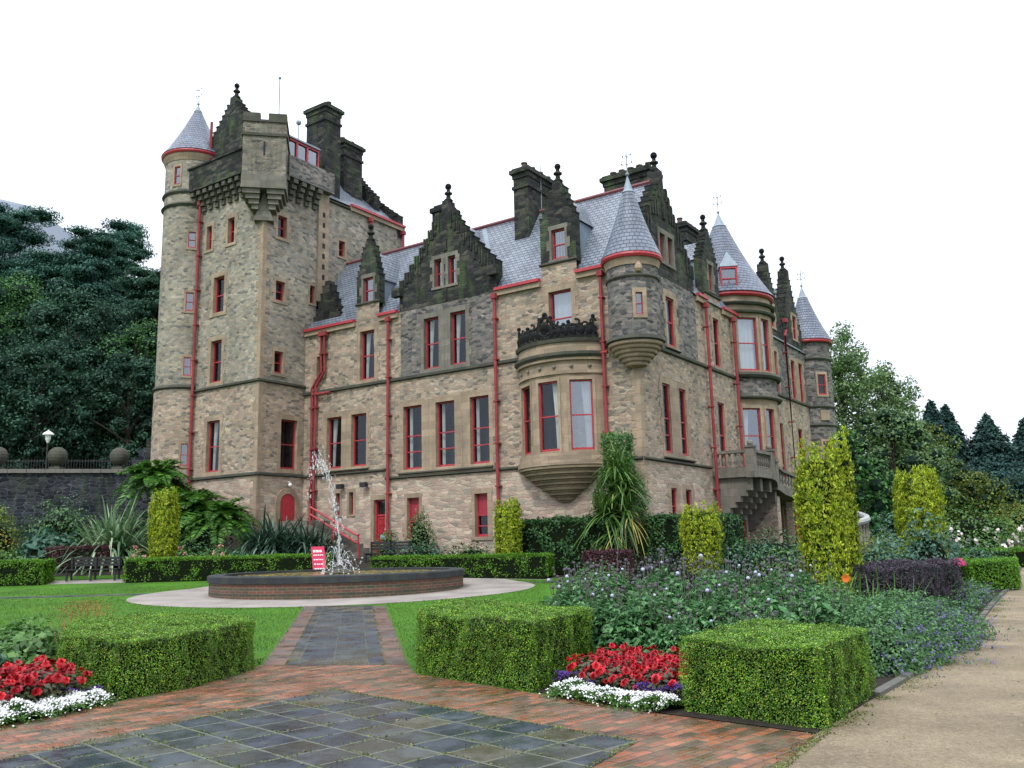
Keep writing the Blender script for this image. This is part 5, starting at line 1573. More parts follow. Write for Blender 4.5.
L_['pine'] = foliage('blue_pine_needle', [(0, (0.0209, 0.0605, 0.0512)), (0.6, (0.0417, 0.1181, 0.0881)), (1, (0.0846, 0.1946, 0.1279))], 0.7, 0.12, 0.35, 0.45, 0.2)
L_['cypress'] = foliage('dark_cypress_needle', [(0, (0.0134, 0.0367, 0.035)), (0.6, (0.0246, 0.0632, 0.0557)), (1, (0.0471, 0.1, 0.0756))], 0.75, 0.1, 0.3, 0.4, 0.15)
L_['birch'] = foliage('grey_green_tree_leaf', [(0, (0.055, 0.11, 0.040)), (0.6, (0.10, 0.185, 0.060)), (1, (0.19, 0.28, 0.10))], 0.55, 0.3, 0.4, 0.35)
L_['autumn'] = foliage('olive_autumn_leaf', [(0, (0.065, 0.105, 0.018)), (0.55, (0.12, 0.18, 0.026)), (0.93, (0.20, 0.23, 0.03)), (1, (0.34, 0.19, 0.03))], 0.6, 0.3, 0.4, 0.35)
L_['bark'] = plain('grey_brown_bark', (0.06, 0.05, 0.04), 0.9, 0.2, 0.4, 5)
L_['rust'] = foliage('rust_brown_seed', [(0, (0.20, 0.08, 0.03)), (1, (0.36, 0.18, 0.06))], 0.7, 0.2)
L_['whiteflower'] = foliage('white_rose_petal', [(0, (0.66, 0.60, 0.58)), (0.6, (0.80, 0.78, 0.74)), (1, (0.74, 0.52, 0.50))], 0.6, 0.2)
L_['pinkflower'] = foliage('salmon_petal', [(0, (0.55, 0.20, 0.17)), (1, (0.68, 0.36, 0.30))], 0.6, 0.2)
L_['orange'] = foliage('orange_petal', [(0, (0.75, 0.14, 0.02)), (1, (0.85, 0.24, 0.03))], 0.5, 0.3)
L_['magenta'] = foliage('magenta_petal', [(0, (0.50, 0.03, 0.16)), (1, (0.62, 0.08, 0.24))], 0.5, 0.3)

def tri_sample(poly, n):
    """random points in a convex-ish polygon"""
    tr = [(poly[0], poly[i], poly[i + 1]) for i in range(1, len(poly) - 1)]
    A = np.array([abs((b[0] - a[0]) * (c[1] - a[1]) - (c[0] - a[0]) * (b[1] - a[1])) for a, b, c in tr])
    k = rng.choice(len(tr), n, p=A / A.sum())
    u, v = rng.random(n), rng.random(n); m = u + v > 1; u[m], v[m] = 1 - u[m], 1 - v[m]
    T = np.array(tr)[k]
    return T[:, 0] + (T[:, 1] - T[:, 0]) * u[:, None] + (T[:, 2] - T[:, 0]) * v[:, None]

def lump(P, s, amp):
    return np.array([noise.noise(Vector(p) * s) for p in P]) * amp

def hedge(name, label, poly, h, mat='box', size=0.035, dens=2600, group=None, cat='hedge', z=None, amp=0.065, core_in=0.07, top_extra=1.0, arris=0.08):
    """clipped hedge: near-black core painting in the inner shade, with a coat of leaves over sides and top; poly counter-clockwise"""
    c0 = np.mean(np.array(poly), 0)
    zb = gz(c0[1]) if z is None else z
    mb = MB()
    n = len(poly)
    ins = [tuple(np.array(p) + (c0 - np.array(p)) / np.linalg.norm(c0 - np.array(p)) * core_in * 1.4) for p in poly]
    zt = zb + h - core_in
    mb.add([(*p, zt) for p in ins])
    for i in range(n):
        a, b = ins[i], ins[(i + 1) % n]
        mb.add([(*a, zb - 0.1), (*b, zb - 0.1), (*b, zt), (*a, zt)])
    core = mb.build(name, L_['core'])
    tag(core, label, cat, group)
    Ps, Ns = [], []
    for i in range(n):
        a, b = np.array(poly[i]), np.array(poly[(i + 1) % n])
        L = np.linalg.norm(b - a); k = int(L * h * dens * 0.85)
        t, q = rng.random(k), rng.random(k)
        nn = np.array([(b - a)[1], -(b - a)[0], 0]) / L
        P = np.concatenate([a + (b - a) * t[:, None], (zb + h * q)[:, None]], 1)
        # gently rounded arrises
        rd = np.maximum(0, q - (1 - arris / h)) * h
        P -= nn * (rd * rd / arris)[:, None] * 0.7
        P += nn * (lump(P, 2.3, amp) + lump(P, 7.0, amp * 0.6) - np.abs(rng.normal(0, size * 1.1, k)))[:, None]
        Ps.append(P); Ns.append(np.tile(nn, (k, 1)) + np.array([0, 0, 0.1]))
    A = 0.5 * abs(sum(poly[i][0] * poly[(i + 1) % n][1] - poly[(i + 1) % n][0] * poly[i][1] for i in range(n)))
    k = int(A * dens * top_extra)
    P = np.concatenate([tri_sample(poly, k), np.full((k, 1), zb + h)], 1)
    P[:, 2] += lump(P, 2.3, amp * 0.8) + lump(P, 8.0, amp * 0.4) + rng.normal(0, size * 0.5, k) + (rng.random(k) < .02) * rng.uniform(0, .035, k)
    Ps.append(P); Ns.append(np.tile([0, 0, 1.0], (k, 1)))
    P = np.concatenate(Ps); N = np.concatenate(Ns)
    N = unit(N + rng.normal(0, 0.45, N.shape))
    T = N * 0.5 + rng.normal(0, 0.7, N.shape) + np.array([0, 0, 0.5])
    leaves('leaves', P, N, rng.uniform(0.7, 1.35, len(P)) * size, L_[mat], core, 0.55, 0.12, T)
    return core

# ---- clipped box blocks in the foreground
hedge('box_hedge', 'large clipped box hedge block on the left beside the brick paving', [(-5.7, 11.35), (-4.6, 10.5), (-4.02, 11.15), (-3.68, 12.75), (-3.85, 13.3), (-5.4, 14.8), (-6.9, 14.2)], 0.66, size=0.019, dens=10000)
hedge('box_hedge', 'middle clipped box hedge block beside the path to the fountain', [(-1.36, 12.15), (-0.6, 11.2), (0.17, 10.36), (1.02, 12.2), (-0.2, 14.2), (-1.2, 15.2)], 0.76, size=0.019, dens=10000)
hedge('box_hedge', 'near clipped box hedge block at the corner of the gravel path', [(1.58, 8.98), (2.64, 8.02), (3.72, 9.68), (2.68, 10.7)], 0.68, size=0.017, dens=13000)

def mound_pts(c, rx, ry, h, n, shell=0.35, low=0.0):
    d = unit(rng.normal(size=(n, 3))); d[:, 2] = np.abs(d[:, 2])
    r = 1 - shell * rng.random(n) ** 1.5
    P = d * r[:, None] * np.array([rx, ry, h]) + np.array(c)
    N = unit(d / np.array([rx, ry, h]))
    return P, N

def flower_ball(mb, c, r):
    mb.ball(c, r, 9)

# ---- globe thistles
def globe_thistle(h, rad, heads, blue):
    root = empty('globe_thistle')
    P, N = mound_pts((0, 0, 0.05), rad, rad, h * 0.82, int(1500 * rad * h / 0.5), 0.55)
    P[:, 2] += lump(P, 4, 0.08)
    N = unit(N * 0.5 + np.array([0, 0, 0.7]) + rng.normal(0, 0.4, N.shape))
    leaves('foliage', P, N, rng.uniform(0.08, 0.18, len(P)), L_['thistle'], root, 0.5, 0.2)
    st = MB()
    hb = MB(); hb.ball((0, 0, 0), 1.0, 10)
    proto = [None, None]
    for i in range(heads):
        a = random.uniform(0, 6.283); r_ = rad * random.uniform(0.1, 0.98)
        x, y = r_ * math.cos(a), r_ * math.sin(a); z = h * (random.uniform(0.92, 1.17) - 0.2 * (r_ / rad) ** 2)
        st.tube([(x * 0.6, y * 0.6, h * 0.3), (x * 0.9, y * 0.9, z * 0.75), (x, y, z)], 0.006, 4)
        b = i < blue
        if proto[b] is None:
            proto[b] = hb.build('flower_head', L_['headblue' if b else 'head'], root); k_ = proto[b]
        else:
            k_ = proto[b].copy(); col.objects.link(k_); k_.parent = root
        k_.location = (x, y, z); k_.scale = (random.uniform(0.019, 0.030),) * 3
    st.build('stem', L_['stem'], root)
    return root
thistles = [globe_thistle(1.2, 0.64, 22, 2), globe_thistle(1.28, 0.68, 26, 3), globe_thistle(1.12, 0.6, 17, 1)]
spots = [(0.75, 13.2, .95), (1.35, 13.9, 1.04), (2.05, 13.0, 1.0), (2.35, 14.6, 1.12), (3.0, 13.5, 1.06), (3.3, 14.9, 1.1), (3.85, 13.7, 1.02), (4.45, 14.7, 1.0), (3.35, 12.35, .9), (2.65, 11.9, .92), (1.75, 12.15, .86), (4.05, 12.7, .9), (1.2, 12.75, .86), (1.05, 14.9, .95), (3.3, 11.4, .72), (2.0, 11.35, .66), (2.7, 11.1, .62)]
used = set()
for i, (x, y, s) in enumerate(spots):
    k = i % 3
    o = thistles[k] if k not in used else copy_tree(thistles[k])
    used.add(k)
    o.location = (x, y, gz(y) - 0.02); o.rotation_euler = (0, 0, i * 2.1); o.scale = (s, s, s)
    tag(o, 'tall dark green globe thistle with grey purple ball heads in the right bed', 'thistle', 'globe thistles massed behind the red begonias')

# ---- begonias, alyssum, lobelia
def begonia(v):
    root = empty('red_begonia')
    P, N = mound_pts((0, 0, 0.02), 0.18, 0.18, 0.24, 280, 0.7)
    leaves('foliage', P, unit(N + np.array([0, 0, 0.6])), rng.uniform(0.03, 0.055, len(P)), L_['begleaf'], root, 0.8, 0.1)
    for i in range(11):
        parts = []
        a = random.uniform(0, 6.283) if i > 3 else random.uniform(-2.6, -0.6); r_ = 0.19 * math.sqrt(random.random()) if i > 3 else random.uniform(.14, .2)
        c = np.array([r_ * math.cos(a), r_ * math.sin(a), 0.27 + 0.05 * random.random() - 3.6 * r_ ** 2])
        ax = np.array([0.5 * math.cos(a) * r_ / 0.15, 0.5 * math.sin(a) * r_ / 0.15 - 0.35, 0.8])
        for ringk, (m, s, op) in enumerate(((7, 0.036, 0.85), (6, 0.030, 0.5), (4, 0.02, 0.25))):
            N1 = []; T1 = []
            ax_ = ax / np.linalg.norm(ax)
            e1 = np.cross(ax_, [0.3, 0.2, 1.0]); e1 /= np.linalg.norm(e1); e2 = np.cross(ax_, e1)
            for j in range(m):
                t = 6.283 * j / m + ringk * 0.5 + random.uniform(-.2, .2)
                out = e1 * math.cos(t) + e2 * math.sin(t)
                T1.append(out * op + ax_ * (1 - op) ); N1.append(ax_ * op - out * (1 - op) * 0.8)
            parts.append(leaf_arrays(np.tile(c + ax_ * 0.008 * ringk, (m, 1)), unit(np.array(N1)), s * random.uniform(.8, 1.25), 1.25, 0.16, np.array(T1)))
        V, F_ = join(parts)
        np_mesh('bloom', V, F_, L_['redpetal'], root)
    return root
begs = [begonia(0), begonia(1), begonia(2)]
bused = set()
def plant_row(protos, used_, pts, label, cat, group, smin=0.85, smax=1.2):
    for i, (x, y) in enumerate(pts):
        k = i % len(protos)
        o = protos[k] if k not in used_ else copy_tree(protos[k])
        used_.add(k)
        s = random.uniform(smin, smax)
        o.location = (x, y, gz(y)); o.rotation_euler = (0, 0, random.uniform(-0.5, 0.5)); o.scale = (s, s, s * random.uniform(.9, 1.1))
        tag(o, label, cat, group)
def quadgrid(a, b, c, d, nu, nv, j=0.04):
    r_ = []
    for u in range(nu):
        for v in range(nv):
            p = lerp(lerp(a, b, (u + .5) / nu), lerp(d, c, (u + .5) / nu), (v + .5) / nv)
            r_.append((p[0] + random.uniform(-j, j), p[1] + random.uniform(-j, j)))
    return r_
# right bed: between the two box blocks
ra, rb, rc, rd = (0.74, 10.48), (1.64, 9.42), (2.25, 10.45), (1.3, 11.8)
plant_row(begs, bused, quadgrid(ra, rb, rc, rd, 8, 6, 0.07), 'red begonia with bronze leaves in the bed between two box hedges', 'begonia', 'red begonias between the box hedges', 1.0, 1.4)
# left bed
la, lb, lc, ld = (-5.62, 9.1), (-4.88, 10.75), (-6.6, 11.9), (-8.2, 9.6)
plant_row(begs, bused, quadgrid((-5.9, 8.2), (-4.95, 10.3), (-5.85, 11.05), (-7.8, 8.9), 11, 7, 0.07), 'red begonia in the bed at the left edge of the paving', 'begonia', 'red begonias at the left edge', 1.25, 1.7)
def carpet(name, label, line, width, n, hgt, petal, leafmat, cat, cover=.55):
    """ground-hugging flower carpet along a line"""
    Pn, Gn = [], []
    line = [np.array(p) for p in line]
    segs = [np.linalg.norm(b - a) for a, b in zip(line, line[1:])]
    for i in range(n):
        k = rng.choice(len(segs), p=np.array(segs) / sum(segs))
        t = rng.random(); a, b = line[k], line[k + 1]; d = (b - a) / segs[k]
        w = rng.normal(0, 0.33); w = max(-1, min(1, w))
        p = a + (b - a) * t + np.array([-d[1], d[0]]) * w * width * 0.5
        z = hgt * (1 - w * w * 0.75) * (0.75 + 0.5 * noise.noise((p[0] * 4, p[1] * 4, 0)))
        Pn.append((p[0], p[1], gz(p[1]) + max(0.01, z)))
    P = np.array(Pn)
    o = leaves(name, P - np.array([0, 0, 0.035]), rng.normal(0, .6, P.shape) + np.array([0, 0, 0.8]), rng.uniform(0.03, 0.055, len(P)), L_[leafmat], None, 0.5)
    o['kind'] = 'stuff'; o['label'] = label; o['category'] = cat
    cl = np.array([noise.noise(Vector((p[0] * 9, p[1] * 9, 1.0))) for p in P]); m = rng.random(len(P)) < np.clip(cover + cl * 1.3, 0.04, 0.95)
    Q = P[m]; Q = Q + rng.normal(0, 0.008, Q.shape)
    k_ = leaves('blooms', Q, rng.normal(0, .45, Q.shape) + np.array([0, -0.35, 0.8]), rng.uniform(0.014, 0.026, len(Q)), L_[petal], o, 1.1, 0.05)
    return o
carpet('white_alyssum', 'white alyssum edging in front of the red begonias, right bed', [(0.45, 10.22), (0.95, 9.66), (1.52, 9.06)], 0.66, 9000, 0.16, 'whitepetal', 'green', 'flower edging', .22)
carpet('white_alyssum', 'white alyssum edging beside the left box hedge', [(-4.72, 10.35), (-5.15, 9.35), (-5.8, 8.0)], 0.75, 14000, 0.19, 'whitepetal', 'green', 'flower edging')
carpet('violet_lobelia', 'small dark violet lobelia patch beside the right white edging', [(0.45, 10.72), (0.85, 10.25)], 0.34, 1500, 0.2, 'blue', 'begleaf', 'flower edging')
carpet('violet_lobelia', 'violet lobelia strip between red begonias and white edging, near box block', [(1.25, 9.75), (1.68, 9.25)], 0.3, 1400, 0.2, 'blue', 'begleaf', 'flower edging')
carpet('violet_lobelia', 'violet lobelia strip beside the left white edging', [(-4.8, 10.5), (-5.35, 9.5), (-5.9, 8.5)], 0.34, 2600, 0.22, 'blue', 'begleaf', 'flower edging')

def shrub(name, label, c, rx, ry, h, mat, n, size, cat='shrub', asp=0.5, z=None, group=None, up=0.4, lam=0.12, shell=0.5):
    zb = gz(c[1]) if z is None else z
    root = empty(name, (c[0], c[1], zb)); tag(root, label, cat, group)
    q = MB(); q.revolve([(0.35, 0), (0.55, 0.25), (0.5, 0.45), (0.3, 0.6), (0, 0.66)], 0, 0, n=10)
    k_ = q.build('dark_core', L_['core'], root); k_.scale = (rx, ry, h)  # solid near-black core, inner shade of the shrub put into colour
    P, N = mound_pts((0, 0, 0.02), rx, ry, h, n, shell)
    P += N * (lump(P + np.array([c[0], c[1], 0]), 2.2 / max(rx, .3), lam * 2 * rx) + lump(P, 6 / max(rx, .3), lam * rx))[:, None]
    P[:, 2] = np.maximum(P[:, 2], 0.02)
    N = unit(N + np.array([0, 0, up]) + rng.normal(0, 0.5, N.shape))
    leaves('foliage', P, N, rng.uniform(0.65, 1.35, n) * size, L_[mat], root, asp, 0.15)
    return root

# left bed foliage behind the begonias
for i, (x, y, r_, h, m) in enumerate(((-7.0, 11.6, .7, .6, 'bluegreen'), (-6.55, 12.2, .6, .6, 'green'), (-8.0, 10.6, .8, .6, 'green'), (-8.4, 12.9, .95, .7, 'bluegreen'))):
    shrub('bedding_plant', ('blue green bedding plant behind the left begonias, nearer the box hedge', 'fresh green bedding plant tucked against the left box hedge', 'green bedding plant at the left edge behind the red flowers', 'blue green bedding plant farther back in the left bed')[i], (x, y), r_, r_, h, m, 1500, 0.11, 'bedding plant', 0.75)
for i, (x, y, r_, h, m) in enumerate(((-8.4, 15.2, 1.0, .5, 'green'), (-10.2, 15.0, 1.1, .5, 'boxfar'), (-9.6, 13.4, .9, .55, 'green'), (-11.3, 13.6, 1.0, .5, 'bluegreen'))):
    shrub('bedding_plant', ('green plant at the back of the left bed by the rust brown seedheads', 'fresh green plant at the far back edge of the left bed', 'green plant in the middle of the left bed', 'blue green plant at the far left of the bed')[i], (x, y), r_, r_ * .8, h, m, 1500, 0.09, 'bedding plant', 0.7)
rp = empty('rusty_seedhead_plant', (-7.1, 14.9, gz(14.9))); tag(rp, 'rust brown feathery seedheads rising behind the left box hedge', 'plant')
P = np.zeros((60, 3)); P[:, :2] = rng.normal(0, 0.18, (60, 2)); D = rng.normal(0, 0.25, (60, 3)) + np.array([0, 0, 1.0])
blades('stalk', P, D, rng.uniform(0.6, 1.0, 60), 0.012, 0.1, L_['rust'], rp)
tip = P + unit(D) * 0.8
Q = np.repeat(tip, 12, 0) + rng.normal(0, 0.07, (720, 3)); leaves('foliage', Q, rng.normal(size=Q.shape), 0.03, L_['rust'], rp)

# ---- catmint and lavender along the gravel path
def catmint(label, c, r_, h, n, purple, group=None, lean=(0.3, -0.1)):
    root = empty('catmint', (c[0], c[1], gz(c[1]))); tag(root, label, 'catmint', group)
    q = MB(); q.revolve([(0.5, 0), (0.62, 0.3), (0.4, 0.55), (0, 0.62)], 0, 0, n=10); k_ = q.build('dark_inner_core', L_['core'], root); k_.scale = (r_, r_, h)  # near-black core inside the mound paints the shade between leaves
    Pm, Nm = mound_pts((0, 0, 0), r_ * .98, r_ * .98, h * .92, int(n * 2.2), .45)
    Pm += Nm * (lump(Pm * 1.0 + np.array([c[0], c[1], 0]), 3.5, .1))[:, None]
    leaves('mound', Pm, Nm + np.array([0, 0, .5]) + rng.normal(0, .5, Pm.shape), rng.uniform(.03, .07, len(Pm)), L_['catmint'], root, .55)
    m = int(n * 0.22)
    P = np.zeros((m, 3)); P[:, :2] = rng.normal(0, r_ * 0.25, (m, 2))
    d = unit(rng.normal(size=(m, 3))); d[:, 2] = np.abs(d[:, 2]) * 0.9 + 0.25; d = unit(d * np.array([1, 1, 1]) + np.array([lean[0], lean[1], 0]) * 0.5)
    Ls = rng.uniform(0.6, 1.1, m) * np.hypot(r_ * np.hypot(d[:, 0], d[:, 1]), h * d[:, 2])
    blades('stem', P, d, Ls, 0.012, 0.25, L_['catmint'], root, 4)
    t = rng.uniform(0.3, 1.0, (m, 9)); k_ = (P[:, None] + d[:, None] * (Ls[:, None] * t)[..., None]); k_[..., 2] -= 0.25 * Ls[:, None] * t ** 2.2
    Q = k_.reshape(-1, 3) + rng.normal(0, 0.018, (m * 9, 3))
    leaves('foliage', Q, rng.normal(0, .7, Q.shape) + np.array([0, 0, .6]), rng.uniform(0.03, 0.065, len(Q)), L_['catmint'], root, 0.55)
    pk = rng.random(m) < purple * np.where(d[:, 0] - .6 * d[:, 1] > .05, 2.8, .35)
    t = rng.uniform(0.78, 1.06, (m, 10)); k_ = (P[:, None] + d[:, None] * (Ls[:, None] * t)[..., None]); k_[..., 2] -= 0.25 * Ls[:, None] * t ** 2.2
    Q = k_[pk].reshape(-1, 3) + rng.normal(0, 0.012, (int(pk.sum()) * 10, 3))
    leaves('flower_spikes', Q, rng.normal(size=Q.shape), rng.uniform(0.016, 0.03, len(Q)), L_['lavender'], root, 0.8)
    return root
for i, (x, y, r_, h, n, p) in enumerate(((4.9, 12.3, .85, .85, 2800, .28), (5.75, 13.6, 1.0, .9, 3000, .4), (4.7, 13.7, .9, 1.05, 2400, .06), (4.45, 11.4, .6, .6, 1600, .3), (6.75, 14.7, .8, .7, 1700, .4), (9.0, 19.2, .8, .6, 800, .5), (10.2, 21.0, .9, .6, 800, .45), (6.4, 16.2, .7, .7, 800, .25))):
    catmint(('silvery catmint spilling over the kerb behind the near box block', 'widest silvery catmint mound with violet spikes over the kerb', 'taller grey catmint beside the globe thistles', 'small catmint with violet spikes touching the near box block', 'catmint with many violet spikes nearest the dusky purple hedge', 'catmint mound beyond the dusky purple hedge', 'farthest catmint mound along the gravel path', 'sparse catmint against the dusky purple hedge')[i], (x, y), r_, h, n, p, 'catmint along the gravel path', (0.08, -0.05))
q = empty('orange_poppy', (4.72, 13.0, gz(13))); tag(q, 'single orange flower standing above the catmint', 'flower')
b = MB(); b.tube([(0, 0, 0), (0.03, 0, 0.6), (0, 0, 1.02)], 0.008, 5); b.build('stem', L_['stem'], q)
T_ = np.array([[math.cos(t), -.35, math.sin(t)] for t in np.linspace(0, 5.6, 9)]); leaves('petals', np.tile([0, 0, 1.05], (9, 1)), np.array([[-t[0] * .3, -1, -t[2] * .3] for t in T_]), 0.07, L_['orange'], q, 1.0, 0.1, T_)
q = empty('magenta_flower', (9.6, 19.6, gz(19))); tag(q, 'magenta round flower above yellow green leaves by the gravel path', 'flower')
P, N = mound_pts((0, 0, 0.9), 0.14, 0.14, 0.14, 90, 0.2); leaves('petals', P, N, 0.06, L_['magenta'], q, 0.9)
P = np.zeros((60, 3)); D = rng.normal(0, 0.45, (60, 3)) + np.array([0, 0, 1.0]); blades('foliage', P, D, rng.uniform(0.5, 0.95, 60), 0.04, 0.3, L_['green'], q)

# ---- clipped hedges
hedge('dusky_hedge', 'broad dusky purple clipped hedge in the right bed', [(6.15, 16.9), (7.3, 16.6), (9.5, 19.3), (8.4, 20.1)], 0.98, 'purplegrey', 0.036, 2800, cat='hedge', amp=0.14, core_in=0.22, arris=0.3)
hedge('box_hedge', 'nearer of the two low hedges by the far gravel path', [(11.75, 23.3), (13.05, 23.55), (14.2, 25.6), (12.6, 25.9)], 0.72, 'boxfar', 0.05, 2000)
hedge('box_hedge', 'farther long low hedge below the white roses', [(16.7, 33.7), (23.5, 33.2), (23.6, 34.4), (16.9, 34.9)], 0.62, 'boxfar', 0.07, 1200)
hedge('box_hedge', 'long low hedge behind the fountain on the left', [(-14.6, 33.7), (-7.3, 34.2), (-7.3, 35.0), (-14.6, 34.6)] if False else [(-15.7, 36.0), (-7.6, 36.2), (-7.6, 37.1), (-15.7, 36.9)], 0.86, 'boxfar', 0.065, 1500)
hedge('box_hedge', 'long low hedge behind the fountain on the right', [(-5.9, 36.2), (1.15, 33.4), (1.45, 34.2), (-5.6, 37.1)], 0.78, 'boxfar', 0.065, 1500)
hedge('box_hedge', 'short low hedge at the far left edge of the lawn', [(-22.5, 35.7), (-18.9, 35.9), (-18.9, 36.9), (-22.5, 36.7)], 0.92, 'boxfar', 0.065, 1500)
hedge('barberry_hedge', 'low purple barberry hedge below the tall castle corner palm', [(2.3, 31.3), (3.9, 30.9), (4.1, 31.6), (2.5, 32.0)], 1.0, 'purple', 0.07, 1200)
hedge('barberry_hedge', 'rounded purple barberry behind the bench on the left', [(-20.3, 38.6), (-17.6, 38.7), (-17.6, 39.9), (-20.3, 39.8)], 0.95, 'purple', 0.08, 1000)
hedge('laurel_hedge', 'tall dark green hedge along the castle wall, left of the palm', [(-0.1, 35.9), (3.7, 33.6), (4.2, 34.6), (0.5, 36.9)], 1.95, 'laurel', 0.11, 700, amp=0.16, z=0.55)
hedge('laurel_hedge', 'tall dark green hedge on the castle corner, right of the palm', [(5.0, 33.9), (7.8, 34.2), (9.3, 36.6), (8.4, 37.4), (5.2, 35.0)], 2.0, 'laurel', 0.11, 700, amp=0.14, z=0.5)

# ---- golden Irish yews
def yew(label, c, h, w, n=60, size=0.06, lean=0.0, spread=0.25):
    zb = gz(c[1])
    root = empty('golden_yew', (c[0], c[1], zb)); tag(root, label, 'yew')
    q = MB(); q.revolve([(w * 0.30, 0), (w * 0.40, h * 0.3), (w * 0.41, h * 0.75), (w * 0.3, h * 0.88), (0, h * 0.9)], 0, 0, n=12); q.build('trunk', L_['core'], root)  # wide near-black core, not a trunk: painted shade between plumes
    Pa, Ta, Na = [], [], []
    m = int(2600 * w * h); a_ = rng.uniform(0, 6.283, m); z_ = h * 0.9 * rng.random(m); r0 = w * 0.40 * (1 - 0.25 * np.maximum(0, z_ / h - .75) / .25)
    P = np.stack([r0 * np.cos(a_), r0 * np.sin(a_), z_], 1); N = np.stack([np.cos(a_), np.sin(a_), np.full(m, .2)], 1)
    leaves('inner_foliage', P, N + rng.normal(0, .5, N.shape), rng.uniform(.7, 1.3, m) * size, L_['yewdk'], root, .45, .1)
    for i in range(n):
        a = i * 2.399 + random.uniform(-.2, .2)
        rim = w * 0.5 * (0.90 + 0.22 * random.random())
        hh = h * (random.uniform(0.84, 1.03) if i % 3 else random.uniform(0.6, 0.9))
        tu = int(h * 17); lf = 8; m = tu * lf
        t = np.repeat(rng.random(tu) ** 0.9, lf)
        rr = rim * (0.72 + spread * t) * (1 - 0.30 * np.maximum(0, t - 0.82) / 0.18 * (1 if i % 3 else 0.4))
        th = a + 0.25 * (t - 0.5) * math.sin(i)
        tw = np.full(m, size * 0.28); cj = np.repeat(rng.normal(0, 1, (tu, 3)) * ((0.055 * w + 0.012) * (1 - 0.5 * t[::lf]))[:, None], lf, 0)
        P = np.stack([rr * np.cos(th), rr * np.sin(th), hh * t], 1) + cj + rng.normal(0, 1, (m, 3)) * tw[:, None]
        out = np.stack([np.cos(th), np.sin(th), np.full(m, 0.15)], 1)
        Pa.append(P); Na.append(out + rng.normal(0, 0.45, (m, 3))); Ta.append(out * 0.45 + np.array([0, 0, 0.9]) + rng.normal(0, 0.35, (m, 3)))
    P = np.concatenate(Pa); N = np.concatenate(Na); T = np.concatenate(Ta)
    P[:, 2] = np.maximum(P[:, 2], 0.05)
    leaves('foliage', P, N, rng.uniform(0.7, 1.4, len(P)) * size, L_['yew'], root, 0.36, 0.1, T)
    return root
yew('largest golden yew column, in the right bed before the castle', (5.85, 17.0), 3.4, 0.88, 74, 0.056)
yew('slim golden yew stem close against the largest golden yew', (6.42, 17.3), 3.6, 0.36, 26, 0.055)
yew('golden yew column far right beside the dusky hedge', (11.75, 26.0), 3.3, 1.2, 80, 0.075, spread=0.3)
yew('golden yew column on the left before the tree ferns', (-14.95, 38.0), 3.55, 1.1, 60, 0.085)
yew('golden yew column at the right end of the hedge behind the fountain', (-0.28, 35.0), 2.95, 1.02, 60, 0.08)
yew('short golden yew bush before the castle corner hedge', (6.2, 30.0), 2.55, 1.12, 60, 0.072, spread=0.45)

# ---- flaxes, ferns, palm
def flax(label, c, h, n, mat, w, name='flax', droopr=(0.1, 0.75), spread=0.8):
    root = empty(name, (c[0], c[1], gz(c[1]))); tag(root, label, 'flax')
    P = np.zeros((n, 3)); P[:, :2] = rng.normal(0, h * 0.09, (n, 2))
    D = rng.normal(0, 1, (n, 3)); D[:, 2] = np.abs(rng.normal(1.1, 0.45, n)); D[:, :2] *= spread; D = unit(D)
    blades('foliage', P, D, rng.uniform(0.6, 1.12, n) * h, rng.uniform(0.7, 1.2, n) * w, rng.uniform(*droopr, n), L_[mat], root, 7, 0.9)
    return root
flax('big variegated flax with pale striped sword leaves, left of the golden yew', (-18.3, 40.8), 4.0, 560, 'flax', 0.15, 'variegated_flax', (0.15, 1.0), 0.75)
flax('dark green flax clump below the arched tower door', (-11.3, 41.6), 3.7, 1100, 'dkflax', 0.11, 'dark_flax', (0.25, 1.2), 0.95)
flax('second dark flax clump beside the stone stair', (-9.6, 41.2), 3.1, 800, 'dkflax', 0.10, 'dark_flax', (0.25, 1.2), 0.95)
flax('pale striped daylily tuft at the foot of the dark flax', (-12.2, 39.6), 1.2, 120, 'green', 0.06, 'daylily')
flax('silver spiky flax by the far golden yew on the right', (14.5, 30.5), 1.9, 60, 'flax', 0.09, 'silver_flax')

def tree_fern(label, c, trunk_h, fl, n=64):
    zb = gz(c[1])
    root = empty('tree_fern', (c[0], c[1], zb)); tag(root, label, 'tree fern')
    q = MB(); q.tube([(0, 0, -0.1), (0.03, 0, trunk_h * 0.5), (0, 0, trunk_h)], 0.17, 8, 0.13); q.build('trunk', L_['bark'], root)
    parts = []
    for i in range(n):
        a = i * 2.399; el = random.uniform(-0.1, 1.15); L = fl * random.uniform(0.8, 1.1)
        d = np.array([math.cos(a) * math.cos(el), math.sin(a) * math.cos(el), math.sin(el)])
        dr = random.uniform(0.45, 0.75)
        side = np.array([-math.sin(a), math.cos(a), 0])
        m = 42
        t = np.linspace(0.06, 1, m)
        C = np.array([0, 0, trunk_h]) + d * (L * t)[:, None]; C[:, 2] -= dr * L * t ** 2.1
        wl = 0.34 * L * 0.55 * np.sin(np.pi * np.clip(t * 0.92 + 0.08, 0, 1)) ** 0.7
        tang = np.gradient(C, axis=0); tang = unit(tang)
        nrm = unit(np.cross(tang, np.tile(side, (m, 1)))); nrm[nrm[:, 2] < 0] *= -1
        for sg in (-1, 1):
            T = side * sg + tang * 0.45 - np.array([0, 0, 0.25])
            parts.append(leaf_arrays(C, nrm + rng.normal(0, .12, nrm.shape), wl * 1.1, 0.22, 0.05, T))
    V, F_ = join(parts)
    np_mesh('fronds', V, F_, L_['fern'], root)
    return root
tree_fern('tall tree fern against the round tower turret', (-18.0, 44.5), 3.9, 2.3)
tree_fern('lowest tree fern with arching fronds below the tower', (-14.3, 43.0), 1.8, 2.5)
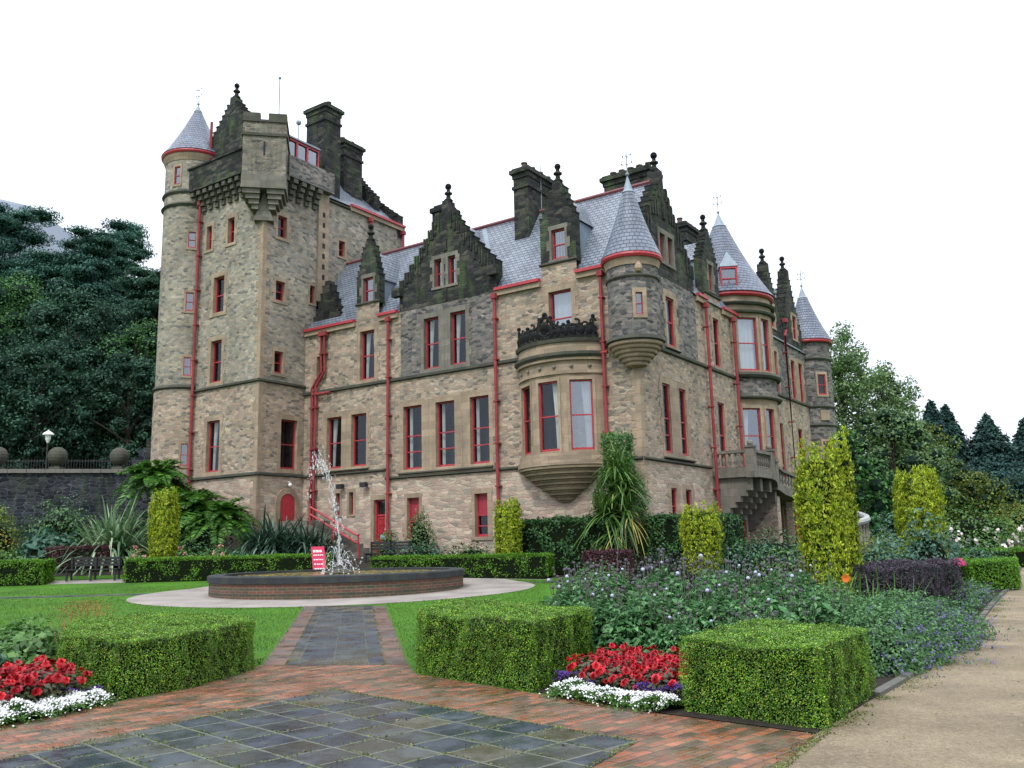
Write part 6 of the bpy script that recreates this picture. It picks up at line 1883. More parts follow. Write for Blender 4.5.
tree_fern('middle tree fern between its two neighbours', (-15.9, 43.6), 2.4, 2.4)

cp = empty('cordyline_palm', (3.85, 34.1, 0.5)); cp.scale = (1.08, 1.0, 1.0); tag(cp, 'shaggy cordyline palm with yellowed lower leaves at the castle corner', 'palm')
q = MB(); q.tube([(0, 0, 0), (0.05, 0, 1.5), (0, 0.05, 3.0)], 0.16, 8, 0.11); q.tube([(0.02, 0, 1.3), (0.3, 0, 2.2), (0.45, -0.05, 3.0)], 0.11, 8, 0.08); q.tube([(0, 0, 1.2), (-0.35, 0, 2.0)], 0.1, 8, 0.08); q.build('trunk', L_['bark'], cp)
Pc, Dc, Lc, Wc, dc = [], [], [], [], []
for (x, y, z, s, n) in ((0, .05, 3.1, 1.25, 150), (.45, -.05, 3.2, 1.2, 140), (-.35, 0, 2.2, 1.35, 150), (.3, -.2, 2.2, 1.25, 120), (.1, 0, 4.0, 1.1, 120), (-.15, -.1, 1.5, 1.0, 60)):
    D = unit(rng.normal(0, 1, (n, 3)) * np.array([.8, .8, 1]) + np.array([0, 0, 0.75]))
    Pc.append(np.tile([x, y, z], (n, 1)) + rng.normal(0, .08, (n, 3))); Dc.append(D); Lc.append(rng.uniform(.7, 1.15, n) * s * 1.12); Wc.append(np.full(n, 0.07)); dc.append(rng.uniform(0.1, 0.7, n))
blades('crown', np.concatenate(Pc), np.concatenate(Dc), np.concatenate(Lc), np.concatenate(Wc), np.concatenate(dc), L_['cord'], cp, 6)
n = 60; D = unit(rng.normal(0, 1, (n, 3)) * np.array([1, 1, .6]) + np.array([0, 0, -0.15])); P = np.where(rng.random((n, 1)) < .55, np.array([[.5, -.15, 2.0]]), np.array([[-.1, -.1, 1.3]])) + rng.normal(0, .1, (n, 3))
blades('yellow_leaves', P, D, rng.uniform(.6, 1.15, n), 0.06, rng.uniform(.4, .9, n), L_['cordyel'], cp, 6)
cl = empty('wall_climber', (4.15, 35.1, 0.5)); tag(cl, 'narrow dark green climber growing up the castle corner behind the palm', 'climber')
q = MB(); q.tube([(0, 0, 0), (0.05, 0, 2.5), (0, 0, 5.0)], 0.06, 6); q.build('stem', L_['bark'], cl)
n = 11000; t = rng.random(n) ** 1.2; a = rng.uniform(0, 6.283, n); wv = 1.75 - 1.25 * t + 0.16 * np.sin(t * 14)
P = np.stack([wv * np.cos(a) * 0.8 - 0.35 * (1 - t) * 0, 0.35 * np.sin(a), 5.35 * t], 1) + rng.normal(0, .08, (n, 3))
leaves('foliage', P, np.stack([np.cos(a), np.sin(a) - .5, np.full(n, .4)], 1) + rng.normal(0, .4, (n, 3)), rng.uniform(.08, .16, n), L_['ivy'], cl, 0.5)
# ================================================================== SHRUBS AND SMALL THINGS BY THE CASTLE
for nm, lab, c, rx, ry, h, mat, n, s in (
    ('wall_shrub', 'loose grey green wall shrub between the two red ground floor windows', (-4.4, 41.3), .75, .5, 2.2, 'birch', 1500, .11),
    ('lavender_shrub', 'wide grey green shrub in front of the castle wall', (-4.1, 38.8), 1.7, .7, .85, 'bluegreen', 1700, .11),
    ('wall_shrub', 'small yellow green shrub beside the red castle door', (-6.0, 42.0), .7, .5, 1.25, 'green', 800, .11),
    ('wall_shrub', 'low dark shrub under the castle window beside the golden yew', (-1.9, 38.4), 1.1, .6, .95, 'laurel', 900, .11),
    ('border_plant', 'yellow green border plant behind the left hedge by the daylilies', (-13.4, 38.8), .9, .6, .8, 'green', 800, .11),
    ('border_plant', 'salmon flowered plant beside the left golden yew', (-14.0, 38.4), .6, .4, .6, 'green', 600, .09),
    ('border_plant', 'low green border plant right of the salmon flowers', (-11.9, 38.6), 1.0, .5, .75, 'bluegreen', 800, .1),
    ('gunnera', 'big leaved light green plant at the left below the terrace wall', (-21.6, 41.5), 1.6, 1.0, 1.6, 'bluegreen', 320, .42),
    ('border_plant', 'fresh green plant in the border left of the bench', (-22.2, 39.0), 1.3, .7, .95, 'green', 600, .2),
    ('golden_shrub', 'yellow green shrub cut by the left edge below the terrace wall', (-24.5, 42.0), 1.5, 1.0, 2.9, 'autumn', 2200, .14),
    ('fern_shrub', 'light green shrub growing on top of the terrace wall', (-22.6, 48.5), 1.3, 1.0, 1.9, 'woodlite', 1500, .16),
    ('laurel', 'dark shrub between the flax and the terrace wall', (-19.0, 44.5), 2.0, 1.0, 2.6, 'laurel', 1900, .16),
    ('laurel', 'dark rounded shrub at the foot of the terrace wall behind the gunnera', (-22.6, 44.2), 2.3, 1.1, 3.3, 'laurel', 2600, .16),
    ('laurel', 'dark green shrub at the foot of the terrace wall by the left edge', (-26.5, 44.0), 2.3, 1.1, 3.4, 'wood', 2700, .16),
    ('laurel', 'dark shrub filling the corner of terrace wall and round tower', (-17.0, 46.6), 2.0, 1.2, 3.6, 'laurel', 2600, .16),
    ('laurel', 'dark shrub under the tree ferns', (-15.2, 41.2), 2.3, .8, 1.15, 'laurel', 1500, .14),
    ('border_plant', 'dark leafy plant behind the dusky hedge', (9.0, 21.6), 1.0, .8, 1.5, 'bluegreen', 1300, .11),
    ('border_plant', 'rusty red green bush left of the far golden yew', (9.9, 25.0), 1.2, .9, 1.6, 'autumn', 1500, .1),
    ('border_plant', 'blue grey shrub in front of the far golden yew', (11.4, 24.9), .95, .6, 2.1, 'bluegreen', 1400, .11),
    ('border_plant', 'blue green shrub right of the far golden yew', (13.1, 25.6), 1.0, .8, 1.25, 'bluegreen', 1000, .1),
    ('border_plant', 'tall green bush below the curved stair rail', (12.9, 31.5), 1.4, 1.0, 1.15, 'green', 1300, .12),
    ('border_plant', 'pale green bush behind the far golden yew', (15.3, 35.0), 2.0, 1.2, 2.2, 'bluegreen', 1600, .15),
    ('border_plant', 'green bush at the foot of the largest golden yew', (6.6, 18.3), 1.0, .8, 1.1, 'green', 1200, .09),
    ('border_plant', 'bushy green plant before the castle porch', (7.2, 22.5), 1.6, 1.0, 1.35, 'green', 1600, .1),
    ('border_plant', 'dark shrub on the bank right below the castle balcony', (10.2, 35.5), 2.4, 1.4, 1.5, 'laurel', 1800, .13),
    ('border_plant', 'green perennials between the short golden yew and the balcony', (8.0, 29.0), 1.7, 1.0, 1.25, 'bluegreen', 1600, .1),
    ('border_plant', 'grey purple perennial clump between the thistles and the castle corner', (3.9, 24.0), 1.7, .9, 1.25, 'purplegrey', 1500, .08),
    ('border_plant', 'grey green perennial clump left of the purple perennial clump', (2.1, 22.5), 1.2, .9, 1.0, 'catmint', 1200, .08),
    ('yellow_bush', 'bright yellow green bush at the right edge beyond the roses', (25.0, 44.0), 2.2, 1.4, 1.9, 'autumn', 2200, .15),
    ('yellow_bush', 'green bush behind the white roses', (20.5, 40.0), 2.4, 1.5, 1.8, 'green', 1500, .16)):
    shrub(nm, lab, c, rx, ry, h, mat, n, s, 'shrub' if nm != 'border_plant' else 'border plant')
def bloom_scatter(name, label, c, rx, ry, h, n, mat, size, cat='flowers'):
    root = empty(name, (c[0], c[1], gz(c[1]))); tag(root, label, cat)
    P, N = mound_pts((0, 0, 0.1), rx, ry, h, 500, .5)
    leaves('foliage', P, N + np.array([0, 0, .5]), rng.uniform(.07, .14, 500), L_['green'], root, .6)
    C, N = mound_pts((0, 0, 0.15), rx, ry, h * 1.03, n, .1)
    for p, nn in zip(C, N):
        k_ = 7
        np_mesh('bloom', *(leaf_arrays(np.tile(p, (k_, 1)) + rng.normal(0, size * .2, (k_, 3)), unit(np.tile(nn, (k_, 1)) + rng.normal(0, .6, (k_, 3))), size, .9, .1)), L_[mat], root)
for i, x in enumerate((16.6, 18.2, 19.8, 21.4)):
    bloom_scatter('rose_bush', ('leftmost white and pink rose bush above the far hedge', 'second white rose bush from the left above the far hedge', 'third white rose bush from the left above the far hedge', 'rightmost white rose bush above the far hedge')[i], (x + .8, 36.4 - .2 * i), .95, .6, 1.45, 20, 'whiteflower', .13, 'rose bush')
for i, (x, y) in enumerate(((-15.9, 37.7), (-13.9, 37.6), (-12.4, 37.8))):
    bloom_scatter('salmon_flower_plant', ('salmon flowers left of the left golden yew', 'salmon flowers just right of the left golden yew', 'salmon flowers below the dark tree ferns')[i], (x, y), .5, .35, 1.05, 12, 'pinkflower', .09)
P = np.zeros((90, 3)); P[:, 0] = rng.normal(0, .5, 90); P[:, 1] = rng.normal(0, .4, 90); D = rng.normal(0, .22, (90, 3)) + np.array([0, 0, 1.0])
o = blades('ornamental_grass', P, D, rng.uniform(.8, 1.5, 90), .035, .2, L_['green']); o.location = (5.6, 15.2, gz(15.2)); tag(o, 'upright grassy leaves between the catmint and the dusky hedge', 'grass clump')

# bench, bin, sign, stair
def bench(label, loc, rz, L):
    root = empty('bench', loc, rz); tag(root, label, 'bench')
    q = MB()
    for k in range(4): q.box((-L / 2, -.22 + k * .115, .43), (L / 2, -.22 + k * .115 + .095, .47))
    q.build('seat', M['iron'], root)
    q = MB()
    for k in range(3): q.box((-L / 2, .25, .58 + k * .13), (L / 2, .285, .68 + k * .13))
    q.build('backrest', M['iron'], root)
    for x in (-L / 2 + .08, 0, L / 2 - .08):
        q = MB(); q.box((x - .035, -.22, 0), (x + .035, -.16, .428)); q.box((x - .035, .19, 0), (x + .035, .25, .95)); q.box((x - .035, -.22, .38), (x + .035, .25, .427))
        q.build('leg', M['iron'], root)
bench('black slatted bench between the two left hedges', (-17.35, 36.9, gz(36.9)), 0.02, 2.1)
bench('black slatted bench below the red castle door', (-5.6, 39.0, gz(39.0)), -0.5, 2.2)
sg = empty('notice_board', (-7.7, 35.4, gz(35.4)), 0.1); tag(sg, 'leaning red notice board with white lettering behind the fountain', 'sign')
sg.scale = (0.95, 1.2, 1.25)
q = MB(); tl_ = 0.12
bp_ = lambda x, z, d: (x - z * 0.16, d + tl_ * z, z + 0.08)
def slab(mb, x0, x1, z0, z1, d0, d1):
    c = [bp_(x0, z0, d0), bp_(x1, z0, d0), bp_(x1, z1, d0), bp_(x0, z1, d0), bp_(x0, z0, d1), bp_(x1, z0, d1), bp_(x1, z1, d1), bp_(x0, z1, d1)]
    for f in ((0, 1, 2, 3), (5, 4, 7, 6), (3, 2, 6, 7), (4, 5, 1, 0), (4, 0, 3, 7), (1, 5, 6, 2)): mb.add([c[k] for k in f])
slab(q, -.27, .27, 0, .95, 0, .04); q.build('board', plain('pink_red_board', (.52, .03, .09), .5, .4, .1), sg)
q = MB()
random.seed(11)
for row in range(6):
    x = -.2; z = .84 - row * .14
    while x < .19:
        w = random.uniform(.03, .09)
        if row == 0: w = .1
        slab(q, x, min(x + w, .2), z - (.07 if row == 0 else .035), z, -.006, -.001); x += w + .03
q.build('lettering', M['white'], sg)
q = MB(); q.box((-.2, .1, 0), (-.16, .5, .05)); q.box((.16, .1, 0), (.2, .5, .05)); q.box((-.2, .05, 0), (.2, .1, .1)); q.build('stand', M['iron'], sg)

st = empty('stone_stair', (0, 0, 0)); tag(st, 'stone stair with double red handrail descending from the tower door', 'stair')
st.location = castle.location; st.rotation_euler = castle.rotation_euler
q = MB()
for i in range(9):
    z = 2.95 - i * .19
    q.box((-17.0 + i * .42, -2.9, 0.0), (-17.0 + (i + 1) * .42 + .03, -1.65, z))
q.box((-19.95, -2.9, 0), (-17.0, -.95, 3.0))
q.build('steps', M['ashlar_grey'], st)
for yy in (-2.85,):
    for dz, in ((.95,), (.6,)):
        q = MB(); q.tube([(-16.4, yy, 2.68 + dz), (-13.4, yy, 1.3 + dz), (-13.15, yy, 1.25 + dz)], .05, 6); q.build('handrail', M['red'], st)
for i, x in enumerate((-16.4, -14.8, -13.2)):
    q = MB(); z = 2.95 - max(0, (x + 17.0)) * .455; q.tube([(x, -2.85, z - .1), (x, -2.85, z + .95)], .045, 6); q.build('post', M['red'], st)

# curved lower rail of the garden stair on the right
cr = empty('curved_stair_wall', (12.3, 34.6, gz(34.6))); tag(cr, 'curved stone stair wall with pale rounded coping beside the far golden yew', 'stair wall')
pts = [(1.3 * math.cos(a) * .9, 1.5 * math.sin(a), 2.0 + .3 * math.sin(a * .9)) for a in np.linspace(-2.0, 1.9, 22)]
q = MB()
for a, b in zip(pts, pts[1:]):
    F_ = Frame((a[0], a[1]), (b[0] - a[0], b[1] - a[1])); L = math.hypot(b[0] - a[0], b[1] - a[1])
    q.fbox(F_, -.0, L, -.6, .25, -.12, .12)
q.build('plinth', M['ashlar_grey'], cr)
q = MB(); q.tube(pts, .13, 8); q.build('coping', plain('pale_coping', (.27, .28, .28), .6, .4, .15), cr)
fb_ = None
for i, (a, b) in enumerate(zip(pts, pts[1:])):
    if fb_ is None:
        fb_ = baluster().build('baluster', M['ashlar_grey'], cr); k_ = fb_
    else:
        k_ = fb_.copy(); col.objects.link(k_); k_.parent = cr
    k_.location = ((a[0] + b[0]) / 2, (a[1] + b[1]) / 2, .25); k_.scale = (1, 1, (a[2] - .3) / .68)

# ---- terrace wall on the left with ball finials and iron fence
tw_mat = rubble('wet_black_terrace_stone', [(.022, .025, .032), (.035, .038, .046), (.016, .019, .026), (.05, .05, .052), (.028, .03, .036)], sx=2.2, sz=5.2, mortar=(.085, .092, .105), grime=.5, moss=.3, mort_w=.06)
ta, tb = (-34.0, 46.5), (-19.6, 50.6)
TF = Frame(ta, (tb[0] - ta[0], tb[1] - ta[1])); TLn = math.hypot(tb[0] - ta[0], tb[1] - ta[1])
q = MB(); q.fbox(TF, 0, TLn, .2, 6.1, -.7, 0)
tw_ = q.build('terrace_wall', tw_mat); tag(tw_, 'dark stone terrace wall with pale coping left of the tower', 'wall')
q = MB()
n = 16
for i in range(n): q.fbox(TF, TLn * i / n + .01, TLn * (i + 1) / n - .01, 6.103, 6.32, -.85, .14)
q.build('coping', ashlar('pale_wall_coping', (.24, .225, .20), (.08, .08, .07), 5, 5, .5, .3), tw_)
for i, s in enumerate((9.2 - .3, 12.1, 5.9)):
    root = empty('stone_ball', TF.p(s, 6.323, -.35)); tag(root, ('left stone ball finial on the terrace wall, in front of the lamp', 'right stone ball finial on the terrace wall, nearer the tower', 'stone ball finial on the terrace wall outside the left edge')[i], 'stone ball')
    q = MB(); q.box((-.3, -.3, 0), (.3, .3, .14)); q.revolve([(.2, .143), (.14, .2), (.2, .26)], 0, 0, n=12); q.build('base', M['string'], root)
    q = MB(); q.ball((0, 0, .74), .53, 18); q.build('ball', M['string'], root)
fr_ = empty('iron_fence', (0, 0, 0)); tag(fr_, 'black iron railing on the terrace before the dark wood', 'fence')
q = MB(); FF = Frame((-34, 49.5), (12.5, 3.2)); FL = 12.9
for z in (6.4, 7.0): q.fbox(FF, 0, FL, z, z + .05, -.02, .02)
q.build('rails', M['iron'], fr_)
q = MB()
for i in range(85): q.fbox(FF, i * FL / 85, i * FL / 85 + .028, 6.2, 7.15, -.015, .013)
k_ = q.build('bars', M['iron'], fr_); k_['kind'] = 'stuff'
q = MB(); q.fbox(TF, -1, TLn - .3, 0.1, 6.05, -10, -.72); q.build('terrace', MATS_G['soil']); bpy.data.objects['terrace']['kind'] = 'structure'
lp = empty('lamp_post', (-26.0, 49.0, 6.05)); tag(lp, 'black lamp post with a white lantern behind the stone ball', 'lamp')
q = MB(); q.tube([(0, 0, 0), (0, 0, 1.75)], .05, 8, .04); q.build('post', M['iron'], lp)
q = MB(); q.revolve([(.05, 1.75), (.14, 1.95), (.16, 2.2), (0, 2.2)], 0, 0, n=8, smooth=False); q.build('lantern_glass', M['white'], lp)
q = MB(); q.revolve([(.3, 2.203), (.26, 2.3), (.06, 2.42), (0, 2.5)], 0, 0, n=12); q.build('lantern_cap', M['white'], lp)
# stepped ramp wall that climbs to the tower
q = MB()
sp = [(0, 0)]
RF = Frame((-21.6, 49.2), (1, .12))
poly = [(0, .3), (2.2, .3)]
zt = 8.7
stp = [(2.2, 8.7), (1.75, 8.7), (1.75, 8.35), (1.4, 8.35), (1.4, 7.9), (1.0, 7.9), (1.0, 7.4), (.6, 7.4), (.6, 6.9), (.25, 6.9), (.25, 6.4), (0, 6.4)]
q.prism(RF, poly + stp, -.6, 0)
o = q.build('ramp_wall', tw_mat); tag(o, 'black stepped ramp wall climbing to the foot of the round tower', 'wall')

L_['inner'] = plain('dark_crown_filler', (0.010, 0.024, 0.016), 0.95, 0.1, 0.4, 1)  # dark filler colour for solids added to keep light out of crowns
# ================================================================== TREES
def clump_cloud(blobs, per, size, flat=1.0, inner=0.55):
    Ps, Ns = [], []
    for (c, r) in blobs:
        n = int(per * r * r * (.34 / size) ** 1.6)
        d = unit(rng.normal(size=(n, 3)))
        rr = r * (1 - inner * rng.random(n) ** 1.6)
        P = d * rr[:, None] * np.array([1, 1, flat]); Ps.append(P + np.array(c)); Ns.append(d * np.array([1, 1, 1 / flat]) + np.array([0, 0, .35]))
    P = np.concatenate(Ps); N = unit(np.concatenate(Ns)); N = unit(N + rng.normal(0, .5, N.shape))
    return P, N
def tree(name, label, c, h, rad, style, mat, size=.34, per=55, seed=0, group=None, z=None, bare=.15):
    r_ = random.Random(seed)
    zb = gz(c[1]) if z is None else z
    root = empty(name, (c[0], c[1], zb)); tag(root, label, 'tree', group)
    tb = MB()
    tb.tube([(0, 0, -.3), (r_.uniform(-.2, .2), 0, h * .35), (r_.uniform(-.4, .4), r_.uniform(-.3, .3), h * .9)], h * .022 + .06, 8, .06)
    blobs = []
    if style == 'broad':
        for i in range(64):
            a = i * 2.399; t = (i + .5) / 64
            z_ = h * (bare + (1 - bare) * t)
            prof = math.sin(math.pi * min(1, (t * .86 + .12))) ** .7
            q_ = rad * prof * r_.uniform(.45, .95)
            b = (q_ * math.cos(a), q_ * math.sin(a), z_ * r_.uniform(.93, 1.0)); rr = rad * r_.uniform(.15, .30)
            blobs.append((b, rr)); 
            if i % 3 == 0: tb.tube([(0, 0, z_ * .6), (b[0] * .5, b[1] * .5, z_ * .8), b], .09, 5, .03)
        P, N = clump_cloud(blobs, per, size, .78)
    elif style == 'pine':
        for i in range(72):
            a = i * 2.399; t = (i + .5) / 72
            z_ = h * (bare + (1 - bare) * t)
            q_ = rad * (1 - .55 * t) * r_.uniform(.25, 1.0)
            b = (q_ * math.cos(a), q_ * math.sin(a), z_); rr = rad * r_.uniform(.20, .42)
            blobs.append((b, rr)); tb.tube([(0, 0, z_ - .5), (b[0] * .6, b[1] * .6, z_ - .15), b], .08, 5, .03)
        P, N = clump_cloud(blobs, per, size, .32)
    elif style == 'open':
        for i in range(46):
            a = i * 2.399 + r_.uniform(-.3, .3); t = (i + .5) / 46
            z_ = h * (bare + (1 - bare) * t)
            q_ = rad * (1.05 - .55 * t) * r_.uniform(.1, 1.0)
            b = (q_ * math.cos(a), q_ * math.sin(a), z_ + r_.uniform(-.6, .6)); rr = rad * r_.uniform(.16, .30)
            blobs.append((b, rr)); tb.tube([(0, 0, z_ * .8), (b[0] * .5, b[1] * .5, z_ * .93), b], .07, 5, .02)
            for k in range(3):
                blobs.append(((b[0] + r_.uniform(-1, 1) * rr, b[1] + r_.uniform(-1, 1) * rr, b[2] - r_.uniform(.4, 1.2) * rr), rr * .55))
        P, N = clump_cloud(blobs, per, size, .85, .8)
    else:                                              # conifer: whorls of drooping boughs
        Ps, Ns = [], []
        nb = 190
        for i in range(nb):
            t = (i / nb) ** .9; a = i * 2.399
            z_ = h * (.02 + .97 * t); L = rad * (1 - t) ** .95 * r_.uniform(.75, 1.2) + .15
            m = int(per * L)
            s = rng.random(m) ** .6
            w = L * .24 * (1.1 - s * .6)
            x = L * s; y = rng.normal(0, 1, m) * w; zz = z_ - L * .42 * s ** 1.5 + rng.normal(0, .18, m) + .15 * np.sin(s * 9)
            Ps.append(np.stack([x * math.cos(a) - y * math.sin(a), x * math.sin(a) + y * math.cos(a), zz], 1))
            Ns.append(np.tile([math.cos(a) * .6, math.sin(a) * .6, .8], (m, 1)))
        P = np.concatenate(Ps); N = unit(np.concatenate(Ns) + rng.normal(0, .5, P.shape))
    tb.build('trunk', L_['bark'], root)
    if style in ('broad', 'pine'):  # opaque dark solids added inside crowns to block light showing through
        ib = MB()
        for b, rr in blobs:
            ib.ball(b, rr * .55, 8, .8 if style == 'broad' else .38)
        ib.build('crown_light_block', L_['inner'], root)
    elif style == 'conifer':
        ib = MB(); ib.revolve([(rad * .62, 0), (rad * .55, h * .2), (rad * .28, h * .6), (0, h * .93)], 0, 0, n=12); ib.build('crown_light_block', L_['inner'], root)
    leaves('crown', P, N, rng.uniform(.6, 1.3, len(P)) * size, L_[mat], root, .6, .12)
    return root
WG = 'trees of the dark wood left of the castle'
for i, (nm, lab, c, h, rad, sty, mat, z) in enumerate((
    ('pine_tree', 'tallest blue green pine at the upper left edge of the wood', (-44.5, 74), 25.5, 6.5, 'pine', 'pine', 6.5),
    ('pine_tree', 'layered pine second from the left edge below the moor', (-39.5, 73), 21.0, 5.0, 'pine', 'pine', 6),
    ('pine_tree', 'layered pine whose top rises to the right of the moor', (-35.6, 72), 22.6, 4.6, 'pine', 'pine', 6),
    ('pine_tree', 'dark pine reaching towards the round tower', (-29.5, 70), 18.2, 4.2, 'pine', 'wood', 6),
    ('beech_tree', 'broad mid green beech at the left edge of the wood', (-37.5, 64), 16.5, 5.8, 'broad', 'woodlite', 5.5),
    ('beech_tree', 'dark broad beech in the middle of the wood', (-31.5, 62), 15.0, 5.5, 'broad', 'wood', 5.5),
    ('beech_tree', 'broad green tree just left of the round tower', (-26.6, 62), 12.5, 4.4, 'broad', 'woodlite', 5.5),
    ('beech_tree', 'low dark tree above the left stone ball', (-30.5, 56), 9.5, 4.4, 'broad', 'wood', 5.5),
    ('beech_tree', 'low dark tree above the right stone ball', (-25.0, 57), 9.0, 3.8, 'broad', 'wood', 5.5),
    ('beech_tree', 'dark tree at the lower left corner of the wood', (-35.8, 56), 10.5, 4.6, 'broad', 'wood', 5.5),
    ('pine_tree', 'pale topped pine between the moor and the tower', (-36.0, 79), 25.0, 4.6, 'pine', 'pine', 7),
    ('beech_tree', 'dark tree close behind the foot of the round tower', (-22.9, 60), 9.5, 3.6, 'broad', 'wood', 5.5),
    ('pine_tree', 'dark pine standing tallest against the round tower shaft', (-27.0, 68), 17.0, 4.0, 'pine', 'wood', 6.5),
    ('beech_tree', 'blue green tree filling the wood beside the tower at mid height', (-29.4, 66), 14.5, 4.6, 'broad', 'wood', 6),
    ('pine_tree', 'blue green pine in the middle of the wood skyline', (-36.8, 76), 22.5, 5.2, 'pine', 'pine', 6.5))):
    tree(nm, lab, c, h, rad, sty, mat, .2, 150 if sty == 'pine' else 105, i + 1, WG, z, .12)
tree('birch_tree', 'tall airy grey green tree behind the far turret, sky showing through', (27.2, 72), 16.9, 4.6, 'open', 'birch', .27, 110, 21)
tree('birch_tree', 'airy grey green tree right of the far turret with hanging twigs', (31.4, 74), 14.2, 4.0, 'open', 'birch', .27, 120, 22)
tree('lime_tree', 'rounded fresh green tree right of the airy tree', (34.4, 78), 11.3, 4.2, 'broad', 'birch', .27, 90, 35, bare=.05)
tree('beech_tree', 'full green tree below the airy tree on the right', (29.0, 68), 9.8, 5.0, 'broad', 'birch', .26, 75, 23, bare=.02)
tree('lime_tree', 'olive tree turning yellow before the dark conifers', (36.6, 78), 9.6, 3.6, 'broad', 'autumn', .24, 80, 24, bare=.03)
tree('lime_tree', 'low olive tree with orange tips leaning over the conifers foot', (40.8, 79), 5.2, 3.6, 'broad', 'autumn', .24, 80, 25, bare=.02)
tree('cypress_tree', 'left dark blue conifer of the right background', (47.8, 100), 14.7, 7.0, 'conifer', 'cypress', .42, 90, 26)
tree('cypress_tree', 'slim conifer between the two big dark conifers', (49.9, 101), 14.4, 6.5, 'conifer', 'cypress', .42, 90, 27)
tree('cypress_tree', 'broad dark blue conifer right of the olive trees', (53.4, 99), 12.9, 8.6, 'conifer', 'cypress', .42, 90, 28)
tree('cypress_tree', 'rightmost dark conifer cut by the right edge', (58.4, 100), 12.6, 7.0, 'conifer', 'cypress', .42, 90, 29)
tree('beech_tree', 'dark low tree under the conifers behind the roses', (44.5, 88), 6.5, 4.5, 'broad', 'cypress', .3, 70, 30, bare=.0)
tree('beech_tree', 'dark low tree right of the roses beneath the broad conifer', (52.0, 90), 5.8, 5.5, 'broad', 'cypress', .3, 70, 31, bare=.0)
tree('beech_tree', 'dark low tree at the right edge below the conifers', (60.5, 92), 5.6, 5.0, 'broad', 'cypress', .3, 70, 32, bare=.0)
tree('beech_tree', 'dense green tree behind the largest golden yew', (22.5, 62), 7.5, 4.2, 'broad', 'woodlite', .34, 75, 33, bare=.0)

# ================================================================== GRASS BLADES AND FALLEN LEAVES
n = 120000
P = np.stack([rng.uniform(-19, 1.4, n), 13.4 + 21 * rng.random(n) ** 1.35, np.zeros(n)], 1)
bx = lambda p0, p1, y: p0[0] + (p1[0] - p0[0]) * (y - p0[1]) / (p1[1] - p0[1])
keep = (np.hypot(P[:, 0] - FC[0], P[:, 1] - FC[1]) > 6.6) & ~((P[:, 0] > bx(pl0, pl1, P[:, 1]) - .03) & (P[:, 0] < bx(pr0, pr1, P[:, 1]) + .03) & (P[:, 1] < 24.2)) & ~((P[:, 0] > .9) & (P[:, 1] < 30)) & ~((P[:, 0] < -4) & (P[:, 1] < 15))
keep &= ~((P[:, 0] < -12) & (P[:, 1] > 29.4) & (P[:, 1] < 31.2))
P = P[keep]; P[:, 2] = np.interp(P[:, 1], GY, GZ)
D = rng.normal(0, .45, P.shape) + np.array([0, 0, 1.0])
o = blades('grass_blades', P, D, rng.uniform(.03, .075, len(P)), .012, .3, foliage('grass_blade', [(0, (.032, .105, .005)), (.6, (.065, .175, .008)), (1, (.11, .235, .018))], .6, .2, .6, .3), None, 2)
o['kind'] = 'stuff'; o['label'] = 'short mown grass of the lawn round the fountain'; o['category'] = 'grass'
n = 520
P = np.stack([rng.uniform(-7, 9, n), rng.uniform(6.4, 22, n), np.zeros(n)], 1)
xr = np.interp(P[:, 1], [6.4, 7.9, 9.7, 15.8, 22], [1.8, 2.6, 3.9, 8.0, 11.8]); near = (P[:, 0] > xr) | (P[:, 1] < np.interp(P[:, 0], [-7, -5.2, -4.5, -3.5, -1.5, .2, 2.5], [6.0, 9.0, 10.3, 13, 12.5, 10.2, 7.8]))
P = P[near]; P[:, 2] = np.interp(P[:, 1], GY, GZ) + .014
o = leaves('fallen_leaves', P, rng.normal(0, .25, P.shape) + np.array([0, 0, 1.0]), rng.uniform(.02, .05, len(P)), foliage('fallen_leaf', [(0, (.10, .06, .02)), (.5, (.22, .14, .04)), (1, (.12, .13, .04))], .6, .1), None, .7)
o['kind'] = 'stuff'; o['label'] = 'small fallen leaves scattered over the paving and gravel'; o['category'] = 'leaves'

# loose stones on the gravel: nobody could count them
n = 3200
P = np.stack([rng.uniform(1.5, 9, n), rng.uniform(6.2, 15, n), np.zeros(n)], 1)
P = P[P[:, 0] > np.interp(P[:, 1], [6.2, 7.9, 9.7, 15.8], [1.7, 2.75, 4.0, 8.1])]
q = MB()
for p in P:
    r_ = random.uniform(.003, .010); q.ball((p[0], p[1], gz(p[1]) + r_ * .3), r_, 5, .6)
o = q.build('pebbles', foliage('loose_pebble', [(0, (.08, .07, .05)), (.5, (.22, .18, .13)), (1, (.36, .32, .26))], .9, 0.0, 1, .1, .2)); o['kind'] = 'stuff'; o['label'] = 'loose pebbles on the gravel path'; o['category'] = 'pebbles'

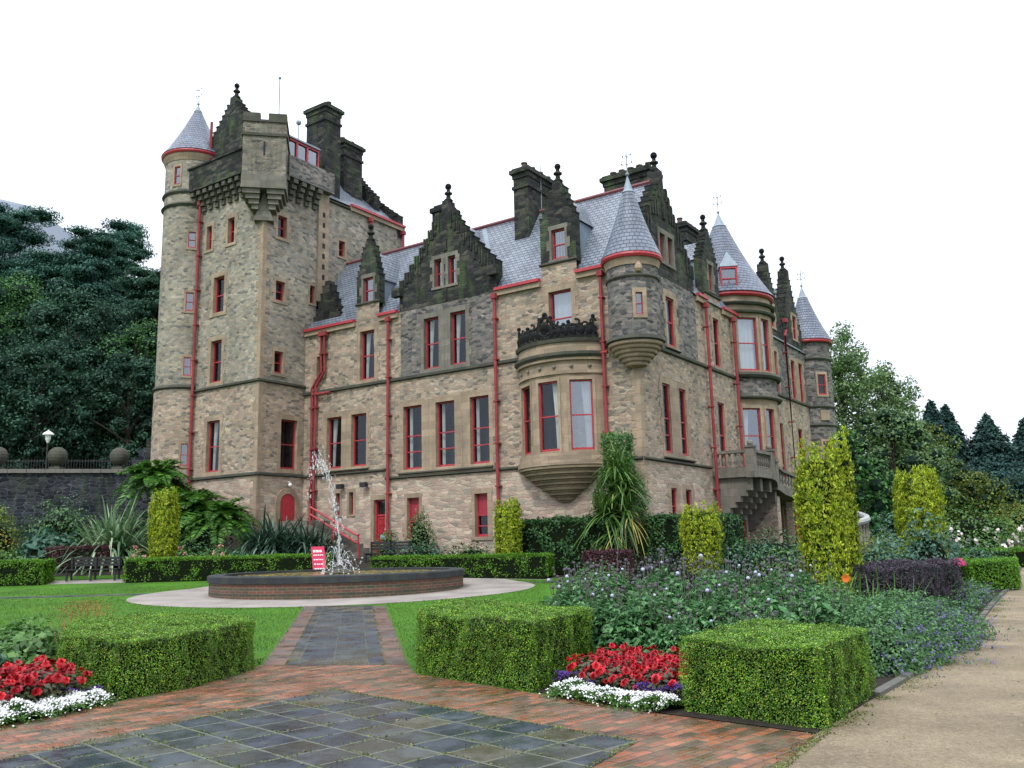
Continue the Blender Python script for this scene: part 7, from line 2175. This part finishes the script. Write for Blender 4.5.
# moss and small weeds in joints and along edges: nobody could count them
def along(line, n, sd):
    line = [np.array(p) for p in line]; sg_ = [np.linalg.norm(b - a) for a, b in zip(line, line[1:])]
    out = []
    for i in range(n):
        k_ = rng.choice(len(sg_), p=np.array(sg_) / sum(sg_)); t = rng.random()
        p = line[k_] + (line[k_ + 1] - line[k_]) * t
        d = (line[k_ + 1] - line[k_]) / sg_[k_]
        if noise.noise((p[0] * 2.2, p[1] * 2.2, 3.0)) > -0.12:
            out.append(p + np.array([d[1], -d[0]]) * abs(rng.normal(0, sd)))
    return out
pm = along([(3.74, 9.55), (4.45, 10.55), (7.95, 15.75), (11.12, 20.95)], 3800, .16)
pm += along([(2.62, 7.9), (1.9, 6.75), (1.2, 5.4)], 1100, .07)
pm += along([(2.55, 7.9), (3.72, 9.6)], 900, .08)
pm += along([(-2.2, 10.92), (0.99, 7.78)], 900, .03) + along([(0.99, 7.78), (-0.2, 5.7)], 500, .03) + along([(-6.5, 4.1), (-2.2, 10.92)], 900, .03)
pm += along([lerp(pl0, pr0, .16), lerp(pl1, pr1, .16)], 900, .02) + along([lerp(pl0, pr0, .84), lerp(pl1, pr1, .84)], 900, .02)
pm += along([pl0, pl1], 400, .04) + along([pr1, pr0], 400, .04)
for i in range(1, 14):
    for ax, ay in (((bd[0], bd[1]), (-bd[1], bd[0])), ((-bd[1], bd[0]), (bd[0], bd[1]))):
        o0 = np.array((0.99, 7.78)) - np.array(ay) * .45 * i if ax == bd else np.array((0.99, 7.78)) - np.array(ay) * .45 * i
        e0 = o0 - np.array(ax) * 5.5
        pm += [p for p in along([o0, e0], 420, .012) if p[1] < np.interp(p[0], [-6.5, -2.2, .99], [4.1, 10.9, 7.75]) and p[1] > 4.8]
P = np.array([(p[0], p[1], gz(p[1]) + .012) for p in pm])
o = leaves('moss', P, rng.normal(0, .5, P.shape) + np.array([0, 0, .8]), rng.uniform(.008, .024, len(P)), foliage('joint_moss', [(0, (.05, .075, .012)), (.6, (.10, .14, .022)), (1, (.18, .20, .05))], .8, .1, 3, .3), None, .8)
o['kind'] = 'stuff'; o['label'] = 'moss and tiny weeds in the paving joints and along the kerb'; o['category'] = 'moss'
